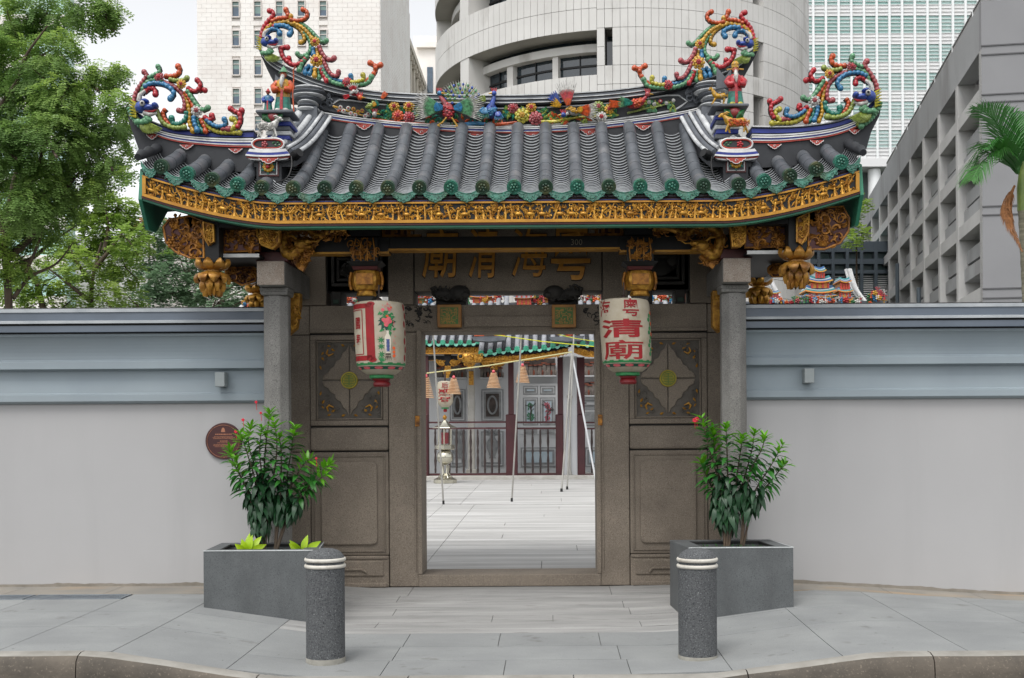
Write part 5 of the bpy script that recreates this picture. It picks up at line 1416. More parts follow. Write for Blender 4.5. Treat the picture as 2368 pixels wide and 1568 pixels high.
# flower clusters
for (px, py, r, a, b) in ((912, 248, .052, 'yellow', 'red'), (946, 247, .058, 'yellow', 'red'), (920, 269, .058, 'orange', 'red'), (946, 272, .058, 'pink', 'red'),
                          (1186, 251, .055, 'pink', 'red'), (1228, 250, .052, 'yellow', 'red'), (1207, 269, .075, 'lemon', 'yellow'), (1238, 275, .07, 'pink', 'pink'),
                          (1383, 248, .058, 'lime', 'pink'), (1408, 254, .05, 'yellow', 'red'), (1390, 272, .055, 'white', 'red')): fl(px, py, r, a, b)
ridge_leaves(895, 970, 258, 26, 1); ridge_leaves(1165, 1265, 262, 30, 2); ridge_leaves(1365, 1425, 258, 24, 3); ridge_leaves(860, 900, 268, 10, 5)
ridge_leaves(985, 1160, 280, 26, 6, ('leaf', 'orange', 'teal')); ridge_leaves(1265, 1365, 274, 22, 7, ('leaf', 'lime', 'orange'))
branch([(860, 276), (900, 282), (960, 286), (1000, 288)], 'orange', 0.02); branch([(1120, 290), (1170, 286), (1195, 282)], 'orange', 0.02)
branch([(1250, 282), (1290, 280), (1330, 272), (1370, 270), (1420, 268)], 'lemon', 0.018); branch([(1075, 290), (1100, 286), (1130, 288)], 'blue', 0.03)
def feathers(mb, c, ang0, ang1, n, l0, l1, w, Y, d=0.0):
    for k in range(n):
        u = k / max(1, n - 1); a = ang0 + (ang1 - ang0) * u; l = l0 + (l1 - l0) * math.sin(math.pi * (0.2 + 0.6 * u))
        p = Vector((c.x + 0.02 * math.cos(a), Y - d, c.z + 0.02 * math.sin(a)))
        q = Vector((c.x + l * math.cos(a), Y - d - 0.02, c.z + l * math.sin(a)))
        mb.tube([p, p.lerp(q, 0.6), q], [w, w * 1.1, w * 0.25], 5)
def bird(name, label, body, neck, head, cols, wing=None, tail=None, legs=None, Y=OY - 0.05):
    """body,(rx,rz,tilt); points in photo position"""
    (bx, by), rx, rz, tilt = body
    c = at(bx, by, Y)
    t = thing(name, label, 'figurine', (c.x, Y, c.z - rz), 'porcelain birds on the ridge')
    R3 = Matrix.Rotation(-tilt, 3, 'Y')
    m = MB(); m.blob(c, (rx, 0.05, rz), 10, 7, R3)
    P = smooth_path([at(x, y, Y - 0.02) for x, y in neck], 4)
    m.tube(P, [min(0.03, rz * 0.6) * (1 - 0.5 * i / (len(P) - 1)) for i in range(len(P))], 8)
    b = m.build('body', BEAD[cols[0]], t, smooth=60)
    m = MB(); rl = random.Random(int(bx))
    for k in range(26):
        a, q = rl.uniform(0, 6.28), rl.uniform(0.1, 0.9)
        p = c + R3 @ Vector((rx * q * math.cos(a), -0.045 * (1 - q * q) ** 0.5 - 0.006, rz * q * math.sin(a)))
        m.blob(p, (0.016, 0.008, 0.012), 5, 3)
    stuff(m.build('breast_scales', BEAD[cols[1]], b, smooth=60))
    h = at(head[0], head[1], Y - 0.03); d = head[2]
    m = MB(); m.blob(h, (0.026, 0.024, 0.026), 8, 6); m.build('head', BEAD[cols[2]], t, smooth=60)
    m = MB(); m.tube([h + Vector((d * 0.02, -0.005, 0)), h + Vector((d * 0.055, -0.01, -0.006))], [0.011, 0.003], 6); m.build('beak', BEAD['yellow'], t, smooth=60)
    m = MB()
    for k in range(4): m.tube([h + Vector((-0.012 + 0.01 * k, 0, 0.018)), h + Vector((-0.03 + 0.018 * k, 0, 0.052))], [0.007, 0.004], 5)
    stuff(m.build('crest', BEAD['red'], t, smooth=60))
    for (wc, a0, a1, n, l, mats) in (wing or []):
        p = at(wc[0], wc[1], Y - 0.03)
        for j, cn in enumerate(mats):
            m = MB(); feathers(m, p, a0, a1, n, l * (0.95 - 0.34 * j), l * (1.0 - 0.34 * j), 0.0075 + 0.001 * j, Y - 0.03, 0.014 * j); stuff(m.build('wing', BEAD[cn], t, smooth=60))
    for (wc, a0, a1, n, l, cn, w) in (tail or []):
        p = at(wc[0], wc[1], Y + 0.02)
        m = MB(); feathers(m, p, a0, a1, n, l, l, w, Y + 0.01); stuff(m.build('tail', BEAD[cn], t, smooth=60))
    if legs:
        for pts in legs:
            P = [at(x, y, Y - 0.03) for x, y in pts]
            m = MB(); m.tube(P, 0.009, 6)
            for k in (-1, 0, 1): m.tube([P[-1], P[-1] + Vector((k * 0.03, -0.025, -0.012))], [0.007, 0.004], 5)
            m.build('leg', BEAD['yellow'], t, smooth=60)
    return t
# displaying peacock with spread wings, and its fan
pk = bird('porcelain_peacock', 'porcelain peacock with spread wings and blue-eyed fan on the ridge', ((1036, 258), 0.06, 0.085, 0.1), [(1034, 250), (1024, 232), (1016, 222)], (1016, 216, 1), ('pink', 'red', 'blue'),
     wing=[((1028, 252), 2.55, 3.55, 15, 0.31, ('white', 'green', 'blue')), ((1046, 252), -0.42, 0.55, 15, 0.31, ('white', 'green', 'blue'))],
     legs=[[(1032, 272), (1022, 284), (1010, 291)], [(1044, 272), (1052, 284), (1058, 292)]])
fc = at(1066, 246, OY)
for j, (n, l, cn, w) in enumerate(((25, 0.245, 'white', 0.006), (19, 0.225, 'lime', 0.006))):
    m = MB(); feathers(m, fc, 0.15, 2.75, n, l, l, w, OY - 0.01 - 0.01 * j); stuff(m.build('tail_fan', BEAD[cn], pk, smooth=60))
m = MB(); m2 = MB()
for j, l in enumerate((0.20, 0.16, 0.12, 0.085)):
    n = 11 - 2 * j
    for k in range(n):
        a = 0.3 + 2.3 * (k + 0.5 * (j % 2)) / (n - 1)
        p = (fc.x + l * math.cos(a), OY - 0.04, fc.z + l * math.sin(a)); (m if (k + j) % 2 else m2).blob(p, (0.013, 0.008, 0.016), 7, 4)
stuff(m.build('tail_eyes', BEAD['cobalt'], pk, smooth=60)); stuff(m2.build('tail_eyes', BEAD['green'], pk, smooth=60))
bird('porcelain_peacock', 'blue porcelain peacock with folded wings beside the fan', ((1135, 257), 0.06, 0.075, -0.1), [(1136, 248), (1140, 232), (1143, 222)], (1142, 216, -1), ('cobalt', 'blue', 'cobalt'),
     wing=[((1122, 246), 3.9, 5.0, 8, 0.13, ('teal', 'blue')), ((1150, 256), -1.9, -0.9, 8, 0.10, ('blue', 'cobalt'))], tail=[((1122, 240), 1.7, 2.5, 5, 0.08, 'lime', 0.01)])
bird('porcelain_bird', 'small red porcelain bird diving below the left scroll', ((820, 215), 0.04, 0.026, 0.4), [(824, 220), (830, 224)], (832, 226, 1), ('red', 'white', 'orange'), wing=[((818, 214), 1.0, 2.4, 7, 0.09, ('white', 'red'))], tail=[((812, 220), 3.3, 3.9, 5, 0.08, 'red', 0.007)], Y=MY - 0.13)
bird('porcelain_bird', 'green porcelain parrot with orange tail on the ridge panel', ((860, 246), 0.07, 0.03, 0.5), [(852, 254), (858, 262)], (866, 264, 1), ('green', 'lime', 'white'), wing=[((858, 248), 0.2, 0.9, 6, 0.09, ('teal', 'yellow'))], tail=[((880, 232), 0.6, 1.1, 5, 0.09, 'orange', 0.010)])
bird('porcelain_phoenix', 'porcelain phoenix with raised red and white wing above the panel', ((1322, 258), 0.07, 0.035, -0.4), [(1314, 262), (1306, 266)], (1302, 266, -1), ('white', 'yellow', 'cobalt'),
     wing=[((1314, 250), 1.25, 2.1, 11, 0.26, ('white', 'red', 'orange')), ((1330, 256), -0.5, 0.35, 11, 0.22, ('white', 'orange', 'yellow'))], tail=[((1298, 244), 2.0, 2.7, 6, 0.15, 'cobalt', 0.012), ((1300, 248), 2.3, 3.1, 5, 0.12, 'yellow', 0.011)])
bird('porcelain_bird', 'crested red and green porcelain pheasant at the panel end', ((1470, 240), 0.09, 0.045, 0.25), [(1482, 236), (1494, 224)], (1497, 218, 1), ('red', 'orange', 'pink'), wing=[((1466, 240), 2.7, 3.4, 8, 0.16, ('green', 'teal'))], tail=[((1450, 244), 2.9, 3.3, 6, 0.18, 'orange', 0.012)])

# ---------------------------------------------------------------- figurines on the hip ridge ends
FY = -1.02
def fig_person(name, label, px, foot, top, Y, robe, sleeve, skirt, hat, beard=False, staff=False, stoop=0.0):
    a, b = at(px, foot, Y), at(px, top, Y); h = b.z - a.z
    t = thing(name, label, 'figurine', (a.x, Y, a.z), 'porcelain figures on the gate roof')
    def P(u, v, d=0.0): return Vector((a.x + u * h + stoop * h * v * v, Y - d * h, a.z + v * h))
    m = MB(); pts = [P(0, 0.0), P(0, 0.1), P(0, 0.25), P(0, 0.42), P(0, 0.56), P(0, 0.68), P(0, 0.76), P(0, 0.80)]
    m.tube(pts, [0.21 * h, 0.20 * h, 0.175 * h, 0.15 * h, 0.165 * h, 0.15 * h, 0.08 * h, 0.05 * h], 12, flat=0.72); bo = m.build('robe', BEAD[skirt], t, smooth=60)
    m = MB(); m.tube([P(0, 0.34), P(0, 0.45), P(0, 0.58), P(0, 0.70), P(0, 0.765)], [0.158 * h, 0.165 * h, 0.178 * h, 0.158 * h, 0.09 * h], 12, flat=0.74); m.build('jacket', BEAD[robe], t, smooth=60)
    for s in (-1, 1):
        m = MB(); m.tube([P(s * 0.13, 0.70), P(s * 0.21, 0.58, 0.05), P(s * 0.16, 0.48, 0.14), P(s * 0.06, 0.50, 0.17)], [0.06 * h, 0.075 * h, 0.085 * h, 0.06 * h], 8); m.build('sleeve', BEAD[sleeve], t, smooth=60)
    m = MB(); m.tube([P(0, 0.5, 0.13), P(0, 0.28, 0.15), P(0, 0.04, 0.16)], [0.03 * h, 0.035 * h, 0.04 * h], 6, flat=0.4); m.build('sash', BEAD['red' if skirt != 'red' else 'orange'], bo, smooth=60)
    m = MB()
    for s in (-1, 1): m.blob(P(s * 0.09, 0.03, 0.12), (0.075 * h, 0.09 * h, 0.05 * h), 8, 5)
    stuff(m.build('shoes', BEAD['lemon' if hat != 'green' else 'white'], t, smooth=60))
    m = MB(); hc = P(0, 0.865, 0.02); m.blob(hc, (0.068 * h, 0.072 * h, 0.085 * h), 10, 8); m.blob(hc + Vector((0, -0.072 * h, -0.008 * h)), (0.015 * h, 0.018 * h, 0.02 * h), 6, 5)
    for s in (-1, 1): m.blob(hc + Vector((s * 0.068 * h, 0, 0)), (0.012 * h, 0.015 * h, 0.024 * h), 6, 5)
    hd = m.build('head', SKIN, t, smooth=60)
    m = MB()
    for s in (-1, 1): m.blob(hc + Vector((s * 0.026 * h, -0.066 * h, 0.014 * h)), 0.008 * h, 5, 4)
    m.blob(hc + Vector((0, -0.068 * h, -0.038 * h)), (0.02 * h, 0.006 * h, 0.005 * h), 6, 4)
    stuff(m.build('face', BLACK, hd))
    m = MB()
    if hat == 'gold':
        m.lathe([(0.085 * h, 0), (0.088 * h, 0.07 * h), (0.10 * h, 0.08 * h), (0.08 * h, 0.12 * h), (0.05 * h, 0.16 * h)], 10, tuple(P(0, 0.92)))
        m.tube([P(-0.2, 0.885), P(-0.08, 0.90), P(0.08, 0.90), P(0.2, 0.885)], [0.02 * h, 0.015 * h, 0.015 * h, 0.02 * h], 6); m.build('hat', BEAD['yellow'], hd, smooth=40)
    else:
        m.lathe([(0.13 * h, -0.01 * h), (0.10 * h, 0.01 * h), (0.075 * h, 0.05 * h), (0.03 * h, 0.12 * h), (0.01 * h, 0.15 * h)], 10, tuple(P(0, 0.915))); m.build('hat', BEAD[hat], hd, smooth=40)
    if beard:
        m = MB(); m.tube([P(0, 0.83, 0.085), P(0, 0.74, 0.13), P(-0.01, 0.62, 0.16), P(0, 0.54, 0.16)], [0.04 * h, 0.055 * h, 0.045 * h, 0.01 * h], 8); m.build('beard', BEAD['white'], hd, smooth=60)
    if staff:
        m = MB(); m.tube([P(0.27, 0.0, 0.1), P(0.25, 0.4, 0.14), P(0.26, 0.75, 0.12), P(0.24, 0.95, 0.1), P(0.29, 1.02, 0.1)], 0.016 * h, 6); m.build('staff', BEAD['orange'], t, smooth=60)
    return t
def beast(name, label, px0, px1, foot, top, Y, coat, belly, s, deer=False, lying=False):
    """s = +1 faces right"""
    a, b = at((px0 + px1) / 2, foot, Y), at((px0 + px1) / 2, top, Y)
    L = abs(at(px1, foot, Y).x - at(px0, foot, Y).x); h = b.z - a.z
    t = thing(name, label, 'figurine', (a.x, Y, a.z), 'porcelain figures on the gate roof')
    def P(u, v, d=0.0): return Vector((a.x + s * u * L, Y - d * L, a.z + v * h))
    m = MB()
    m.tube([P(-0.40, 0.50), P(-0.30, 0.54), P(-0.10, 0.50), P(0.10, 0.50), P(0.22, 0.60), P(0.30, 0.74), P(0.36, 0.84)], [0.07 * L, 0.15 * L, 0.145 * L, 0.16 * L, 0.15 * L, 0.09 * L, 0.07 * L], 10)
    m.blob(P(0.42, 0.86), (0.095 * L, 0.07 * L, 0.075 * L), 9, 7); m.blob(P(0.50, 0.80), (0.06 * L, 0.045 * L, 0.04 * L), 8, 6)
    for u, o in ((-0.32, -0.06), (0.18, 0.05)):
        for q in (-1, 1):
            hk = 0.04 * q
            if lying: pts = [P(u, 0.38, 0.08 * q), P(u + o + 0.12, 0.16, 0.1 * q), P(u + o - 0.02, 0.05, 0.1 * q)]
            else: pts = [P(u, 0.42, 0.07 * q), P(u + (-0.05 if u < 0 else 0.04) + hk, 0.24, 0.08 * q), P(u + o + hk * 2, 0.03, 0.08 * q)]
            m.tube(pts, [0.065 * L, 0.042 * L, 0.032 * L], 7)
    m.tube([P(-0.42, 0.52), P(-0.50, 0.60), P(-0.50, 0.44)], [0.05 * L, 0.045 * L, 0.02 * L], 6)
    bo = m.build('body', BEAD[coat], t, smooth=70)
    m = MB(); rl = random.Random(int(px0))
    if deer:
        for k in range(22):
            p = P(rl.uniform(-0.38, 0.2), rl.uniform(0.42, 0.68), 0.14); m.blob(p, (0.02 * L, 0.014 * L, 0.02 * L), 5, 4)
        stuff(m.build('spots', BEAD['white'], bo))
        m = MB()
        for q in (-1, 1):
            m.tube([P(0.36, 0.92, 0.03 * q), P(0.33, 1.02, 0.06 * q), P(0.36, 1.12, 0.09 * q)], [0.02 * L, 0.015 * L, 0.008 * L], 5)
            m.tube([P(0.335, 1.02, 0.06 * q), P(0.28, 1.07, 0.1 * q)], [0.014 * L, 0.006 * L], 5)
        stuff(m.build('antlers', pm('antler_brown', C(72, 58, 48)), bo))
    else:
        for k in range(90):
            u = rl.uniform(-0.42, 0.24); v = rl.uniform(0.34, 0.66)
            p = P(u, v, 0.13 + 0.02 * rl.random()); q = p + Vector((-s * 0.05 * L, -0.004, -0.07 * L))
            m.tube([p, p.lerp(q, 0.5) + Vector((0, -0.008, 0)), q], [0.012 * L, 0.012 * L, 0.004 * L], 4)
        stuff(m.build('fleece', BEAD[belly], bo, smooth=60))
        m = MB()
        for q in (-1, 1): m.tube([P(0.38, 0.92, 0.05 * q), P(0.28, 0.98, 0.09 * q), P(0.18, 0.94, 0.11 * q)], [0.025 * L, 0.03 * L, 0.008 * L], 6)
        stuff(m.build('ears', BEAD[coat], bo, smooth=60))
    m = MB()
    for q in (-1, 1): m.blob(P(0.44, 0.885, 0.062 * q if q > 0 else 0.062), 0.012 * L, 6, 5)
    stuff(m.build('eyes', BLACK, bo))
    return t
fig_person('porcelain_elder', 'porcelain bearded elder in orange and green robe holding a staff', 654, 262, 160, FY, 'yellow', 'orange', 'teal', 'green', True, True, 0.03)
fig_person('porcelain_attendant', 'small porcelain attendant in blue robe standing by the elder', 620, 262, 208, FY, 'blue', 'cobalt', 'teal', 'red')
fig_person('porcelain_official', 'porcelain official in red robe and gold hat beside the deer', 1700, 247, 150, FY, 'red', 'red', 'teal', 'gold', True)
beast('porcelain_deer', 'spotted porcelain deer resting beside the red-robed official', 1640, 1682, 248, 198, FY - 0.04, 'yellow', 'white', -1, True, True)
beast('porcelain_goat', 'shaggy white porcelain goat on the left roof prow', 592, 652, 318, 268, -1.18, 'white', 'white', 1)
beast('porcelain_lion', 'shaggy golden porcelain beast on the right roof prow', 1664, 1732, 308, 260, -1.18, 'yellow', 'orange', -1)
for s in (-1, 1):
    # shelf under the figures, peach with leaves, stacked blocks behind, sharp pale fin
    pxm = 642 if s < 0 else 1683; py = 263 if s < 0 else 249
    c = at(pxm, py, FY)
    m = MB(); m.box(c.x - 0.165, c.x + 0.165, FY - 0.14, FY + 0.16, c.z - 0.03, c.z - 0.002); m.build('figure_shelf', RIDGE, roof, bevel=0.008)
    for k in range(6):
        z1 = c.z - 0.032 - 0.042 * k; w = 0.10 + 0.012 * (k % 2)
        m = MB(); m.box(c.x + s * -0.01 - w, c.x + s * -0.01 + w, FY - 0.02, FY + 0.3, z1 - 0.04, z1 - 0.002); m.build('stacked_block', (RIDGEL, RBLUE, RIDGE)[k % 3], roof, bevel=0.006)
    p = at(630 if s < 0 else 1698, 268 if s < 0 else 258, -1.12)
    m = MB(); m.blob((p.x, -1.1, p.z), (0.06, 0.045, 0.045), 10, 7); m.build('peach', BEAD['pink'], roof, smooth=60)
    m = MB()
    for q in (-1, 1): leafb(m, p.x + q * 0.055, p.z - 0.02, -1.12, 0.06, 0.04, 0.8 * q, 0.03)
    stuff(m.build('peach_leaves', BEAD['leaf'], roof))
    m = MB(); P = [(636, 172), (650, 186), (668, 206), (668, 222), (640, 222), (634, 205)] if s < 0 else [(1658, 156), (1676, 178), (1690, 160), (1692, 200), (1656, 206)]
    m.prism(xz(P, FY + 0.12), FY + 0.12, FY + 0.16); m.build('fin', RIDGE, roof)
    # spotlight clamped beside the hip ridge
    q = at(685 if s < 0 else 1634, 357, -1.3)
    t = thing('spotlight', 'small black spotlight on the %s hip ridge' % ('tree-side' if s < 0 else 'palm-side'), 'spotlight', (q.x, -1.3, q.z - 0.05), 'roof spotlights')
    m = MB(); m.cyl(q + Vector((-0.03 * -s, 0.03, -0.015)), q + Vector((0.035 * -s, -0.02, 0.012)), 0.036, 0.04, 14); hb = m.build('housing', BLACK, t, smooth=40)
    m = MB()
    for k in range(5): m.cyl(q + Vector((-s * (-0.026 + 0.008 * k), 0.026 - 0.006 * k, -0.013 + 0.0035 * k)), q + Vector((-s * (-0.023 + 0.008 * k), 0.024 - 0.006 * k, -0.0115 + 0.0035 * k)), 0.044, 0.044, 14)
    stuff(m.build('cooling_fins', BLACK, hb))
    m = MB(); m.tube([q + Vector((s * 0.01, 0, -0.03)), q + Vector((s * 0.04, 0.02, -0.05)), q + Vector((s * 0.07, 0.05, -0.02))], 0.012, 6); m.build('bracket', BLACK, t, smooth=60)
    m = MB(); m.tube(smooth_path([q + Vector((s * 0.04, -0.01, -0.02)), q + Vector((s * 0.03, -0.05, -0.12)), q + Vector((s * 0.05, -0.14, -0.24)), q + Vector((s * 0.12, -0.24, -0.30))], 4), 0.006, 5); m.build('cable', BLACK, t, smooth=60)
# ---------------------------------------------------------------- paper lanterns under the eave
M_PAPER = pm('lantern_paper', C(182, 173, 155), C(170, 159, 138), scale=9, rough=0.75, bump=0.25, bscale=24, bdist=0.006, stain=(C(138, 124, 100), 4, 0.55, 0.75))
M_LRED = pm('lantern_red', C(150, 12, 20), C(132, 9, 17), scale=9, rough=0.6)
M_LGRN = pm('lantern_green', C(52, 142, 78), C(34, 112, 66), scale=22, rough=0.6)
M_LGRD = pm('lantern_dark_green', C(24, 84, 66), C(20, 68, 56), scale=22, rough=0.6)
M_LPNK = pm('lantern_pink', C(226, 112, 118), C(208, 84, 96), scale=26, rough=0.6)
M_LORG = pm('lantern_orange', C(228, 110, 44), C(224, 76, 40), scale=22, rough=0.6)
M_LBLU = pm('lantern_blue', C(58, 70, 132), C(84, 98, 140), scale=30, rough=0.6)
M_LWHT = pm('lantern_white', C(222, 214, 196), rough=0.6)
M_LDRK = pm('lantern_dark', C(58, 44, 40), rough=0.6)
def lantern(label, pxc, ptop, pbot, Y, rpx, tilt, art):
    a, b = at(pxc, pbot, Y), at(pxc, ptop, Y)
    H = b.z - a.z; R0 = rpx * (Y - CAMY) / FPX
    t = thing('paper_lantern', label, 'lantern', (a.x, Y, a.z), 'paper lanterns at the gate')
    prof = [(0.46, -0.035), (0.60, -0.02), (0.78, 0.028), (0.92, 0.085), (0.965, 0.13), (0.985, 0.3), (1.0, 0.5), (1.0, 0.7), (1.0, 0.88), (0.985, 0.95), (0.94, 0.985), (0.80, 1.0), (0.4, 1.01)]
    def rad(v):
        for i in range(len(prof) - 1):
            if prof[i][1] <= v <= prof[i + 1][1]:
                u = (v - prof[i][1]) / (prof[i + 1][1] - prof[i][1]); return R0 * (prof[i][0] + (prof[i + 1][0] - prof[i][0]) * u)
        return R0
    def tl(x, y, z): return (x + tilt * (z - b.z), y, z)
    m = MB(); m.lathe([(r * R0, z * H) for r, z in prof], 40, (a.x, Y, a.z)); m.map(tl); body = m.build('shade', M_PAPER, t, smooth=40)
    def onto(vs, fs, mat, name, lay=0.002, parent=body):
        """vs: (angle in degrees from the front, + to the right; height 0..1)"""
        bm = bmesh.new()
        V = [bm.verts.new((u, 0, v * 60)) for u, v in vs]
        for f in fs:
            try: bm.faces.new([V[i] for i in f])
            except ValueError: pass
        us = [u for u, v in vs]
        u0 = math.floor(min(us) / 6) * 6
        while u0 < max(us):
            u0 += 6
            bmesh.ops.bisect_plane(bm, geom=bm.verts[:] + bm.edges[:] + bm.faces[:], plane_co=(u0, 0, 0), plane_no=(1, 0, 0))
        for vv in [0.05 * q for q in range(1, 20)] + [0.13, 0.085, 0.985]:
            bmesh.ops.bisect_plane(bm, geom=bm.verts[:] + bm.edges[:] + bm.faces[:], plane_co=(0, 0, vv * 60), plane_no=(0, 0, 1))
        bm.verts.index_update()
        m = MB(); out = []
        for vt in bm.verts:
            u, v = vt.co.x, vt.co.z / 60
            an = math.radians(u); r = rad(v) + lay
            out.append(tl(a.x + r * math.sin(an), Y - r * math.cos(an), a.z + v * H))
        m.add(out, [[q.index for q in f.verts] for f in bm.faces]); bm.free()
        return stuff(m.build(name, mat, parent))
    def rect(u0, u1, v0, v1): return [(u0, v0), (u1, v0), (u1, v1), (u0, v1)], [(0, 1, 2, 3)]
    def disc(u, v, ru, rv, n=14): return [(u + ru * math.cos(2 * math.pi * k / n), v + rv * math.sin(2 * math.pi * k / n)) for k in range(n)], [tuple(range(n))]
    def leaf2(u, v, l, w, an):
        ca, sa = math.cos(an), math.sin(an); k = 0.0062
        return [(u + x * ca - y * sa, v + (x * sa + y * ca) * k) for x, y in ((0, 0), (l * 0.4, w), (l, 0), (l * 0.4, -w))], [(0, 1, 2, 3)]
    def many(items):
        V = []; F = []
        for vs, fs in items:
            o = len(V); V += vs; F += [[i + o for i in f] for f in fs]
        return V, F
    def word(ch, u0, u1, v0, v1, bold=0.02, name='writing', mat=M_LRED, lay=0.003):
        vs, fs = text_mesh(ch, bold)
        onto([(u0 + (u1 - u0) * x, v0 + (v1 - v0) * y) for x, y in vs], fs, mat, name, lay)
    rl = random.Random(int(pxc))
    # green and red band round the foot
    onto(*many([rect(k * 12 - 180, k * 12 - 168, 0.092, 0.118 + 0.012 * (k % 2)) for k in range(30)]), M_LGRN, 'leaf_band', 0.002)
    onto(*many([rect(k * 12 - 180, k * 12 - 168, 0.036, 0.076) for k in range(30)]), M_LGRD, 'foot_band', 0.002)
    onto(*many([disc(-168 + k * 34, 0.055, 11, 0.018) for k in range(11)]), M_LPNK, 'foot_petals', 0.004)
    m = MB(); m.lathe([(0.47 * R0, -0.045 * H), (0.48 * R0, -0.075 * H), (0.42 * R0, -0.085 * H)], 28, (a.x, Y, a.z)); m.lathe([(0.47 * R0, -0.036 * H), (0.48 * R0, -0.045 * H)], 28, (a.x, Y, a.z)); m.map(tl); m.build('green_ring', M_LGRN, t, smooth=50)
    m = MB(); m.lathe([(0.36 * R0, -0.086 * H), (0.34 * R0, -0.11 * H), (0.28 * R0, -0.125 * H), (0.33 * R0, -0.14 * H), (0.35 * R0, -0.175 * H), (0.30 * R0, -0.20 * H)], 24, (a.x, Y, a.z)); m.map(tl); m.build('red_collar', pm('collar_red', C(124, 18, 24), C(98, 14, 20), scale=9, rough=0.45), t, smooth=40)
    m = MB(); m.tube([(a.x, Y, b.z + 0.005), (a.x, Y, b.z + 0.16)], 0.008, 6); m.lathe([(0.12 * R0, 0), (0.12 * R0, 0.03), (0.05 * R0, 0.045)], 12, (a.x, Y, b.z)); m.build('hanger', M_LDRK, t)
    def bouquet(u, w=1.0):
        onto(*many([leaf2(u + 4 * math.cos(k), 0.70 + 0.03 * math.sin(k), 20 * w, 5, k * 0.42) for k in range(15)]), M_LGRD, 'painted_leaves', 0.002)
        onto(*many([leaf2(u + rl.uniform(-14, 14) * w, rl.uniform(0.52, 0.86), 9, 2.6, rl.uniform(0, 6.28)) for k in range(46)] + [leaf2(u - 14 * w, v, 9, 1.4, 0.3 + k * 0.9) for v in (0.44, 0.35, 0.24) for k in range(8)] + [leaf2(u - 16 * w, 0.13, 16, 1.2, 0.5 + 0.25 * k) for k in range(7)]), M_LGRN, 'painted_leaves', 0.003)
        onto(*many([disc(u + 7.5 * w * math.cos(k * 0.9) * (0.4 + 0.6 * (k % 2)), 0.70 + 0.05 * math.sin(k * 0.9) * (0.4 + 0.6 * (k % 2)), 5.0, 0.028, 8) for k in range(9)] + [disc(u - 8 * w, 0.86, 4, 0.024, 8), disc(u + 7 * w, 0.87, 4, 0.024, 8)]), M_LPNK, 'painted_flowers', 0.0045)
        onto(*many([disc(u + 1, 0.775, 3.4, 0.018, 8), disc(u + 11, 0.90, 2.6, 0.014, 7)] + [disc(u + 15 * w, 0.33 - 0.055 * k, 3.8, 0.024, 8) for k in range(3)]), M_LORG, 'painted_fruit', 0.0045)
        vp = [(-2.5, 0.57), (2.5, 0.57), (4.6, 0.585), (2.4, 0.55), (2.6, 0.53), (7, 0.48), (7.4, 0.40), (5.2, 0.26), (-5.2, 0.26), (-7.4, 0.40), (-7, 0.48), (-2.6, 0.53), (-2.4, 0.55), (-4.6, 0.585)]
        onto([(u + 1 + x, y) for x, y in vp], [(0, 1, 2, 3, 4, 5, 6, 7, 8, 9, 10, 11, 12, 13)], M_LWHT, 'painted_vase', 0.0035)
        onto(*many([rect(u - 3.4, u + 5.4, 0.28 + 0.02 * k, 0.291 + 0.02 * k) for k in range(9)] + [rect(u - 1.2, u + 3.6, 0.29, 0.45)]), M_LBLU, 'vase_pattern', 0.005)
        onto(*many([rect(u - 5, u + 7, 0.235, 0.25), rect(u - 5, u + 7, 0.2, 0.21)] + [leaf2(u + x, 0.24, 16, 0.8, -1.57 + 0.1 * x / 4) for x in (-4, -1, 2, 6)]), M_LDRK, 'vase_stand', 0.004)
        onto(*many([leaf2(u + rl.uniform(-12, 14), rl.uniform(0.86, 0.95), 6, 0.7, rl.uniform(0.5, 2.6)) for k in range(16)] + [leaf2(u + 17 * w, rl.uniform(0.18, 0.75), 5, 0.8, rl.uniform(0, 6.28)) for k in range(14)]), M_LPNK, 'painted_sprays', 0.004)
    art(onto, rect, disc, many, word, bouquet)
    return t
def art_left(onto, rect, disc, many, word, bouquet):
    onto(*many([rect(-108, -12, 0.885, 0.955), rect(-108, -12, 0.155, 0.225), rect(-24, -4, 0.155, 0.955), disc(-11, 0.945, 10, 0.035), disc(-11, 0.165, 10, 0.035)]), M_LRED, 'red_frame')
    onto(*many([rect(-108, -33, 0.86, 0.872), rect(-108, -33, 0.24, 0.252), rect(-34.5, -32, 0.2505, 0.8605)]), M_LRED, 'inner_line')
    word('國', -58, -40, 0.60, 0.765, 0.02); word('泰', -58, -40, 0.37, 0.535, 0.02); word('民', -98, -72, 0.60, 0.765, 0.02); word('安', -96, -70, 0.37, 0.535, 0.02)
    bouquet(24, 1.0)
    onto(*many([disc(78 + 5 * (k % 2), 0.2 + 0.12 * k, 5, 0.05) for k in range(7)]), M_LRED, 'painted_petals')
def art_right(onto, rect, disc, many, word, bouquet):
    word('粵', -8, 30, 0.735, 0.985, 0.010); word('海', -72, -36, 0.745, 0.975, 0.006)
    word('清', -68, 38, 0.44, 0.70, 0.024, lay=0.002); word('廟', -66, 38, 0.135, 0.405, 0.010, lay=0.002)
    onto(*many([disc(66 + 5 * math.sin(k * 2.1), 0.22 + 0.06 * k, 6, 0.03) for k in range(10)]), M_LGRN, 'painted_leaves'); onto(*many([disc(74, 0.5 + 0.15 * k, 5, 0.03) for k in range(3)]), M_LORG, 'painted_fruit', 0.004)
lantern('cream paper lantern with red frame and painted flower vase, hung left of the door', 877, 700, 862, -0.98, 58.5, -0.03, art_left)
lantern('cream paper lantern with large red characters, hung right of the door', 1443, 694, 856, -0.98, 58.5, -0.045, art_right)

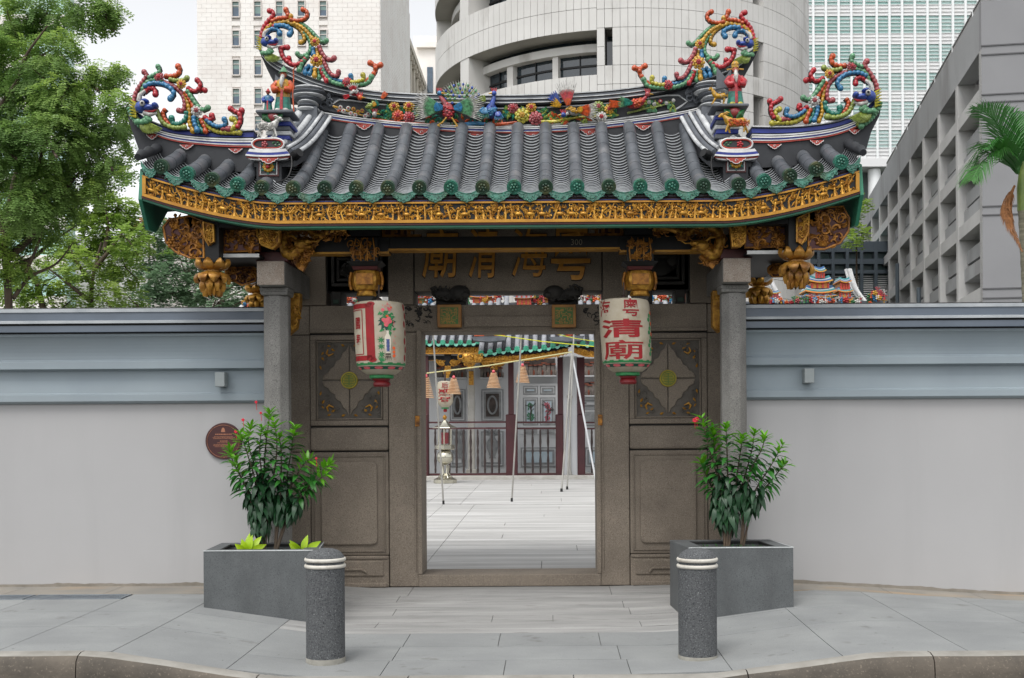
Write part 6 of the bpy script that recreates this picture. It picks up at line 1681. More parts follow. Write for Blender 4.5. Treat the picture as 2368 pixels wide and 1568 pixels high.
# ---------------------------------------------------------------- bollards
M_AGG = pm('exposed_aggregate', C(92, 94, 95), C(76, 78, 80), scale=70, rough=0.85, bump=1.0, bscale=150, bdist=0.006, speck=[(C(52, 53, 56), 95, 0.54, 0.64), (C(128, 130, 132), 110, 0.60, 0.70), (C(190, 190, 188), 60, 0.73, 0.77)])
M_BAND2 = pm('white_cast_band', C(206, 202, 192), C(186, 182, 172), scale=9, rough=0.55, stain=(C(160, 152, 138), 7, 0.58, 0.75))
M_FOOT = pm('bollard_foot', C(140, 138, 130), C(120, 118, 110), scale=8, rough=0.85, bump=0.4, bscale=60)
def bollard(label, px):
    c = at(px, 1519, -3.12)
    z = pave_z(c.x, -3.12)
    t = thing('bollard', label, 'bollard', (c.x, -3.12, z), 'bollards before the gate')
    R = 0.1365; H = at(px, 1267, -3.12).z - z
    cc = (c.x, -3.12, z)
    m = MB(); m.lathe([(R, 0.035), (R * 1.0, H - 0.135)], 48, cc); m.build('shaft', M_AGG, t, smooth=50)
    m = MB(); m.lathe([(R * 1.02, -0.02), (R * 1.02, 0.034), (R * 0.98, 0.04)], 48, cc); m.build('foot', M_FOOT, t, smooth=50)
    for zz in (H - 0.125, H - 0.080):
        m = MB(); m.lathe([(R * 0.9, zz - 0.014), (R * 1.03, zz - 0.013), (R * 1.07, zz - 0.006), (R * 1.075, zz), (R * 1.07, zz + 0.006), (R * 1.03, zz + 0.013), (R * 0.9, zz + 0.014)], 48, cc); m.build('white_band', M_BAND2, t, smooth=50)
    m = MB(); m.lathe([(R * 0.97, H - 0.111), (R * 0.97, H - 0.094)], 48, cc); m.build('neck', M_AGG, t, smooth=50)
    m = MB(); m.lathe([(R * 1.0, H - 0.066), (R * 0.96, H - 0.056), (R * 0.84, H - 0.034), (R * 0.66, H - 0.016), (R * 0.42, H - 0.005), (R * 0.18, H - 0.001), (0.004, H)], 48, cc); m.build('dome', M_AGG, t, smooth=60)
bollard('speckled stone bollard in front of the left planter', 753)
bollard('speckled stone bollard in front of the right planter', 1613)

# ---------------------------------------------------------------- planters
M_PLN = pm('planter_granite', C(92, 95, 96), C(80, 83, 84), scale=4, rough=0.6, bump=0.1, bscale=120, bdist=0.003, speck=[(C(62, 66, 68), 150, 0.56, 0.66), (C(120, 124, 125), 130, 0.64, 0.74)], stain=(C(72, 74, 75), 2.2, 0.48, 0.78, (1.8, 1.8, 0.4)))
M_PLE = pm('planter_edge', C(196, 200, 200), C(170, 174, 174), scale=6, rough=0.6)
M_SOIL = pm('soil', C(74, 62, 48), C(52, 44, 36), scale=14, rough=0.95, bump=0.8, bscale=40, speck=(C(88, 104, 48), 22, 0.58, 0.66))
def planter(label, fl_, fr_, bl_, br_, ztop, holeL, holeR):
    """front and rear corners (x, y) at the top"""
    cx = (fl_[0] + fr_[0]) / 2; cy = (fl_[1] + bl_[1]) / 2
    t = thing('planter', label, 'planter', (cx, cy, pave_z(cx, cy)), 'granite planters')
    cor = [fl_, fr_, br_, bl_]
    def P(u, v):
        a = Vector(fl_).lerp(Vector(fr_), u); b = Vector(bl_).lerp(Vector(br_), u); q = a.lerp(b, v); return (q.x, q.y)
    u0, u1, v0, v1 = holeL, holeR, 0.16, 0.80
    m = MB()
    outer = [P(0, 0), P(1, 0), P(1, 1), P(0, 1)]; inner = [P(u0, v0), P(u1, v0), P(u1, v1), P(u0, v1)]
    vs = [(x, y, ztop) for x, y in outer] + [(x, y, ztop) for x, y in inner] + [(x, y, pave_z(x, y) - 0.03) for x, y in outer] + [(x, y, ztop - 0.16) for x, y in inner]
    fs = [(0, 1, 5, 4), (1, 2, 6, 5), (2, 3, 7, 6), (3, 0, 4, 7), (0, 8, 9, 1), (1, 9, 10, 2), (2, 10, 11, 3), (3, 11, 8, 0), (4, 5, 13, 12), (5, 6, 14, 13), (6, 7, 15, 14), (7, 4, 12, 15)]
    # follow the sloping pavement along the front
    m.add(vs, fs); m.build('box', M_PLN, t, bevel=0.005, seg=2)
    m = MB(); m.tube([(x, y, ztop - 0.001) for x, y in outer[:3]], 0.0045, 6); m.build('arris', M_PLE, t)
    m = MB(); ii = [P(u0 - 0.005, v0 - 0.005), P(u1 + 0.005, v0 - 0.005), P(u1 + 0.005, v1 + 0.005), P(u0 - 0.005, v1 + 0.005)]
    n = 10; vs = []; rl = random.Random(int(cx * 100))
    for j in range(n + 1):
        for i in range(n + 1):
            q = P(u0 - 0.005 + (u1 - u0 + 0.01) * i / n, v0 - 0.005 + (v1 - v0 + 0.01) * j / n); vs.append((q[0], q[1], ztop - 0.05 + rl.uniform(-0.012, 0.015)))
    m.add(vs, [(j * (n + 1) + i, j * (n + 1) + i + 1, (j + 1) * (n + 1) + i + 1, (j + 1) * (n + 1) + i) for j in range(n) for i in range(n)]); m.build('soil', M_SOIL, t, smooth=60)
    m = MB(); m.tube([(x, y, ztop - 0.012) for x, y in inner + inner[:1]], 0.012, 6); m.build('liner', BLACK, t)
    return P
zpl = 0.548
YF, YB = -1.73, -1.03
def xat(px, py, Y): return at(px, py, Y).x
PL = planter('grey granite planter beside the left column with leafy shrub', (xat(470, 1273, YF), YF), (xat(735, 1270, YF), YF), (xat(512, 1254, YB), YB), (xat(748, 1252, YB), YB), zpl, 0.12, 0.86)
PR = planter('grey granite planter beside the right column with leafy shrub', (xat(1592, 1272, YF), YF), (xat(1834, 1269, YF), YF), (xat(1548, 1252, YB), YB), (xat(1776, 1250, YB), YB), zpl, 0.16, 0.86)

# ---------------------------------------------------------------- shrubs in the planters
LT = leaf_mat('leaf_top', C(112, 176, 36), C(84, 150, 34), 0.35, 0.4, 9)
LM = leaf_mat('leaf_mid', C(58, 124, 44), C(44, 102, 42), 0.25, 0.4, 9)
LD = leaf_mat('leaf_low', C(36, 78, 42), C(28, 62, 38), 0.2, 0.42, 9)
def leaf_shape(l, w, droop, fold):
    m = MB(); n = 6; vs = []; fs = []
    for k in range(n + 1):
        u = k / n; ww = w * math.sin(math.pi * min(1, 0.06 + 0.94 * u)) ** 0.85 * (1 - 0.25 * u)
        if k == n: ww = 0.0005
        z = -droop * l * u * u
        x = l * u * (1 - 0.12 * droop * u)
        vs += [(x, -ww, z + fold * ww), (x, 0, z), (x, ww, z + fold * ww)]
    for k in range(n):
        fs += [(k * 3, (k + 1) * 3, (k + 1) * 3 + 1, k * 3 + 1), (k * 3 + 1, (k + 1) * 3 + 1, (k + 1) * 3 + 2, k * 3 + 2)]
    m.add(vs, fs); return m
LEAVES = {}
for key, mt, specs in (('t', LT, [(0.12, 0.019, 0.1, 0.35), (0.10, 0.017, 0.25, 0.3)]), ('m', LM, [(0.145, 0.021, 0.35, 0.3), (0.125, 0.023, 0.5, 0.25)]), ('d', LD, [(0.14, 0.027, 0.6, 0.2), (0.12, 0.026, 0.85, 0.2)])):
    LEAVES[key] = [leaf_shape(*sp).mesh('leaf', mt, 60) for sp in specs]
M_RF = pm('red_petal', C(214, 34, 58), C(190, 22, 48), scale=20, rough=0.5)
def shrub(label, base, stems, Y, seed, flowers):
    rl = random.Random(seed)
    b = at(base[0], base[1], Y)
    t = thing('leafy_shrub', label, 'shrub', (b.x, Y, zpl - 0.05), 'shrubs in the planters')
    count = 0; rest = MB()
    for pts, dens_ in stems:
        yo = rl.uniform(-0.16, 0.16)
        W = []
        for i, (x, y) in enumerate(pts):
            u = i / (len(pts) - 1); W.append(at(x, y, Y + yo * u))
        W[0].z = zpl - 0.06
        path = smooth_path(W, 5); n = len(path)
        m = MB(); m.tube(path, [0.011 - 0.008 * i / (n - 1) for i in range(n)], 7); m.build('stem', STEM, t, smooth=60)
        P = resample(path, 60); start = dens_[0]
        k = 0; ang = rl.uniform(0, 6.28)
        i = int(60 * start)
        while i < 60:
            u = i / 59.0
            p = P[i]; tg = (P[min(59, i + 1)] - P[max(0, i - 1)]).normalized()
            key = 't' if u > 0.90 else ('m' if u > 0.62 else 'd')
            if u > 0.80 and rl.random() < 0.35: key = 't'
            for q in range(dens_[1] if u < 0.93 else dens_[1] + 2):
                ang += 2.4
                side = tg.orthogonal().normalized(); side.rotate(Matrix.Rotation(ang, 3, tg))
                el = (0.95 if u > 0.95 else 0.55 if u > 0.8 else 0.15 if u > 0.6 else -0.35) + rl.uniform(-0.25, 0.25)
                d = (side + tg * el + Vector((0, 0, -0.25 if u < 0.55 else 0.0))).normalized()
                yv = d.cross(Vector((0, 0, 1))); yv = yv.normalized() if yv.length > 0.05 else Vector((0, 1, 0))
                zv = d.cross(yv) * -1
                if zv.z < 0 and key != 'd': zv = -zv; yv = -yv
                sc = rl.uniform(0.75, 1.15) * (0.8 if u > 0.95 else 1.0)
                M = Matrix(((d.x, yv.x, zv.x), (d.y, yv.y, zv.y), (d.z, yv.z, zv.z))).to_4x4()
                MM = Matrix.Translation(p + d * 0.006) @ M @ Matrix.Rotation(rl.uniform(-0.4, 0.4), 4, 'X') @ Matrix.Scale(sc, 4)
                me = rl.choice(LEAVES[key])
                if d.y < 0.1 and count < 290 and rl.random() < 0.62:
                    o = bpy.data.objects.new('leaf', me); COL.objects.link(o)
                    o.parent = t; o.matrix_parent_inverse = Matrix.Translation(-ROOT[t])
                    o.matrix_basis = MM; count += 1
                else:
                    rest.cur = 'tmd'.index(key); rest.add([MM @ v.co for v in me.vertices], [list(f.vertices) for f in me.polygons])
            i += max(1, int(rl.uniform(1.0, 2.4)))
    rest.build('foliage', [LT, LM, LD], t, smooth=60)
    for (x, y, r) in flowers:
        c = at(x, y, Y + rl.uniform(-0.1, 0.1)); m = MB()
        for k in range(5):
            a = 2 * math.pi * k / 5 + x
            m.blob((c.x + r * 0.6 * math.cos(a), c.y - 0.003, c.z + r * 0.6 * math.sin(a)), (r * 0.42, r * 0.2, r * 0.42), 6, 4)
        m.blob(c, r * 0.3, 6, 4); m.tube([c, c + Vector((0.004, 0.01, -0.07))], 0.0025, 5)
        m.build('red_flower', M_RF, t, smooth=60)
    return t
shrub('bushy green shrub with red blossoms in the left planter', (612, 1262), [
    ([(606, 1262), (606, 1180), (590, 1110), (572, 1050), (556, 1003)], (0.22, 2)), ([(608, 1262), (610, 1150), (612, 1060), (618, 1000), (624, 955)], (0.2, 2)),
    ([(612, 1262), (616, 1170), (606, 1100), (600, 1040), (606, 985)], (0.25, 2)), ([(636, 1262), (640, 1200), (660, 1120), (672, 1050), (682, 990)], (0.3, 2)),
    ([(636, 1262), (662, 1200), (700, 1140), (730, 1100), (766, 1072)], (0.35, 2)), ([(634, 1262), (650, 1180), (680, 1110), (705, 1070), (722, 1060)], (0.4, 2)),
    ([(604, 1262), (588, 1190), (570, 1130), (552, 1090), (545, 1060)], (0.25, 2)), ([(610, 1262), (604, 1150), (590, 1080), (575, 1030), (580, 985)], (0.35, 2)), ([(636, 1262), (646, 1180), (650, 1100), (650, 1040), (646, 1010)], (0.35, 2)), ([(612, 1262), (622, 1160), (636, 1080), (640, 1020), (632, 975)], (0.4, 2)), ([(638, 1262), (670, 1190), (710, 1130), (735, 1110), (752, 1098)], (0.45, 2)), ([(606, 1262), (590, 1170), (560, 1110), (540, 1070), (530, 1040)], (0.4, 2))], -1.36, 4, [(592, 930, 0.014), (603, 955, 0.013), (562, 971, 0.015), (545, 998, 0.015), (731, 1060, 0.012)])
shrub('slender green shrub with one red blossom in the right planter', (1690, 1258), [
    ([(1674, 1258), (1676, 1190), (1660, 1110), (1640, 1040), (1622, 968)], (0.26, 2)), ([(1680, 1258), (1684, 1180), (1682, 1100), (1680, 1030), (1678, 985)], (0.22, 2)),
    ([(1682, 1258), (1700, 1180), (1722, 1100), (1738, 1040), (1744, 1000)], (0.25, 2)), ([(1714, 1258), (1724, 1190), (1748, 1130), (1780, 1080), (1808, 1030)], (0.36, 2)),
    ([(1676, 1258), (1668, 1200), (1650, 1140), (1628, 1090), (1618, 1062)], (0.3, 2)), ([(1712, 1258), (1720, 1170), (1735, 1090), (1760, 1040), (1768, 1012)], (0.4, 2)), ([(1680, 1258), (1676, 1170), (1660, 1090), (1650, 1030), (1648, 995)], (0.35, 2)), ([(1684, 1258), (1696, 1170), (1705, 1090), (1712, 1040), (1716, 1010)], (0.35, 2)), ([(1716, 1258), (1740, 1170), (1776, 1120), (1800, 1090), (1815, 1075)], (0.5, 2))], -1.36, 9, [(1606, 972, 0.022), (1611, 969, 0.02)])
# low bright plants in the left planter and weeds in the right one
LB = leaf_mat('lime_leaf', C(176, 206, 30), C(150, 188, 34), 0.35, 0.4, 9)
for i, (px, py, dirs, lab) in enumerate(((575, 1262, [(-0.5, 0.9), (0.1, 1.0), (0.5, 0.8), (-0.9, 0.5), (0.9, 0.4), (-0.15, 1.5)], 'lime green seedling at the wall end of the left planter'), (700, 1262, [(-0.9, 0.5), (0.2, 1.1), (0.8, 0.5), (0.4, -0.1), (-0.4, 0.3)], 'lime green broad-leaved seedling over the left planter rim'))):
    c = at(px, py, -1.5); t = thing('seedling', lab, 'plant', (c.x, -1.5, zpl - 0.05))
    for k, (dx, dz) in enumerate(dirs):
        m = leaf_shape(0.12 + 0.02 * (k % 3), 0.034, 0.35, 0.3)
        d = Vector((dx, -0.35 + 0.2 * (k % 3), dz)).normalized(); yv = d.cross(Vector((0.2, 1, 0.1))).normalized(); zv = d.cross(yv)
        M = Matrix(((d.x, yv.x, zv.x), (d.y, yv.y, zv.y), (d.z, yv.z, zv.z)))
        m.map(lambda x, y, z: tuple(M @ Vector((x, y, z)) + Vector((c.x + 0.02 * dx, -1.5, zpl - 0.03)))); m.build('leaf', LB, t, smooth=60)
rl = random.Random(31); m = MB()
for k in range(120):
    q = PR(rl.uniform(0.2, 0.82), rl.uniform(0.2, 0.75)); h = rl.uniform(0.015, 0.05); a = rl.uniform(0, 6.28)
    m.add([(q[0] - 0.006, q[1], zpl - 0.05), (q[0] + 0.006, q[1], zpl - 0.05), (q[0] + 0.02 * math.cos(a), q[1] + 0.02 * math.sin(a), zpl - 0.05 + h)], [(0, 1, 2)])
w = m.build('weeds', LM); tag(w, 'low green weeds sprouting in the right planter soil', 'weeds'); w['kind'] = 'stuff'
# ---------------------------------------------------------------- trees behind the left wall, palm behind the right wall
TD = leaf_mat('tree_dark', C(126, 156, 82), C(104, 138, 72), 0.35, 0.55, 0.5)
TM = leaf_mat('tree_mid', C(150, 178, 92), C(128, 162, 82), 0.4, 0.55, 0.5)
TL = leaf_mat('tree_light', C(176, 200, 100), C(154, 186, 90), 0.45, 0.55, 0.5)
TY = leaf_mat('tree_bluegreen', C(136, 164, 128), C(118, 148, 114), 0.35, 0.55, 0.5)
TO = leaf_mat('tree_bronze', C(190, 128, 78), C(168, 120, 70), 0.35, 0.55, 0.5)
def tree(name, label, base, Y, trunk, limbs, clumps, mats, leaf, per, seed, droop=0.3, feather=True, gapt=-0.12):
    """clumps: (px, py, radius px, depth offset m, flat); leaves sit on short sprays through each clump"""
    rl = random.Random(seed)
    b = at(base, 1000, Y); gz_ = 0.0
    t = thing(name, label, 'tree', (b.x, Y, gz_), 'trees behind the wall')
    D = Y - CAMY; s = D / FPX
    m = MB()
    P = smooth_path([Vector((b.x, Y, gz_))] + [at(x, y, Y) for x, y in trunk], 4)
    m.tube(P, [0.11 - 0.07 * i / (len(P) - 1) for i in range(len(P))], 10); tr = m.build('trunk', BARK, t, smooth=60)
    for pts, r0 in limbs:
        dy = rl.uniform(-1.5, 1.5)
        P = smooth_path([at(x, y, Y + dy * i / len(pts)) for i, (x, y) in enumerate(pts)], 4)
        m = MB(); m.tube(P, [r0 * (1 - 0.8 * i / (len(P) - 1)) for i in range(len(P))], 7); m.build('limb', BARK, tr, smooth=60)
    # small twigs
    tw = MB()
    f = MB()
    for (px, py, rp, dyo, fl_, mi) in clumps:
        c = at(px, py, Y + dyo); R = rp * s
        nsp = int(per * (rp / 60.0) ** 2)
        if rp > 25: tw.tube([c + Vector((rl.uniform(-1, 1) * R, rl.uniform(-1, 1) * R, -R * 0.6)), c, c + Vector((rl.uniform(-1, 1) * R, 0, R * 0.5))], [0.035, 0.022, 0.008], 5)
        for k in range(nsp):
            while True:
                q = Vector((rl.uniform(-1, 1), rl.uniform(-1, 1), rl.uniform(-1, 1)))
                if 0.05 < q.length <= 1: break
            q = q * (q.length ** -0.35)
            nf = noise.noise(q * 2.1 + Vector((px * 0.05, py * 0.05, seed)))
            if nf < gapt: continue
            p0 = c + Vector((q.x * R, q.y * R * 0.9, q.z * R * fl_))
            d = (Vector((q.x, q.y, q.z * 0.4 - droop)) + Vector((rl.uniform(-.5, .5), rl.uniform(-.5, .5), rl.uniform(-.3, .3)))).normalized()
            side = d.cross(Vector((0, 0, 1))); side = side.normalized() if side.length > 0.1 else Vector((1, 0, 0))
            upv = side.cross(d).normalized()
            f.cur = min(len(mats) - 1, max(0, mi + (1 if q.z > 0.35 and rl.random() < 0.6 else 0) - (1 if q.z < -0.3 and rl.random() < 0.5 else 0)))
            n = 5 if feather else 3
            for j in range(n):
                u = (j + 0.5) / n
                pp = p0 + d * (u - 0.3) * leaf * (4.2 if feather else 2.4) + Vector((0, 0, -0.5 * leaf * u * u))
                for sg in (-1, 1):
                    l = leaf * rl.uniform(0.75, 1.25); w = leaf * (0.30 if feather else 0.42)
                    e = (side * sg + d * 0.5 + upv * rl.uniform(-0.35, 0.25)).normalized()
                    g = e.cross(upv).normalized() * w
                    a = pp; f.add([a, a + e * l * 0.45 + g, a + e * l, a + e * l * 0.45 - g], [(0, 1, 2, 3)])
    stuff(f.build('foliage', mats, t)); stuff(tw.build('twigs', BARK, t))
    return t
# the large feathery tree at the left edge
CL = []
rl = random.Random(2)
for (x, y, r, k) in ((20, 40, 80, 1), (110, 30, 70, 0), (200, 30, 55, 0), (245, 25, 40, 1), (40, 150, 90, 1), (130, 110, 60, 1), (60, 260, 95, 0), (140, 230, 70, 1), (200, 190, 55, 1), (245, 170, 38, 1), (275, 165, 25, 1), (110, 330, 90, 0), (190, 300, 70, 0), (250, 290, 50, 0), (285, 300, 35, 1), (300, 345, 22, 1), (40, 400, 90, 0), (130, 420, 75, 0), (210, 380, 60, 0), (255, 380, 35, 0), (60, 480, 55, 0), (-10, 330, 70, 0), (10, 560, 40, 1), (160, 480, 30, 0), (100, 180, 70, 0), (20, 480, 70, 1), (90, 530, 55, 1), (30, 610, 55, 2), (100, 450, 70, 0), (270, 240, 40, 1), (225, 440, 40, 1), (295, 400, 22, 1), (-70, 90, 80, 1), (-80, 240, 85, 0), (-90, 420, 80, 1), (-60, 560, 60, 2)):
    CL.append((x, y, r, rl.uniform(-1.6, 1.6), 0.75, k))
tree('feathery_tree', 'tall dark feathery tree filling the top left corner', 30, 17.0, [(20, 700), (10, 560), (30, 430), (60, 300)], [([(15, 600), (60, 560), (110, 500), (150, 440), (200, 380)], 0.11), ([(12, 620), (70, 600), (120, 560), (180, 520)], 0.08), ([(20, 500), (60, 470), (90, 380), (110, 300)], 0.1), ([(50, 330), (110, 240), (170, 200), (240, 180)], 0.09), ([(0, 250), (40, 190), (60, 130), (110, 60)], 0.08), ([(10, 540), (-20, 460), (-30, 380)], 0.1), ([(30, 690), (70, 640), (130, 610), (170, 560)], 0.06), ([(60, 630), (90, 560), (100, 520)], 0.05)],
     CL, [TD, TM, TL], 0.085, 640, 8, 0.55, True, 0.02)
CL = [(x, y, r, rl.uniform(-1.5, 1.5), 0.8, k) for (x, y, r, k) in ((190, 480, 45, 2), (230, 470, 50, 2), (270, 480, 45, 2), (300, 500, 40, 2), (250, 530, 60, 2), (200, 550, 50, 2), (300, 560, 50, 1), (320, 545, 25, 1), (240, 600, 60, 1), (180, 610, 45, 1), (290, 620, 45, 1), (150, 570, 35, 1), (215, 440, 25, 2), (130, 640, 40, 2), (60, 660, 40, 1), (20, 680, 40, 2), (90, 700, 45, 1), (170, 690, 55, 1), (240, 690, 50, 1), (300, 690, 40, 1), (110, 600, 30, 2))]
tree('bushy_tree', 'lighter yellow-green tree rising behind the wall left of the roof corner', 200, 30.0, [(210, 720), (215, 640), (235, 560)], [([(215, 660), (180, 610), (160, 570)], 0.1), ([(220, 620), (260, 570), (290, 530)], 0.1), ([(212, 700), (150, 650), (110, 620)], 0.09), ([(100, 715), (80, 640), (50, 600), (20, 580)], 0.12), ([(240, 580), (250, 520), (240, 470)], 0.08)], CL, [TM, TL, TL], 0.125, 620, 3, 0.15, False, -0.05)
CL = [(x, y, r, rl.uniform(-2, 2), 0.75, k) for (x, y, r, k) in ((360, 520, 30, 1), (345, 540, 30, 1), (400, 560, 45, 1), (350, 590, 50, 0), (420, 610, 55, 1), (390, 650, 55, 0), (450, 670, 50, 0), (340, 660, 45, 0), (500, 690, 45, 0), (540, 680, 45, 0), (575, 690, 35, 0), (470, 620, 40, 1), (340, 705, 40, 0), (420, 705, 45, 0), (530, 640, 30, 0), (590, 650, 25, 0))]
tree('spreading_tree', 'blue-green spreading tree with bare grey limbs under the left eave', 430, 42.0, [(440, 720), (430, 680), (405, 640)], [([(440, 710), (470, 680), (500, 670), (540, 665)], 0.16), ([(435, 700), (400, 680), (370, 660), (350, 620)], 0.14), ([(425, 680), (440, 640), (430, 600)], 0.12), ([(500, 712), (520, 690), (560, 672)], 0.14)], CL, [TY, TY, TM], 0.17, 560, 5, 0.1, False, -0.05)
CL = [(338, 512, 18, 0, 0.6, 0), (355, 506, 16, 0, 0.6, 0), (322, 520, 14, 0, 0.6, 0), (370, 515, 14, 0, 0.6, 0)]
tree('bronze_tree', 'distant tree top with reddish young leaves above the spreading tree', 345, 55.0, [(345, 700), (345, 540)], [], CL, [TO, TM], 0.2, 300, 6, 0.0, False)
CL = [(x, y, r, rl.uniform(-2, 2), 0.8, k) for (x, y, r, k) in ((1975, 490, 22, 1), (1990, 470, 20, 1), (1965, 520, 22, 0), (1985, 540, 25, 0), (1970, 560, 20, 0))]
tree('bushy_tree', 'small bright green tree between the right eave and the concrete block', 1980, 60.0, [(1980, 700), (1980, 540)], [], CL, [TL, TL], 0.22, 420, 12, 0.0, False)

# palm
PALM = leaf_mat('palm_leaf', C(66, 124, 50), C(50, 104, 48), 0.25, 0.4, 1.0)
PALMD = pm('dead_frond', C(150, 100, 58), C(118, 76, 42), scale=12, rough=0.8)
PTRUNK = pm('palm_trunk', C(126, 122, 104), C(96, 94, 80), scale=3, rough=0.9, stretch=(1, 1, 8), bump=0.4, bscale=10)
py_ = 6.0
c = at(2362, 420, py_)
palm = thing('palm_tree', 'green palm with a hanging dead frond at the right edge', 'tree', (c.x, py_, 0), )
m = MB(); n = 50; P = [Vector((c.x + 0.12 - 0.12 * (i / n) ** 2, py_, (c.z - 0.35) * i / n)) for i in range(n + 1)]
m.tube(P, [0.06 + (0.007 if i % 2 else 0) for i in range(n + 1)], 12); m.build('trunk', PTRUNK, palm, smooth=40)
m = MB(); m.tube([Vector((c.x, py_, c.z - 0.45)), Vector((c.x, py_, c.z - 0.1)), Vector((c.x + 0.02, py_, c.z + 0.3))], [0.068, 0.075, 0.045], 12); m.build('crownshaft', pm('crownshaft_green', C(112, 128, 60), C(88, 108, 48), scale=6, rough=0.5), palm, smooth=60)
rl = random.Random(14)
def frond(pts, lmax, mat, yo, seedv, flop=0.2, name='frond'):
    P = resample(smooth_path([at(x, y, py_ + yo * i / (len(pts) - 1)) for i, (x, y) in enumerate(pts)], 5), 44)
    m = MB(); m.tube(P, [0.02 * (1 - 0.85 * i / 43) for i in range(44)], 5)
    for i in range(4, 44, 1 if name == 'dead_frond' else 1):
        u = i / 43; tg = (P[min(43, i + 1)] - P[i - 1]).normalized()
        up = Vector((0, 0, 1)) - tg * tg.z; up = up.normalized() if up.length > 0.05 else Vector((0, -1, 0))
        sd_ = tg.cross(up).normalized()
        l = lmax * math.sin(math.pi * min(1, 0.18 + 0.80 * u)) ** 0.6
        for sg in (-1, 1):
            e = (sd_ * sg * 0.8 + tg * 0.75 + up * rl.uniform(0.05, 0.35)).normalized()
            g = e.cross(up).normalized() * 0.0095
            a = P[i]; mid = a + e * l * 0.55; tip = a + e * l + Vector((0, 0, -flop * l))
            m.add([a - g, a + g, mid + g * 1.2, mid - g * 1.2, tip], [(0, 1, 2, 3), (3, 2, 4)])
    m.build(name, mat, palm)
frond([(2352, 400), (2330, 340), (2300, 280), (2262, 250)], 0.62, PALM, -0.3, 1)
frond([(2352, 400), (2325, 330), (2288, 262), (2250, 252)], 0.66, PALM, 0.3, 2)
frond([(2352, 400), (2362, 340), (2350, 285), (2325, 250)], 0.66, PALM, 0.5, 3)
frond([(2350, 400), (2312, 362), (2275, 370), (2246, 416)], 0.5, PALM, -0.5, 4, 0.5)
frond([(2352, 400), (2320, 350), (2280, 350), (2242, 398)], 0.5, PALM, 0.1, 5, 0.5)
frond([(2354, 400), (2380, 340), (2420, 310), (2460, 330)], 0.6, PALM, -0.2, 6)
frond([(2354, 402), (2390, 380), (2430, 390), (2470, 440)], 0.6, PALM, 0.2, 7)
frond([(2352, 402), (2338, 370), (2300, 340), (2270, 345)], 0.55, PALM, -0.5, 8, 0.3)
frond([(2345, 430), (2326, 470), (2332, 520), (2352, 560)], 0.12, PALMD, -0.3, 9, 0.8, 'dead_frond')
frond([(2343, 435), (2330, 490), (2345, 540), (2362, 580)], 0.12, PALMD, -0.25, 10, 0.8, 'dead_frond')
# ---------------------------------------------------------------- city buildings behind
M_CLAD = pm('pale_stone_cladding', C(242, 238, 233), C(236, 230, 224), scale=0.4, rough=0.75, stain=(C(226, 218, 212), 0.2, 0.5, 0.8))
M_CLJ = pm('cladding_joint', C(230, 224, 219), rough=0.8)
M_WG1 = glass_mat('window_green', C(120, 150, 140), 0.08, C(90, 122, 118), 0.8)
M_WG2 = glass_mat('window_blue', C(62, 88, 110), 0.08, C(44, 66, 84), 0.8)
M_WFR = pm('window_frame', C(214, 206, 200), rough=0.6)
M_CREAM = pm('cream_stone', C(206, 198, 184), C(192, 184, 172), scale=0.3, rough=0.8)
# --- white masonry block: front face plane at Y = WB
WB = 113.9
def bx(px): return at(px, 500, WB).x
def bzz(py, px=700): return at(px, py, WB).z
x0, x1 = bx(458), bx(880)
t = thing('office_block', 'pale stone-clad office tower with small paired windows behind the left roof', 'building', ((x0 + x1) / 2, WB + 13, 0), 'city buildings')
m = MB(); m.box(x0, x1, WB + 0.15, WB + 27, 0, 62); m.build('wall', M_CLJ, t)
wx = [at(p, 155, WB).x for p in (546, 596.5, 647, 697.5, 748)]
rows = [21.4 - 67.2, 21.4, 88.6, 155.8, 223, 286, 353, 420, 487, 554, 621]
ww, wh = 0.36, 0.82
zr = [at(650, y, WB).z for y in rows]
def in_window(xa, xb, za, zb):
    for cx in wx:
        if xb > cx - ww - 0.12 and xa < cx + ww + 0.12:
            for z in zr:
                if zb > z - wh - 0.15 and za < z + wh + 0.15: return True
    return False
clad = MB(); ch = 0.487; cw = 1.08
z = 8.0; r = 0
while z < 58:
    x = x0 + (0 if r % 2 else -cw / 2)
    while x < x1:
        xa, xb = max(x0, x), min(x1, x + cw)
        if xb - xa > 0.05:
            # split round the windows
            segs = [(xa, xb)]
            for cx in wx:
                hit = any(z + ch > q - wh - 0.12 and z < q + wh + 0.12 for q in zr)
                if hit:
                    ns = []
                    for a, b in segs:
                        l, rr = cx - ww - 0.1, cx + ww + 0.1
                        if b <= l or a >= rr: ns.append((a, b))
                        else:
                            if a < l: ns.append((a, l))
                            if b > rr: ns.append((rr, b))
                    segs = ns
            for a, b in segs:
                if b - a < 0.06: continue
                prow = 0.0
                for cx in wx:
                    if abs((a + b) / 2 - cx) < 0.95: prow = 0.0
                clad.box(a + 0.009, b - 0.009, WB - prow, WB + 0.16, z + 0.009, z + ch - 0.009)
        x += cw
    z += ch; r += 1
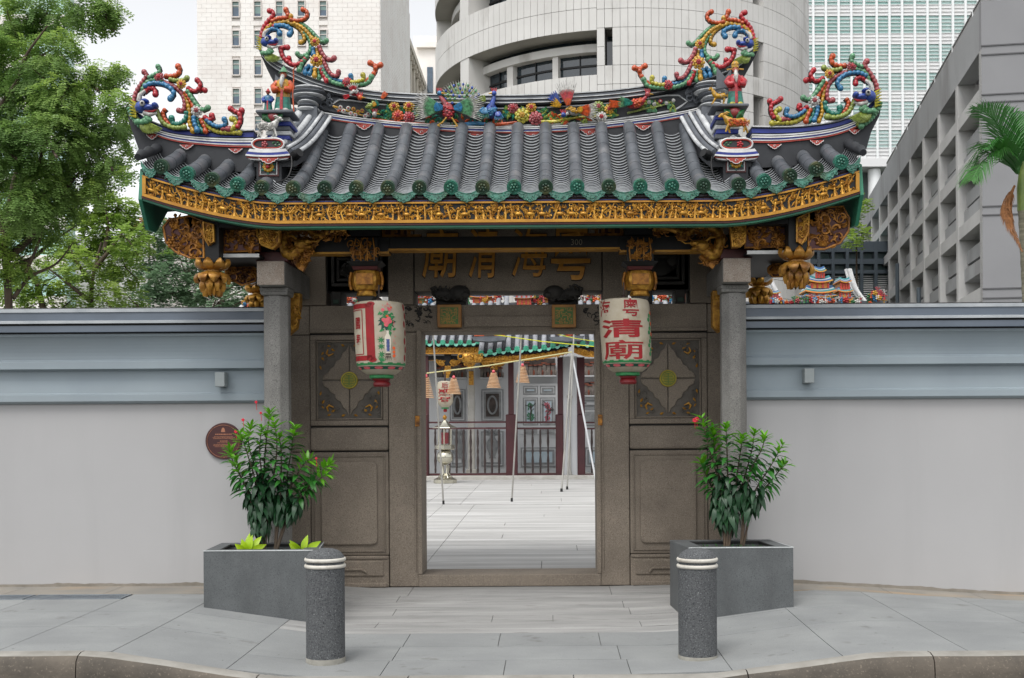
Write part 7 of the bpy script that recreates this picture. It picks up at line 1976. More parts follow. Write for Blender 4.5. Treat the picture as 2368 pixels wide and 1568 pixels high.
# side face courses
z = 8.0
while z < 58:
    y = WB
    while y < WB + 26.5:
        clad.box(x1, x1 + 0.1, y + 0.02, min(WB + 27, y + 1.6) - 0.02, z + 0.015, z + ch - 0.015); y += 1.6
    z += ch
clad.build('cladding', M_CLAD, t)
for cx in wx:
    for z in zr:
        m = MB()
        m.box(cx - ww - 0.1, cx + ww + 0.1, WB - 0.16, WB + 0.12, z - wh - 0.12, z - wh); m.box(cx - ww - 0.1, cx + ww + 0.1, WB - 0.14, WB + 0.12, z + wh, z + wh + 0.1)
        m.box(cx - ww - 0.1, cx - ww, WB - 0.14, WB + 0.12, z - wh + 0.001, z + wh - 0.001); m.box(cx + ww, cx + ww + 0.1, WB - 0.14, WB + 0.12, z - wh + 0.001, z + wh - 0.001)
        m.box(cx - ww, cx + ww, WB - 0.02, WB + 0.12, z + wh * 0.42, z + wh * 0.52)
        w = m.build('window', M_WFR, t)
        m = MB(); m.box(cx - ww, cx + ww, WB + 0.06, WB + 0.1, z + wh * 0.52, z + wh); m.build('pane', M_WG1, w)
        k = random.Random(int(cx * 7 + z * 13)).uniform(-0.8, 0.3)
        m = MB(); m.box(cx - ww, cx + ww, WB + 0.06, WB + 0.1, z - wh, z + wh * k); m.build('pane', M_WG2, w)
        m = MB(); m.box(cx - ww, cx + ww, WB + 0.06, WB + 0.1, z + wh * k + 0.002, z + wh * 0.42); m.build('pane', M_WG1, w)
# --- beige wing running away to the right of it
t = thing('stone_wing', 'beige stone building with cornices and tall slit windows running away behind the ridge', 'building', (-20, 160, 0), 'city buildings')
xa = at(928, 300, 142).x
m = MB()
Y0, Y1 = 141.0, 165.0
H0 = at(930, 62, Y0).z
m.box(xa - 14, xa, Y0, Y1, 0, H0); m.build('wall', M_CREAM, t)
for k, zz in enumerate((H0 - 1.0, H0 - 9.5)):
    m = MB(); m.box(xa - 0.02, xa + 0.9, Y0 - 0.6, Y1, zz, zz + 0.9); m.build('cornice', M_CREAM, t)
    m = MB()
    for j in range(12): m.box(xa, xa + 0.75, Y0 + j * 2.0, Y0 + j * 2.0 + 0.6, zz - 0.8, zz - 0.01)
    stuff(m.build('dentils', M_CREAM, t))
for j in range(6):
    y = Y0 + 0.5 + j * 4.0
    m = MB(); m.box(xa, xa + 0.45, y, y + 1.0, 0, H0 - 1.0); m.build('pilaster', M_CREAM, t)
    for fl_ in range(4):
        m = MB(); m.box(xa + 0.01, xa + 0.06, y + 1.6, y + 3.6, H0 - 8.0 - fl_ * 9.0, H0 - 3.0 - fl_ * 9.0); m.build('window', M_WG2, t)
xf0, xf1 = at(985, 150, 166).x, at(1020, 150, 166).x
m = MB(); m.box(xa - 1, xf1 + 8, 165.1, 180, 0, at(1000, 88, 166).z); m.build('end_wall', M_CLAD, t)
m = MB(); m.box(xa - 0.5, xf1 + 8.3, 164.4, 165.05, at(1000, 112, 165).z, at(1000, 100, 165).z); m.build('cornice', M_CLAD, t)
for py_c in (185, 262):
    q = at(994, py_c, 165); m = MB(); m.box(q.x - 0.45, q.x + 0.45, 164.95, 165.08, q.z - 2.0, q.z + 2.0); m.build('window', M_WG2, t)
# --- round concrete tower
M_CONC = pm('pale_concrete', C(212, 210, 206), C(200, 198, 194), scale=0.35, rough=0.8, rnd=0.0, stain=(C(164, 160, 154), 0.55, 0.56, 0.76, (1, 1, 0.35)))
M_CONCJ = pm('concrete_joint', C(182, 180, 176), rough=0.9)
M_SOFF = pm('soffit_concrete', C(176, 172, 164), C(160, 156, 149), scale=0.4, rough=0.8)
M_DGL = glass_mat('dark_glass', C(44, 58, 66), 0.05, C(26, 38, 46), 0.5)
DC = 70.0; YC = DC + CAMY; RC = 11.45
XC = at(1436, 500, YC).x
t = thing('round_tower', 'round pale concrete tower with curved ribbon windows behind the ridge', 'building', (XC, YC, 0), 'city buildings')
def cyl_pt(a, r, z): return (XC + r * math.sin(a), YC - r * math.cos(a), z)      # a = 0 faces the camera
def ring_piece(m, a0, a1, r0, r1, z0, z1, n=None):
    n = n or max(1, int((a1 - a0) / math.radians(3.5)))
    vs = []
    for k in range(n + 1):
        a = a0 + (a1 - a0) * k / n
        vs += [cyl_pt(a, r1, z0), cyl_pt(a, r1, z1), cyl_pt(a, r0, z1), cyl_pt(a, r0, z0)]
    fs = []
    for k in range(n):
        for q in range(4): fs.append((k * 4 + q, k * 4 + (q + 1) % 4, (k + 1) * 4 + (q + 1) % 4, (k + 1) * 4 + q))
    fs += [(3, 2, 1, 0), (n * 4, n * 4 + 1, n * 4 + 2, n * 4 + 3)]
    m.add(vs, fs)
m = MB(); ring_piece(m, -math.pi, math.pi, 0.2, RC - 1.6, 0, 60, 72); m.build('core', M_SOFF, t, smooth=30)
Dn = DC - RC
def tz(py): return CAMZ + (VPY - py) * Dn / FPX           # height read at the nearest point
z_lo, z_hi = tz(171), tz(68)          # ribbon opening
step = tz(-36) - tz(171)
A0, A1 = math.radians(-100), math.radians(-9.8)
bands = []
z = z_hi - step * 3
for k in range(7):
    bands.append((z_lo + (k - 3) * step, z_hi + (k - 3) * step))
wall = MB()
def panel_field(a0, a1, z0, z1, skip=None):
    na = max(1, round((a1 - a0) / math.radians(2.05))); nz_ = max(1, round((z1 - z0) / 0.98))
    for i in range(na):
        for j in range(nz_):
            aa, ab = a0 + (a1 - a0) * i / na, a0 + (a1 - a0) * (i + 1) / na; za, zb = z0 + (z1 - z0) * j / nz_, z0 + (z1 - z0) * (j + 1) / nz_
            if skip and skip(aa, ab, (za + zb) / 2, (za + zb) / 2): continue
            ring_piece(wall, aa + 0.0008, ab - 0.0008, RC - 0.3, RC, za + 0.012, zb - 0.012, 1)
slots = []
for (pxa, pxb, pya, pyb) in ((1733, 1764, 97, 190), (1733, 1764, 242, 296), (1733, 1764, -60, 18), (1733, 1764, 340, 440)):
    slots.append((CAMZ + (VPY - pyb) * (DC - RC * 0.8) / FPX, CAMZ + (VPY - pya) * (DC - RC * 0.8) / FPX))
SA, SB = math.radians(34), math.radians(38.6)
S2 = (math.radians(-7.6), math.radians(-4.9))
prev = 0.0
for (a, b) in bands:
    if b < 3: continue
    panel_field(A0, A1, prev, a); prev = b
panel_field(A0, A1, prev, 58)
ztop_all = 58
def skipfn(aa, ab, za, zb):
    mid = (aa + ab) / 2
    if SA < mid < SB:
        for s0, s1 in slots:
            if zb > s0 and za < s1: return True
    if S2[0] < mid < S2[1]:
        for (a, b) in bands:
            if zb > a + 0.35 and za < b: return True
    return False
panel_field(A1, math.radians(100), 0.0, 58, skipfn)
stuff(wall.build('cladding', M_CONC, t))
m = MB(); ring_piece(m, A1, math.radians(-7.9), RC - 1.7, RC - 0.31, 0, 58, 2); ring_piece(m, math.radians(-4.6), SA - 0.004, RC - 1.7, RC - 0.31, 0, 58, 20); ring_piece(m, SB + 0.004, math.radians(100), RC - 1.7, RC - 0.31, 0, 58, 20); stuff(m.build('backing_wall', M_CONCJ, t))
for (a, b) in bands:
    if b < 6 or a > 45: continue
    m = MB(); ring_piece(m, A0, A1, RC - 2.2, RC - 1.5, a, b); g = m.build('ribbon_glass', M_DGL, t)
    m = MB(); ring_piece(m, A0, A1, RC - 1.62, RC - 0.02, b, b + 0.02); ring_piece(m, A0, A1, RC - 1.62, RC - 0.02, a - 0.02, a); stuff(m.build('soffit', M_SOFF, t))
    m = MB(); ring_piece(m, A0, A1, RC - 1.5, RC - 1.0, b - 0.78, b - 0.36); m.build('inner_beam', M_CONC, t)
    for deg, dw in ((-9.8, 0.8), (-22.6, 1.8), (-38.6, 2.4), (-68, 2.4), (-84, 2.4)):
        m = MB(); ring_piece(m, math.radians(deg - dw), math.radians(deg), RC - 1.6, RC - 1.12, a, b - 0.78, 1); m.build('mullion', M_CONC, t)
    for deg in (-16, -31, -46, -60):
        m = MB(); ring_piece(m, math.radians(deg - 0.3), math.radians(deg), RC - 1.5, RC - 1.42, a, b - 0.78, 1); m.build('sash_bar', BLACK, t)
    m = MB(); ring_piece(m, A0, A1, RC - 1.5, RC - 1.43, a + 0.9, a + 1.0); m.build('sash_bar', BLACK, t)
    for deg in (-51.5, -90):
        m = MB(); ring_piece(m, math.radians(deg - 4.4), math.radians(deg), RC - 1.6, RC - 0.03, a, b, 2); m.build('ribbon_pier', M_CONC, t)
    m = MB(); ring_piece(m, S2[0], S2[1], RC - 1.4, RC - 1.1, a + 0.35, b, 1); m.build('slot_glass', M_DGL, t)
# --- glass tower
M_GLT = glass_mat('pale_green_glass', C(150, 196, 188), 0.2, C(206, 226, 222), 0.06)
M_GLL = pm('spandrel_grey', C(228, 228, 227), C(218, 218, 218), scale=0.05, rough=0.5)
M_MULW = pm('white_mullion', C(236, 238, 238), rough=0.5)
GY = 140.0
t = thing('glass_tower', 'pale green glass tower with white mullions and louvre bands behind the right finial', 'building', (at(2030, 500, GY).x, GY + 10, 0), 'city buildings')
gx0, gx1 = at(1850, 200, GY).x, at(2260, 200, GY).x
gzb = at(2030, 368, GY).z
m = MB(); m.box(gx0, gx1, GY, GY + 20, gzb, 78); m.build('curtain_wall', M_GLT, t)
m = MB(); m.box(gx0 + 2, gx1 - 3, GY + 3, GY + 20, 0, gzb - 0.5); m.build('podium', pm('podium_grey', C(120, 128, 126), C(100, 108, 108), scale=0.1), t)  # set-back podium in mottled grey
m = MB(); m.box(gx0 - 0.3, gx1, GY - 0.5, GY + 20, gzb - 1.1, gzb - 0.01); m.build('tower_soffit', M_GLL, t)
n = 14
for k in range(n + 1):
    x = gx0 + (gx1 - gx0) * k / n
    m = MB(); m.box(x - 0.14, x + 0.14, GY - 0.45, GY + 0.02, gzb, 78); m.build('mullion', M_MULW, t)
fl_ = at(2000, 300, GY).z - at(2000, 366, GY).z
z = gzb
m = MB(); sp = MB()
k = 0
while z < 76:
    sp.box(gx0, gx1, GY - 0.12, GY - 0.02, z, z + fl_ * 0.38)
    for j in range(8): m.box(gx0, gx1, GY - 0.22, GY - 0.05, z + fl_ * j / 8.0, z + fl_ * j / 8.0 + 0.07)
    z += fl_
stuff(m.build('louvres', M_GLL, t)); stuff(sp.build('spandrels', M_GLL, t))
for px in (2021,):
    q = at(px, 400, GY + 1); m = MB(); m.lathe([(0.85, 0), (0.85, gzb - 1.2)], 20, (q.x, GY + 1, 0)); m.build('round_column', M_MULW, t, smooth=50)
# --- low dark glass building behind the temple roofs
LYY = 78.0
t = thing('glass_podium', 'low dark glass building behind the painted temple roofs', 'building', (at(1950, 650, LYY).x, LYY + 5, 0), 'city buildings')
ga, gb = at(1735, 650, LYY).x, at(2075, 650, LYY).x
M_STL = pm('dark_steel', C(84, 94, 102), C(70, 80, 88), scale=0.2, rough=0.5)
m = MB(); m.box(ga, gb, LYY + 0.3, LYY + 12, 0, at(1950, 560, LYY).z); m.build('glazing', glass_mat('podium_glass', C(96, 118, 116), 0.08, C(60, 80, 84), 0.15), t)
for py0, py1 in ((560, 584), (600, 612), (626, 634)):
    m = MB(); m.box(ga, gb, LYY - 0.3, LYY + 0.29, at(1950, py1, LYY).z, at(1950, py0, LYY).z); m.build('floor_band', M_STL, t)
for px in range(1760, 2080, 33):
    q = at(px, 650, LYY - 0.2); m = MB(); m.box(q.x - 0.12, q.x + 0.12, LYY - 0.35, LYY + 0.28, 0, at(px, 560, LYY).z - 0.1); m.build('mullion', M_STL, t)
m = MB()
for k in range(14): m.box(ga, gb, LYY + 0.05, LYY + 0.28, at(1950, 640 + k * 5, LYY).z, at(1950, 638 + k * 5, LYY).z)
stuff(m.build('louvres', M_GLL, t))
# --- grey concrete frame building on the right, facade runs away along its own axis
M_GC = pm('grey_concrete', C(166, 167, 168), C(154, 155, 156), scale=0.25, rough=0.85, stain=(C(126, 124, 122), 0.3, 0.52, 0.8, (1, 1, 0.3)))
M_GCE = pm('grey_render', C(142, 142, 144), C(134, 134, 136), scale=0.2, rough=0.85)
M_GCL = pm('pale_concrete_edge', C(194, 193, 191), C(182, 181, 179), scale=0.4, rough=0.8)
M_GD = glass_mat('bay_dark', C(70, 76, 80), 0.2, C(56, 62, 66), 0.5)
DN = 53.6; YN = DN + CAMY
XN = at(2272, 700, YN).x
ux = (1697 - VPX) / FPX; un = math.sqrt(1 + ux * ux)
U = Vector((ux / un, 1 / un, 0)); Nn = Vector((-U.y, U.x, 0))       # along the facade / outwards to the left
t = thing('concrete_block', 'grey concrete building with a deep grid of bays at the right', 'building', (XN + 8, YN + 20, 0), 'city buildings')
def fp(u, n_, z): return Vector((XN, YN, 0)) + U * u + Nn * n_ + Vector((0, 0, z))
def fbox(m, u0, u1, n0, n1, z0, z1):
    c8 = [fp(u0, n0, z0), fp(u1, n0, z0), fp(u1, n1, z0), fp(u0, n1, z0), fp(u0, n0, z1), fp(u1, n0, z1), fp(u1, n1, z1), fp(u0, n1, z1)]
    m.add(c8, [(0, 3, 2, 1), (4, 5, 6, 7), (0, 1, 5, 4), (1, 2, 6, 5), (2, 3, 7, 6), (3, 0, 4, 7)])
def nz2(py): return CAMZ + (VPY - py + 6.3 * 0 - 0.0063 * 1000) * DN / FPX
LEN = 53.0
zt_par = nz2(3)
m = MB(); fbox(m, 0, LEN, -16, -1.3, 0, zt_par - 0.3); m.build('core', M_GCE, t)
m = MB(); fbox(m, -0.02, 0.5, -20, 0.0, 0, zt_par); m.build('end_wall', M_GCE, t)
for py in (107, 128, 214 + 6, 232 + 6, 478, 498, 668, 690):
    m = MB(); fbox(m, -0.06, -0.015, -20, 0.02, nz2(py) - 0.03, nz2(py) + 0.03); m.build('groove_line', pm('groove_dark', C(92, 92, 94)), t)
m = MB(); fbox(m, 0.5, LEN, -0.9, -0.02, nz2(112), zt_par); m.build('parapet', M_GC, t)
beams = [nz2(v) for v in (212, 345, 492, 668 + 8, 840)]
bay = 5.35
nb = int(LEN / bay)
for k in range(nb + 1):
    u = 0.5 + k * bay - (0.5 if k == 0 else 0)
    m = MB(); fbox(m, u, u + 0.55, -1.75, 0.0, 0, nz2(112) - 0.01); m.build('facade_fin', M_GCL, t)
for b in beams:
    m = MB(); fbox(m, 0.56, LEN, -1.75, -0.03, b - 0.35, b + 0.32); m.build('floor_beam', M_GCL, t)
m = MB(); fbox(m, 0.5, LEN, -1.29, -1.2, 0, nz2(112)); m.build('bay_glazing', M_GD, t)
alls = [nz2(112)] + beams
for k in range(nb):
    u0 = 0.5 + k * bay + 0.56; u1 = u0 + bay - 0.57
    for j in range(1, len(alls)):
        ztop = alls[j - 1] - 0.4 if j > 1 else alls[0]
        if j == 1: continue
        zb = alls[j] + 0.33
        m = MB(); fbox(m, u0, u1, -1.64, -0.45, ztop - 1.25, ztop - 0.55); m.build('sunshade', M_GC, t)
        m = MB(); fbox(m, u0, u1, -1.64, -0.30, ztop - 2.2, ztop - 1.5); m.build('sunshade', M_GC, t)
# railings on the roof, drain pipes
m = MB()
for k in range(2): fbox(m, 1.5 + k * 0.1, LEN * 0.8, -1.2, -1.1, zt_par + 2.1 - 0.0, zt_par + 2.2)
for k in range(26): fbox(m, 1.5, LEN * 0.8, -1.18, -1.12, zt_par + 0.1 + k * 0.08, zt_par + 0.13 + k * 0.08)
stuff(m.build('roof_louvres', M_GCL, t))
for k in range(8):
    m = MB(); fbox(m, 1.5 + k * 5.8, 1.6 + k * 5.8, -1.22, -1.08, zt_par - 0.1, zt_par + 2.2); m.build('rail_post', M_MULW, t)
for u, zt in ((26.5, nz2(420)), (17.2, nz2(560))):
    m = MB(); m.cyl(fp(u, 0.25, 0), fp(u, 0.25, zt), 0.14, 0.14, 8); m.build('drain_pipe', M_STL, t, smooth=60)
# --- greenish blocks far behind the trees at the left
t = thing('green_glass_block', 'green glass office building glimpsed through the left trees', 'building', (at(60, 400, 90).x, 95, 0), 'city buildings')
a, b = at(-60, 400, 90).x, at(152, 400, 90).x
m = MB(); m.box(a, b, 90, 92, 0, 48); m.build('curtain_wall', M_GLT, t)
m = MB()
for k in range(14): m.box(a - 0.05, b + 0.05, 89.7, 90.0, 2 + k * 3.6, 3.3 + k * 3.6)
stuff(m.build('spandrels', M_CLAD, t))
a, b = at(120, 600, 100).x, at(345, 600, 100).x
t = thing('white_block', 'low white building glimpsed between the left tree crowns', 'building', ((a + b) / 2, 105, 0), 'city buildings')
m = MB(); m.box(a, b, 100, 115, 0, at(240, 545, 100).z); m.build('wall', M_CLAD, t)
for k in range(4):
    for j in range(5):
        m = MB(); x = a + (b - a) * (j + 0.3) / 5; m.box(x, x + (b - a) * 0.1, 99.93, 100.0, 2 + k * 3.4, 3.8 + k * 3.4); m.build('window', M_WG1, t)
# ---------------------------------------------------------------- temple hall across the courtyard
HY = 19.4
M_HW = pm('hall_white', C(204, 205, 206), C(194, 196, 198), scale=0.6, rough=0.75)
M_HG = pm('hall_grey_relief', C(150, 152, 152), C(122, 124, 126), scale=6, rough=0.7, bump=0.5, bscale=18, bdist=0.02)
M_HD = pm('hall_scene_dark', C(84, 74, 68), C(52, 46, 44), scale=5, rough=0.7, bump=0.4, bscale=12, bdist=0.02)
M_HM = pm('hall_maroon', C(78, 34, 38), C(64, 28, 32), scale=2, rough=0.5)
M_HB = pm('panel_blue', C(186, 200, 208), C(168, 186, 196), scale=4, rough=0.6)
M_HS = pm('hall_stone', C(190, 188, 182), C(164, 160, 152), scale=3, rough=0.8)
hall = thing('temple_hall', 'white temple hall with maroon posts and railing seen through the doorway', 'hall', (0, HY, court_z(0, HY)), 'temple buildings in the courtyard')
def hb(name, pxa, pxb, pya, pyb, mat, y0=0.0, y1=0.1, parent=hall, bevel=0):
    a, b = at(pxa, pyb, HY), at(pxb, pya, HY); m = MB(); m.box(a.x, b.x, HY - y0, HY + y1, a.z, b.z); return m.build(name, mat, parent, bevel=bevel)
zf = court_z(0, HY)
m = MB(); m.box(-7, 7, HY, HY + 0.5, zf - 0.1, 4.25); m.build('hall_wall', M_HW, hall)
m = MB(); m.box(-7, 7, HY - 2.2, HY, zf - 0.3, zf + 0.06); m.build('plinth', M_HS, hall, bevel=0.02)
def frame(pxa, pxb, pya, pyb, inner, oval=False, art=None, outer=M_HG):
    o = hb('wall_panel', pxa, pxb, pya, pyb, outer, 0.05, 0.0)
    w = pxb - pxa; k = min(6.5, w * 0.16)
    hb('panel_margin', pxa + k * 0.5, pxb - k * 0.5, pya + k * 0.5, pyb - k * 0.5, M_HW, 0.056, 0.0, o)
    hb('panel_border', pxa + k * 0.8, pxb - k * 0.8, pya + k * 0.8, pyb - k * 0.8, outer, 0.062, 0.0, o)
    f = hb('panel_field', pxa + k * 1.6, pxb - k * 1.6, pya + k * 1.6, pyb - k * 1.6, inner, 0.07, 0.0, o)
    if oval:
        c = at((pxa + pxb) / 2, (pya + pyb) / 2, HY); rx = (w * 0.20) * 0.01178; rz = (pyb - pya) * 0.27 * 0.01178
        m = MB(); P = [(c.x + rx * math.cos(a * math.pi / 16), c.z + rz * math.sin(a * math.pi / 16)) for a in range(32)]
        m.tube([(x, HY - 0.075, z) for x, z in P + [P[0]]], 0.03, 6); m.build('oval_moulding', M_HG, o, smooth=60)
    if art:
        rl = random.Random(int(pxa * 3)); xa, xb = pxa + k * 2, pxb - k * 2; ya, yb = pya + k * 2.2, pyb - k * 2
        m = MB(); P = [at(xa + (xb - xa) * u, yb + (ya - yb) * v, HY - 0.075) for u, v in ((0.5, 0.0), (0.45, 0.3), (0.6, 0.55), (0.5, 0.9))]; m.tube(smooth_path(P, 3), 0.02, 5)
        for q in range(6):
            p = P[1].lerp(P[3], rl.random()); m.tube([p, p + Vector((rl.uniform(-0.2, 0.2), 0, rl.uniform(0.02, 0.2)))], 0.01, 4)
        stuff(m.build('painted_branch', pm('branch_paint', C(72, 64, 60)), o))
        m = MB()
        for q in range(26):
            p = at(rl.uniform(xa, xb), rl.uniform(ya, yb), HY - 0.08); leafb(m, p.x, p.z, HY - 0.078, 0.055, 0.025, rl.uniform(0, 6.28), 0.01)
        stuff(m.build('painted_leaves', pm('leaf_paint_' + art, C(70, 120, 92) if art == 'green' else C(170, 92, 104)), o))
for pxa, pxb in ((1040, 1076), (1113, 1164), (1430, 1480), (1520, 1570), (850, 900), (920, 960)):
    frame(pxa, pxb, 900, 974, M_HD, True); frame(pxa, pxb, 997, 1079, M_HW, False)
    c = at((pxa + pxb) / 2, 1060, HY - 0.08); m = MB(); m.lathe([(0.10, 0), (0.07, 0.05), (0.16, 0.3), (0.17, 0.42), (0.08, 0.55), (0.07, 0.6), (0.13, 0.66)], 12, (c.x, HY - 0.1, c.z), 1, 0.2); m.build('vase_relief', M_HG, hall, smooth=50)
    m = MB()
    for q in range(5): leafb(m, c.x + 0.08 * (q - 2), c.z + 0.74, HY - 0.1, 0.09, 0.04, 1.57 - 0.4 * (q - 2), 0.02)
    stuff(m.build('vase_flowers', M_HG, hall))
hb('door_board', 1203, 1291, 886, 1004, M_HW, 0.045, 0.0)
for pxa, pxb in ((1209, 1244), (1248, 1284)):
    frame(pxa, pxb, 892, 913, M_HB, art=None); frame(pxa, pxb, 919, 984, M_HB, art='green' if pxa < 1220 else 'pink'); hb('swag', pxa + 2, pxb - 2, 992, 1003, M_HG, 0.06, 0.0)
frame(1204, 1287, 1034, 1080, M_HB)
for pxa, pxb, pya, pyb in ((1009, 1076, 829, 873), (1111, 1159, 832, 873), (1212, 1283, 829, 868), (1341, 1402, 829, 868), (1341, 1402, 884, 914)):
    o = hb('scene_niche', pxa, pxb, pya, pyb, M_HD, 0.03, 0.0); hb('niche_sill', pxa - 2, pxb + 2, pyb, pyb + 4, M_HW, 0.16, 0.0, o)
    rl = random.Random(pxa); m = MB(); m2 = MB(); w = pxb - pxa
    for q in range(7):
        x = pxa + w * (q + 0.5) / 7; a = at(x, pyb - 1, HY - 0.08); hh = rl.uniform(0.2, 0.34)
        m.box(a.x - 0.05, a.x + 0.05, HY - 0.09, HY - 0.03, a.z, a.z + hh); (m2 if q % 2 else m).blob((a.x + 0.08, HY - 0.1, a.z + 0.06), (0.03, 0.03, 0.08), 6, 5)
        m2.box(a.x - 0.08, a.x + 0.08, HY - 0.11, HY - 0.03, a.z + hh, a.z + hh + 0.035)
    stuff(m.build('scene_figures', pm('scene_grey', C(140, 132, 124), C(110, 100, 96), scale=9), o)); stuff(m2.build('scene_roofs', pm('scene_red', C(150, 84, 62), C(110, 64, 52), scale=9), o))
frame(1345, 1402, 925, 940, M_HW); frame(1345, 1402, 946, 985, M_HG)
frame(1352, 1402, 1034, 1080, M_HB)
# posts, columns, beams on the veranda front
PYv = HY - 1.9
def vb(name, pxa, pxb, pya, pyb, mat, y0=0.0, y1=0.12, parent=hall, bevel=0):
    a, b = at(pxa, pyb, PYv), at(pxb, pya, PYv); m = MB(); m.box(a.x, b.x, PYv - y0, PYv + y1, a.z, b.z); return m.build(name, mat, parent, bevel=bevel)
for pxa, pxb, top in ((1176, 1187, 830), (1290, 1301, 826), (1335, 1351, 826), (972, 990, 822)):
    vb('maroon_post', pxa, pxb, top, 1104, M_HM, 0.02, 0.12)
for pxa, pxb in ((1170, 1196), (1285, 1302), (981, 990), (1335, 1352)):
    vb('newel', pxa, pxb, 958, 1104.5, M_HM, 0.06, 0.14, bevel=0.02)
vb('white_column', 1301.5, 1334, 824, 1105, M_HW, 0.0, 0.3)
o = hb('stone_column', 1088, 1102, 836, 1092, M_HS, 1.0, -0.8, bevel=0.03)
hb('gilt_board', 1090, 1100.5, 863, 894, GOLD, 1.03, -0.99, o); hb('column_foot', 1084, 1107, 1082, 1095, M_HS, 1.05, -0.75, o, 0.02)
for pxa, pxb, in ((990, 1170), (1196, 1285), (1352, 1600), (790, 972)):
    for pya, pyb in ((974, 979), (988, 993), (1094, 1099.5)): vb('rail', pxa, pxb, pya, pyb, M_HM, 0.0, 0.07)
    n = round((pxb - pxa) / 16.6)
    for k in range(1, n):
        x = pxa + (pxb - pxa) * k / n; a = at(x, 1094, PYv); b = at(x, 993, PYv); h = b.z - a.z
        m = MB(); m.lathe([(0.02, 0), (0.028, 0.08 * h), (0.022, 0.12 * h), (0.034, 0.28 * h), (0.02, 0.42 * h), (0.03, 0.5 * h), (0.02, 0.58 * h), (0.034, 0.72 * h), (0.022, 0.88 * h), (0.028, 0.92 * h), (0.02, h)], 8, (a.x, PYv + 0.035, a.z)); m.build('baluster', pm('baluster_brown', C(60, 48, 46), rough=0.5), hall, smooth=50)
vb('black_beam', 990, 1105, 822, 832, BLACK, -0.05, 0.2); vb('black_post', 1027, 1042, 818, 846, BLACK, 0.02, 0.16); vb('black_post', 1133, 1146, 826, 842, BLACK, 0.02, 0.16)
vb('beam_edge', 990, 1105, 832, 833.5, GOLDP, -0.03, 0.1)
rl = random.Random(5)
for i, poly in enumerate(([(1004, 834), (1027, 834), (1027, 845), (1015, 845)], [(1042, 834), (1064, 834), (1056, 845), (1042, 845)], [(1028, 846), (1042, 846), (1040, 862), (1037, 874), (1032, 874), (1029, 862)], [(1137, 842), (1152, 842), (1150, 855), (1139, 856)], [(1114, 838), (1133, 838), (1133, 845), (1118, 845)], [(1147, 838), (1168, 838), (1162, 845), (1147, 845)], [(1072, 838), (1100, 838), (1092, 852), (1080, 848)])):
    P = [tuple(at(x, y, PYv - 0.05)[k] for k in (0, 2)) for x, y in poly]
    m = MB(); m.prism(P, PYv - 0.06, PYv + 0.04); relief(m, inpoly(P), min(p[0] for p in P), max(p[0] for p in P), min(p[1] for p in P), max(p[1] for p in P), PYv - 0.06, 16, 0.06, rl, 0, 0.2); m.build('gilt_bracket', GOLD, hall, smooth=50)
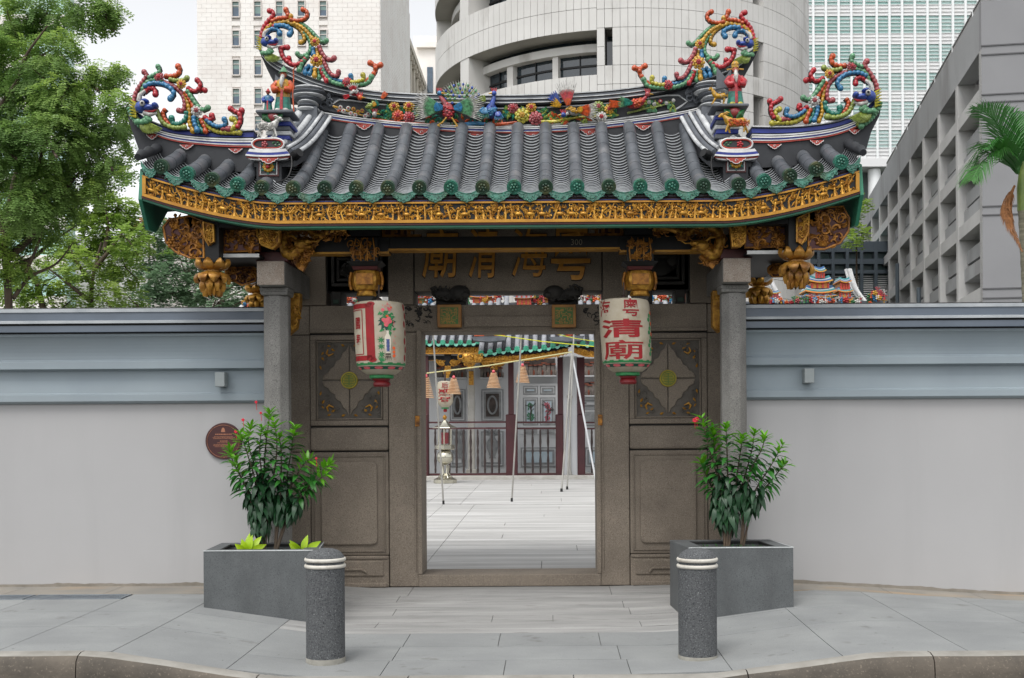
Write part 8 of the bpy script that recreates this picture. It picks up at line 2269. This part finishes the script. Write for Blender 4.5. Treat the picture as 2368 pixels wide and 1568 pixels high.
# ---- hall roofs with green eave tiles and gilt fascias
M_CT = pm('court_tile', C(150, 152, 156), C(120, 122, 128), scale=5, rough=0.5, rnd=0.08)
M_CG = pm('court_green', C(74, 176, 144), C(44, 142, 112), scale=6, rough=0.25, coat=0.4)
def court_roof(label, pxs, pys, Y, depth, rise, fascia_px, loc):
    """pys: eave disc heights at pxs ends and middle"""
    t = thing('hall_roof', label, 'pavilion', loc, 'temple roofs')  # a roof of the temple hall, not a separate pavilion
    def ey(px):
        for i in range(len(pxs) - 1):
            if pxs[i] <= px <= pxs[i + 1]:
                u = (px - pxs[i]) / (pxs[i + 1] - pxs[i]); return pys[i] + (pys[i + 1] - pys[i]) * u
        return pys[-1]
    n = max(2, round((pxs[-1] - pxs[0]) / 20.4))
    E = [at(pxs[0] + (pxs[-1] - pxs[0]) * k / n, ey(pxs[0] + (pxs[-1] - pxs[0]) * k / n), Y) for k in range(n + 1)]
    R = 0.064
    bed = MB(); bed.add([p + Vector((0, 0, -0.13)) for p in E] + [p + Vector((0, depth, rise - 0.13)) for p in E], [(k, k + 1, n + 2 + k, n + 1 + k) for k in range(n)]); bed.build('roof_bed', TILED, t)
    pan = MB()
    for k, p in enumerate(E):
        m = MB(); m.tube([p, p + Vector((0, depth * 0.5, rise * 0.46)), p + Vector((0, depth, rise))], R, 10); m.build('tile_roll', M_CT, t, smooth=50)
        m = MB(); m.cyl(p + Vector((0, -0.05, -0.02)), p + Vector((0, 0.01, 0)), R * 1.05, R * 1.05, 16); d = m.build('eave_disc', M_CG, t, smooth=40)
        m = MB(); m.tube([p + Vector((0.6 * R * math.cos(a * 0.5236), -0.052, -0.02 + 0.6 * R * math.sin(a * 0.5236))) for a in range(13)], 0.01, 5); m.build('disc_ring', M_CG, d)
        if k < n:
            q = E[k + 1]; c = (p + q) / 2; w = (q.x - p.x) / 2 - 0.03; sl = (q.z - p.z) / (q.x - p.x)
            m = MB(); m.prism([(c.x + u * w, c.z + u * w * sl + v) for u, v in ((-1, 0), (-0.5, -0.04), (0, -0.05), (0.5, -0.04), (1, 0), (0.9, -0.055), (0.5, -0.095), (0, -0.115), (-0.5, -0.095), (-0.9, -0.055))], Y - 0.03, Y); m.build('drip_tile', pm('drip_pale', C(138, 204, 184), C(110, 186, 164), scale=5, rough=0.3), t)
            for r in range(26):
                u0 = r / 26; a0 = c + Vector((0, depth * u0, rise * u0)); n6 = 6; top = []; low = []; bk = []
                for j in range(n6 + 1):
                    v = -1 + 2 * j / n6; z = -0.09 * (1 - v * v); pt = a0 + Vector((v * w, 0, z + v * w * sl)); top.append(pt); low.append(pt + Vector((0, 0.01, -0.028))); bk.append(pt + Vector((0, depth / 26, rise / 26 - 0.03)))
                pan.cur = 1; pan.add(low + top, [(j, j + 1, n6 + 2 + j, n6 + 1 + j) for j in range(n6)]); pan.cur = 0; pan.add(top + bk, [(j, j + 1, n6 + 2 + j, n6 + 1 + j) for j in range(n6)])
    pan.build('pan_tiles', [TILED, M_CT], t)
    # fascia
    up = [tuple(at(x, y, Y + 0.12)[i] for i in (0, 2)) for x, y, h in fascia_px]; lo = [tuple(at(x, y + h, Y + 0.12)[i] for i in (0, 2)) for x, y, h in fascia_px]
    up = dens(up, 30); lo = dens(lo, 30)
    m = MB(); m.strip(up, lo, Y + 0.08, Y + 0.14); f = m.build('gilt_fascia', GOLDD, t)
    m = MB(); m.strip(lerp2(up, lo, 0.82), lerp2(up, lo, 1.0), Y + 0.05, Y + 0.08); m.build('fascia_edge', GOLDP, f)
    m = MB(); rl = random.Random(int(Y * 10))
    for k in range(420):
        i = rl.randrange(29); v = rl.uniform(0.05, 0.8); a = up[i]; b = lo[i]; x = a[0] + rl.random() * (up[i + 1][0] - a[0]); z = a[1] + (b[1] - a[1]) * v
        if rl.random() < 0.5: curl(m, x, z, Y + 0.075, 0.05, rl.uniform(0, 6.28), rl.choice((-1, 1)), 0.014, 6)
        else: leafb(m, x, z, Y + 0.08, 0.06, 0.026, rl.uniform(0, 6.28), 0.03)
    m.build('gilt_relief', GOLD, f, smooth=60)
    m = MB(); m.strip([(x, z + 0.16) for x, z in up], [(x, z + 0.001) for x, z in up], Y + 0.1, Y + 0.15); m.build('eave_board', M_HM, t)
    return t
court_roof('grey-tiled hall roof with green eave discs at the upper left of the doorway', [780, 1090, 1130, 1166], [791, 791, 785, 770], 17.2, 1.9, 1.15, [(780, 803, 17), (1060, 803, 16), (1110, 801, 17), (1140, 795, 18), (1168, 783, 19)], (-3, 17.2, 3.7))
court_roof('grey-tiled hall roof with green eave discs over the incense coils', [1112, 1132, 1172, 1252, 1320], [815, 813, 807, 803, 790], 15.8, 1.9, 1.2, [(1110, 825, 13), (1160, 825, 13), (1220, 822, 12), (1280, 814, 12), (1312, 804, 12)], (0.2, 15.8, 3.5))
court_roof('grey-tiled hall roof with green eave discs at the right of the doorway', [1326, 1352, 1374, 1620], [791, 793, 794, 794], 15.8, 1.9, 1.2, [(1327, 805, 11), (1345, 810, 12), (1375, 814, 12), (1620, 815, 12)], (1.6, 15.8, 3.5))
# gilt dragon head at the fascia end and small painted shrines on the eaves
c = at(1082, 828, 15.75); gd = thing('gilt_dragon', 'gilded dragon head at the end of the courtyard eave', 'carving', (c.x, 15.75, c.z - 0.15))
m = MB(); m.blob((c.x, 15.75, c.z), (0.2, 0.1, 0.13), 12, 8); m.blob((c.x - 0.16, 15.72, c.z + 0.02), (0.1, 0.08, 0.09), 10, 7); m.tube([(c.x + 0.15, 15.75, c.z), (c.x + 0.35, 15.75, c.z - 0.02)], [0.13, 0.09], 8); hd = m.build('head', GOLD, gd, smooth=60)
m = MB(); m.tube([(c.x - 0.17 + 0.06 * math.cos(a * 0.5236), 15.62, c.z + 0.03 + 0.06 * math.sin(a * 0.5236)) for a in range(13)], 0.018, 6); m.build('eye_ring', GOLD, hd, smooth=60)
m = MB(); m.blob((c.x - 0.17, 15.64, c.z + 0.03), 0.045, 8, 6); m.build('eye', BLACK, hd, smooth=60)
m = MB()
for k in range(7): curl(m, c.x + 0.02 + 0.05 * k, c.z + 0.06 * (-1) ** k, 15.64, 0.05, k, 1, 0.016, 8)
stuff(m.build('mane', GOLD, gd, smooth=60))
for px, py, cols, lab in ((1131, 774, ('red', 'cobalt'), 'small red and blue painted shrine on the left hall eave'), (1310, 774, ('orange', 'leaf'), 'small flower ornament on the right hall eave')):
    c = at(px, py + 8, 15.5); t = thing('eave_ornament', lab, 'ornament', (c.x, 15.5, c.z), 'eave ornaments')
    m = MB(); m.prism([(c.x - 0.42, c.z + 0.02), (c.x + 0.42, c.z + 0.05), (c.x + 0.36, c.z - 0.06), (c.x, c.z - 0.09), (c.x - 0.36, c.z - 0.06)], 15.4, 15.8); m.build('ledge', RIDGE, t)
    m = MB(); rl = random.Random(px)
    if px < 1200:
        m.box(c.x - 0.36, c.x + 0.36, 15.5, 15.7, c.z + 0.05, c.z + 0.4); m.build('backboard', BEAD['orange'], t)
        m = MB(); m.box(c.x - 0.12, c.x + 0.12, 15.44, 15.5, c.z + 0.05, c.z + 0.3); m.build('gate_relief', pm('antler_brown', C(72, 58, 48)), t)
    else:
        for k in range(16): flowerlet(m, c.x + rl.uniform(-0.32, 0.32), c.z + rl.uniform(0.05, 0.35), 15.45, 0.07, 5, 0.03)
        stuff(m.build('flowers', BEAD['orange'], t, smooth=60)); m = MB()
        for k in range(20): leafb(m, c.x + rl.uniform(-0.34, 0.34), c.z + rl.uniform(0.02, 0.34), 15.46, 0.08, 0.035, rl.uniform(0, 6.28), 0.03)
        stuff(m.build('leaves', BEAD['teal'], t))
# ---- courtyard lantern, incense coils, poles, wires, burner
def hlant():
    c = at(1029, 936, 15.5); h = (936 - 884) * (15.5 - CAMY) / FPX; R = 18.5 * (15.5 - CAMY) / FPX
    t = thing('paper_lantern', 'large cream lantern with red characters hanging inside the courtyard', 'lantern', (c.x, 15.5, c.z), 'courtyard lanterns')
    m = MB(); m.lathe([(0.45 * R, -0.12 * h), (0.8 * R, 0), (0.98 * R, 0.12 * h), (R, 0.5 * h), (R, 0.85 * h), (0.9 * R, 1.0 * h), (0.5 * R, 1.05 * h)], 28, (c.x, 15.5, c.z)); s_ = m.build('shade', M_PAPER, t, smooth=40)
    for ch, z0, z1, w, xo in (('后', 0.72, 0.98, 0.6, 0.1), ('聖', 0.36, 0.70, 1.35, 0.1), ('母', 0.04, 0.34, 1.3, 0.1)):
        vs, fs = text_mesh(ch, 0.02 if ch != '后' else 0.01); m = MB(); out = []
        for u, v in vs:
            an = (u - 0.5) * 1.3 * w + xo * 0.6; out.append((c.x + (R + 0.012) * math.sin(an), 15.5 - (R + 0.012) * math.cos(an), c.z + h * (z0 + (z1 - z0) * v)))
        m.add(out, fs); stuff(m.build('writing', M_LRED, s_))
    m = MB(); m.lathe([(0.46 * R, -0.18 * h), (0.47 * R, -0.121 * h)], 20, (c.x, 15.5, c.z)); m.build('green_ring', M_LGRN, t)
    m = MB(); m.lathe([(0.2 * R, -0.32 * h), (0.24 * R, -0.25 * h), (0.2 * R, -0.185 * h)], 16, (c.x, 15.5, c.z)); m.build('red_collar', M_LRED, t, smooth=50)
    m = MB(); m.tube([(c.x, 15.5, c.z + 1.05 * h), (c.x, 15.5, c.z + 1.5 * h)], 0.02, 6); m.build('hanger', M_LDRK, t)
hlant()
M_INC = pm('incense', C(206, 172, 136), C(184, 142, 106), scale=9, rough=0.8)
coils = (('incense coil half hidden by the left door jamb', 985, 868, 920, 18), ('incense coil hanging in front of the courtyard lantern', 1049, 871, 911, 16), ('incense coil hanging in the middle of the doorway', 1141, 858, 897, 16), ('incense coil hanging highest, beside the painted doors', 1208, 843, 885, 16))
for i, (lab, px, pt, pb, rp) in enumerate(coils):
    Yc = 10.0 + 0.6 * i; a, b = at(px, pb, Yc), at(px, pt, Yc); h = b.z - a.z; R = rp * (Yc - CAMY) / FPX
    t = thing('incense_coil', lab, 'incense coil', (a.x, Yc, a.z), 'incense coils in the courtyard')
    m = MB(); turns = 11; N = turns * 14; pts = []
    for k in range(N + 1):
        u = k / N; r = R * (0.36 + 0.64 * u); an = 2 * math.pi * turns * u
        pts.append((a.x + r * math.cos(an), Yc + r * math.sin(an), b.z - 0.10 * h - 0.9 * h * u ** 1.05 + 0.006 * math.sin(an)))
    m.tube(pts, 0.009, 5); m.build('coil', M_INC, t, smooth=60)
    m = MB(); m.blob((a.x, Yc, b.z - 0.03 * h), (0.03, 0.03, 0.035), 8, 6); m.build('paper_tip', M_LPNK, t, smooth=60)
    m = MB(); m.tube([(a.x, Yc, b.z), (a.x + 0.01, Yc, b.z + 0.10)], 0.006, 5); m.build('hook', BLACK, t)
M_POLE = pm('galvanised_pole', C(168, 166, 160), C(144, 142, 136), scale=3, rough=0.5, metal=0.3)
def floor_hit(px, py):
    D = 12.0
    for _ in range(40):
        Y = D + CAMY; p = at(px, py, Y); e = p.z - court_z(p.x, Y); D += e * 6
    return D + CAMY
for lab, top, bot, col, rr in (('thin grey pole leaning at the left of the courtyard', (999.6, 740), (1025, 1166), M_POLE, 0.016), ('thin grey pole standing in the middle of the courtyard', (1207, 740), (1183, 1160), M_POLE, 0.016), ('grey pole of the tripod, left leg', (1322, 812), (1298, 1137), M_POLE, 0.02), ('grey pole of the tripod, middle leg', (1328, 740), (1311, 1132), M_POLE, 0.018), ('white pole of the tripod, slanting to the right', (1322, 818), (1380, 1126), M_HW, 0.022)):
    Y = floor_hit(*bot); b = at(*bot, Y); a = at(*top, Y + (0.0 if 'thin' in lab else 0.6))
    m = MB(); m.cyl(b, a, rr, rr, 8); t = thing('pole', lab, 'pole', tuple(b), 'poles in the courtyard'); m.build('shaft', col, t, smooth=60)
    m = MB(); m.cyl(b, b + Vector((0, 0, 0.07)), rr * 1.4, rr * 1.3, 8); m.build('foot', BLACK, t)
b = at(1318, 1105, floor_hit(1318, 1107)); t = thing('pole_stand', 'slim silver stand with round foot behind the tripod', 'stand', tuple(b))
m = MB(); m.lathe([(0.24, 0), (0.2, 0.04), (0.05, 0.09), (0.025, 0.2), (0.02, 2.0)], 16, tuple(b)); m.build('stem', M_POLE, t, smooth=50)
m = MB(); m.tube([b + Vector((0.06 * math.cos(q * 0.5236), 0, 2.06 + 0.06 * math.sin(q * 0.5236))) for q in range(13)], 0.014, 6); m.build('ring', M_POLE, t)
M_YW = pm('yellow_wire', C(206, 206, 48), C(186, 188, 50), scale=4, rough=0.5)
M_WW = pm('pale_wire', C(196, 190, 140), rough=0.6)
for lab, p0, p1, Y, mt, rr in (('pale wire carrying the incense coils', (940, 869), (1322, 814), 10.8, M_WW, 0.012), ('yellow cord crossing the top of the doorway', (1080, 765), (1420, 806), 9.0, M_YW, 0.009), ('yellow cord nearest the right door corner', (1240, 762), (1420, 796), 9.6, M_YW, 0.007), ('short yellow cord at the top left door corner', (940, 772), (1010, 769), 9.0, M_YW, 0.007)):
    a, b = at(*p0, Y), at(*p1, Y); m = MB(); m.tube([a, a.lerp(b, 0.5) + Vector((0, 0, -0.03)), b], rr, 6); o = m.build('cord', mt); tag(o, lab, 'cord', 'cords over the courtyard')
M_SIL = pm('burner_silver', C(210, 206, 190), C(188, 184, 168), scale=4, rough=0.22, metal=0.9)
Yb = floor_hit(1029, 1117); b = at(1029, 1117, Yb); s_ = (Yb - CAMY) / FPX
t = thing('incense_burner', 'silver pagoda-shaped incense burner with globe on a flared stand', 'incense burner', tuple(b))
def Bz(py): return (1117 - py) * s_
m = MB(); m.lathe([(27 * s_, 0), (27 * s_, Bz(1109)), (24 * s_, Bz(1107)), (10 * s_, Bz(1100)), (6 * s_, Bz(1094))], 8, tuple(b)); m.build('base', M_SIL, t, smooth=20)
for k in range(6):
    a = k * 1.047; m = MB(); m.tube([b + Vector((17 * s_ * math.cos(a), 17 * s_ * math.sin(a), Bz(1106))), b + Vector((8 * s_ * math.cos(a), 8 * s_ * math.sin(a), Bz(1094))), b + Vector((9 * s_ * math.cos(a), 9 * s_ * math.sin(a), Bz(1076)))], 0.02, 6); m.build('leg', M_SIL, t, smooth=60)
m = MB(); m.blob(b + Vector((0, 0, Bz(1057))), (19 * s_, 19 * s_, 18.5 * s_), 20, 14); m.build('globe', M_SIL, t, smooth=90)
m = MB(); m.lathe([(20 * s_, Bz(1040)), (23 * s_, Bz(1038)), (23 * s_, Bz(1030)), (20 * s_, Bz(1028))], 8, tuple(b)); m.build('gallery', M_SIL, t)
for k in range(6):
    a = k * 1.047 + 0.5; m = MB(); m.cyl(b + Vector((16 * s_ * math.cos(a), 16 * s_ * math.sin(a), Bz(1028))), b + Vector((16 * s_ * math.cos(a), 16 * s_ * math.sin(a), Bz(992))), 0.018, 0.018, 6); m.build('pillar', M_SIL, t)
m = MB(); m.lathe([(8 * s_, Bz(1026)), (9 * s_, Bz(1000))], 10, tuple(b)); m.build('lamp_core', BEAD['pink'], t)
m = MB(); m.lathe([(28 * s_, Bz(990)), (27 * s_, Bz(988)), (16 * s_, Bz(983)), (8 * s_, Bz(976)), (4 * s_, Bz(972))], 6, tuple(b)); m.build('canopy', M_SIL, t, smooth=20)
m = MB(); m.blob(b + Vector((0, 0, Bz(965))), 5 * s_, 12, 8); m.tube([b + Vector((0, 0, Bz(973))), b + Vector((0, 0, Bz(959)))], 2 * s_, 8); m.build('finial', GOLDP, t, smooth=60)
Ys = floor_hit(979, 1114); b = at(977, 1114, Ys); s_ = (Ys - CAMY) / FPX
t = thing('stone_urn', 'blue-grey stone urn stand half hidden by the left door jamb', 'urn', tuple(b))
m = MB(); m.lathe([(8 * s_, 0), (9 * s_, 4 * s_), (7 * s_, 18 * s_), (9.5 * s_, 24 * s_), (6.5 * s_, 32 * s_), (9.5 * s_, 42 * s_), (6 * s_, 50 * s_), (9 * s_, 58 * s_), (9 * s_, 68 * s_)], 16, tuple(b)); m.build('body', pm('urn_stone', C(138, 152, 158), C(116, 130, 138), scale=4, rough=0.7), t, smooth=40)

# ---------------------------------------------------------------- painted pagodas and horned ridges over the hall roofs
PGY = 22.0
M_PT = pm('pagoda_teal', C(70, 150, 148), C(50, 120, 130), scale=5, rough=0.4); M_PB = pm('pagoda_blue', C(60, 110, 160), C(48, 90, 140), scale=5, rough=0.4)
M_PO = pm('pagoda_orange', C(220, 120, 60), C(206, 160, 60), scale=6, rough=0.5); M_PR = pm('pagoda_red', C(200, 70, 56), C(180, 60, 50), scale=6, rough=0.5)
def pagoda(label, px, tiers, Y=PGY, foot=720):
    c = at(px, foot, Y); s = (Y - CAMY) / FPX
    t = thing('ridge_pagoda', label, 'pagoda', (c.x, Y, c.z), 'painted pagodas on the temple ridge')
    last = foot
    for k, (w, yt, yb) in enumerate(tiers[::-1]):       # lowest first
        z0, z1 = at(px, yb, Y).z, at(px, yt, Y).z; hw = w / 2 * s; zb = at(px, last, Y).z
        m = MB(); m.box(c.x - hw * 0.72, c.x + hw * 0.72, Y - 0.3, Y + 0.3, zb - 0.02, z0 + 0.01); bd = m.build('storey', M_HW if k % 2 else M_PO, t)
        m = MB()
        for q in range(4):
            x = c.x + hw * 0.66 * (-1 + 2 * q / 3); m.box(x - 0.025, x + 0.025, Y - 0.34, Y - 0.3, zb - 0.02, z0)
        stuff(m.build('columns', M_PR, bd))
        h = z1 - z0
        for j, (a0, a1, mt) in enumerate(((0, 0.2, M_PO), (0.2, 0.45, M_PT if k % 2 else M_PB), (0.45, 0.62, M_HW), (0.62, 1.0, M_PB if k % 2 else M_PT))):
            nn = 10; up = []; lo = []
            for i in range(nn + 1):
                u = -1 + 2 * i / nn; cur = h * 0.35 * u * u
                wa, wb = hw * (1.0 - 0.22 * a0), hw * (1.0 - 0.22 * a1)
                lo.append((c.x + u * wa, z0 + h * a0 + cur)); up.append((c.x + u * wb, z0 + h * a1 + cur))
            m = MB(); m.strip(up, lo, Y - 0.42 + 0.05 * j, Y + 0.42 - 0.05 * j); m.build('tier_roof', mt, t)
        last = yt + 1
    return t
pagoda('large painted pagoda with blue tiers above the right wall', 1890, [(26, 622, 634), (56, 644, 658), (72, 667, 682), (78, 683, 690)])
pagoda('small painted pagoda with blue roofs beside the white horn ridge', 1947, [(27, 647, 658), (34, 670, 680), (36, 688, 695)])
pagoda('painted pagoda half hidden behind the right column pendant', 1783, [(30, 676, 683), (40, 690, 697)])
pagoda('painted pagoda seen in the middle slit over the door, left', 1118, [(56, 672, 681), (66, 684, 692)])
pagoda('painted pagoda seen in the middle slit over the door, right', 1262, [(44, 672, 682), (60, 686, 694)])
pagoda('blue painted gatehouse in the middle of the slit over the door', 1212, [(50, 668, 678), (44, 690, 694)], PGY - 0.5)
pagoda('painted pagoda seen in the slit left of the door lions', 975, [(36, 672, 680), (50, 688, 694)])
pagoda('painted pagoda seen in the slit right of the door lions', 1366, [(40, 676, 684), (44, 690, 695)])
pagoda('painted pagoda seen in the slit beside the right lantern', 1560, [(70, 670, 678), (60, 684, 692)])
pagoda('painted pagoda seen in the slit beside the left lantern', 826, [(30, 676, 684), (40, 692, 698)])
# white horned ridges
for lab, pts, w in (('white horned ridge sweeping up right of the pagodas', [(2010, 712), (1990, 690), (1975, 668), (1965, 640), (1960, 622)], 11), ('white horned ridge slanting down behind the gilt pendant', [(1775, 634), (1782, 655), (1795, 680), (1812, 712)], 10), ('white horned ridge under the left eave', [(556, 716), (572, 700), (584, 680), (590, 655)], 12)):
    P = smooth_path([at(x, y, PGY + 1) for x, y in pts], 4); s = (PGY + 1 - CAMY) / FPX
    t = thing('horn_ridge', lab, 'ridge', tuple(P[0]), 'white horned ridges')
    for k, (dx, r) in enumerate(((-0.5, 0.3), (0.05, 0.42), (0.55, 0.28))):
        m = MB(); m.tube([p + Vector((dx * w * s, -0.05 * (k == 1), 0)) for p in P], r * w * s, 8); m.build('ridge_roll', RWHITE, t, smooth=60)
    m = MB(); m.tube([p + Vector((0.05 * w * s, -0.42 * w * s, 0)) for p in P], 0.06 * w * s, 5); m.build('grey_line', RIDGE, t)
# crowds of small porcelain figures along the ridges
rl = random.Random(55)
for lab, spans in (('crowded porcelain flowers and figures along the temple ridge', ((1775, 1990, 696, 706, 70), (2008, 2045, 680, 705, 24), (955, 1000, 680, 704, 12), (1083, 1262, 688, 704, 40), (1345, 1390, 680, 702, 14), (1495, 1592, 680, 702, 26), (560, 600, 700, 716, 14), (800, 850, 690, 706, 8))),):
    t = thing('ridge_figures', lab, 'figurines', tuple(at(1890, 706, PGY - 0.6))); mm = {k: MB() for k in ('red', 'white', 'yellow', 'leaf', 'orange', 'blue', 'pink')}
    for (xa, xb, ya, yb, n) in spans:
        for k in range(n):
            p = at(rl.uniform(xa, xb), rl.uniform(ya, yb), PGY - 0.6 + rl.uniform(-0.1, 0.1)); b = rl.choice(list(mm))
            if rl.random() < 0.5: figure(mm[b], p.x, p.z, p.y, rl.uniform(0.16, 0.26), rl)
            else: flowerlet(mm[b], p.x, p.z + 0.05, p.y, rl.uniform(0.06, 0.1), 5, 0.04)
    for k, m in mm.items(): stuff(m.build('porcelain_group', BEAD[k], t, smooth=60))
m = MB(); a, b = at(700, 706, PGY), at(2040, 706, PGY)
hr = thing('hall_ridge', 'grey main ridge of the temple hall under the painted pagodas', 'ridge', ((a.x + b.x) / 2, PGY, a.z - 0.3)); m.box(a.x, b.x, PGY - 0.35, PGY + 0.35, a.z - 0.4, a.z - 0.01); m.build('ridge_wall', RIDGE, hr)
m = MB(); m.box(-6.6, 9, HY - 0.2, HY + 5, 4.3, 4.5); m.box(-6.6, 9, HY + 2, HY + 4.5, 4.51, a.z - 0.41); m.build('hall_roof_core', RIDGED, hr)
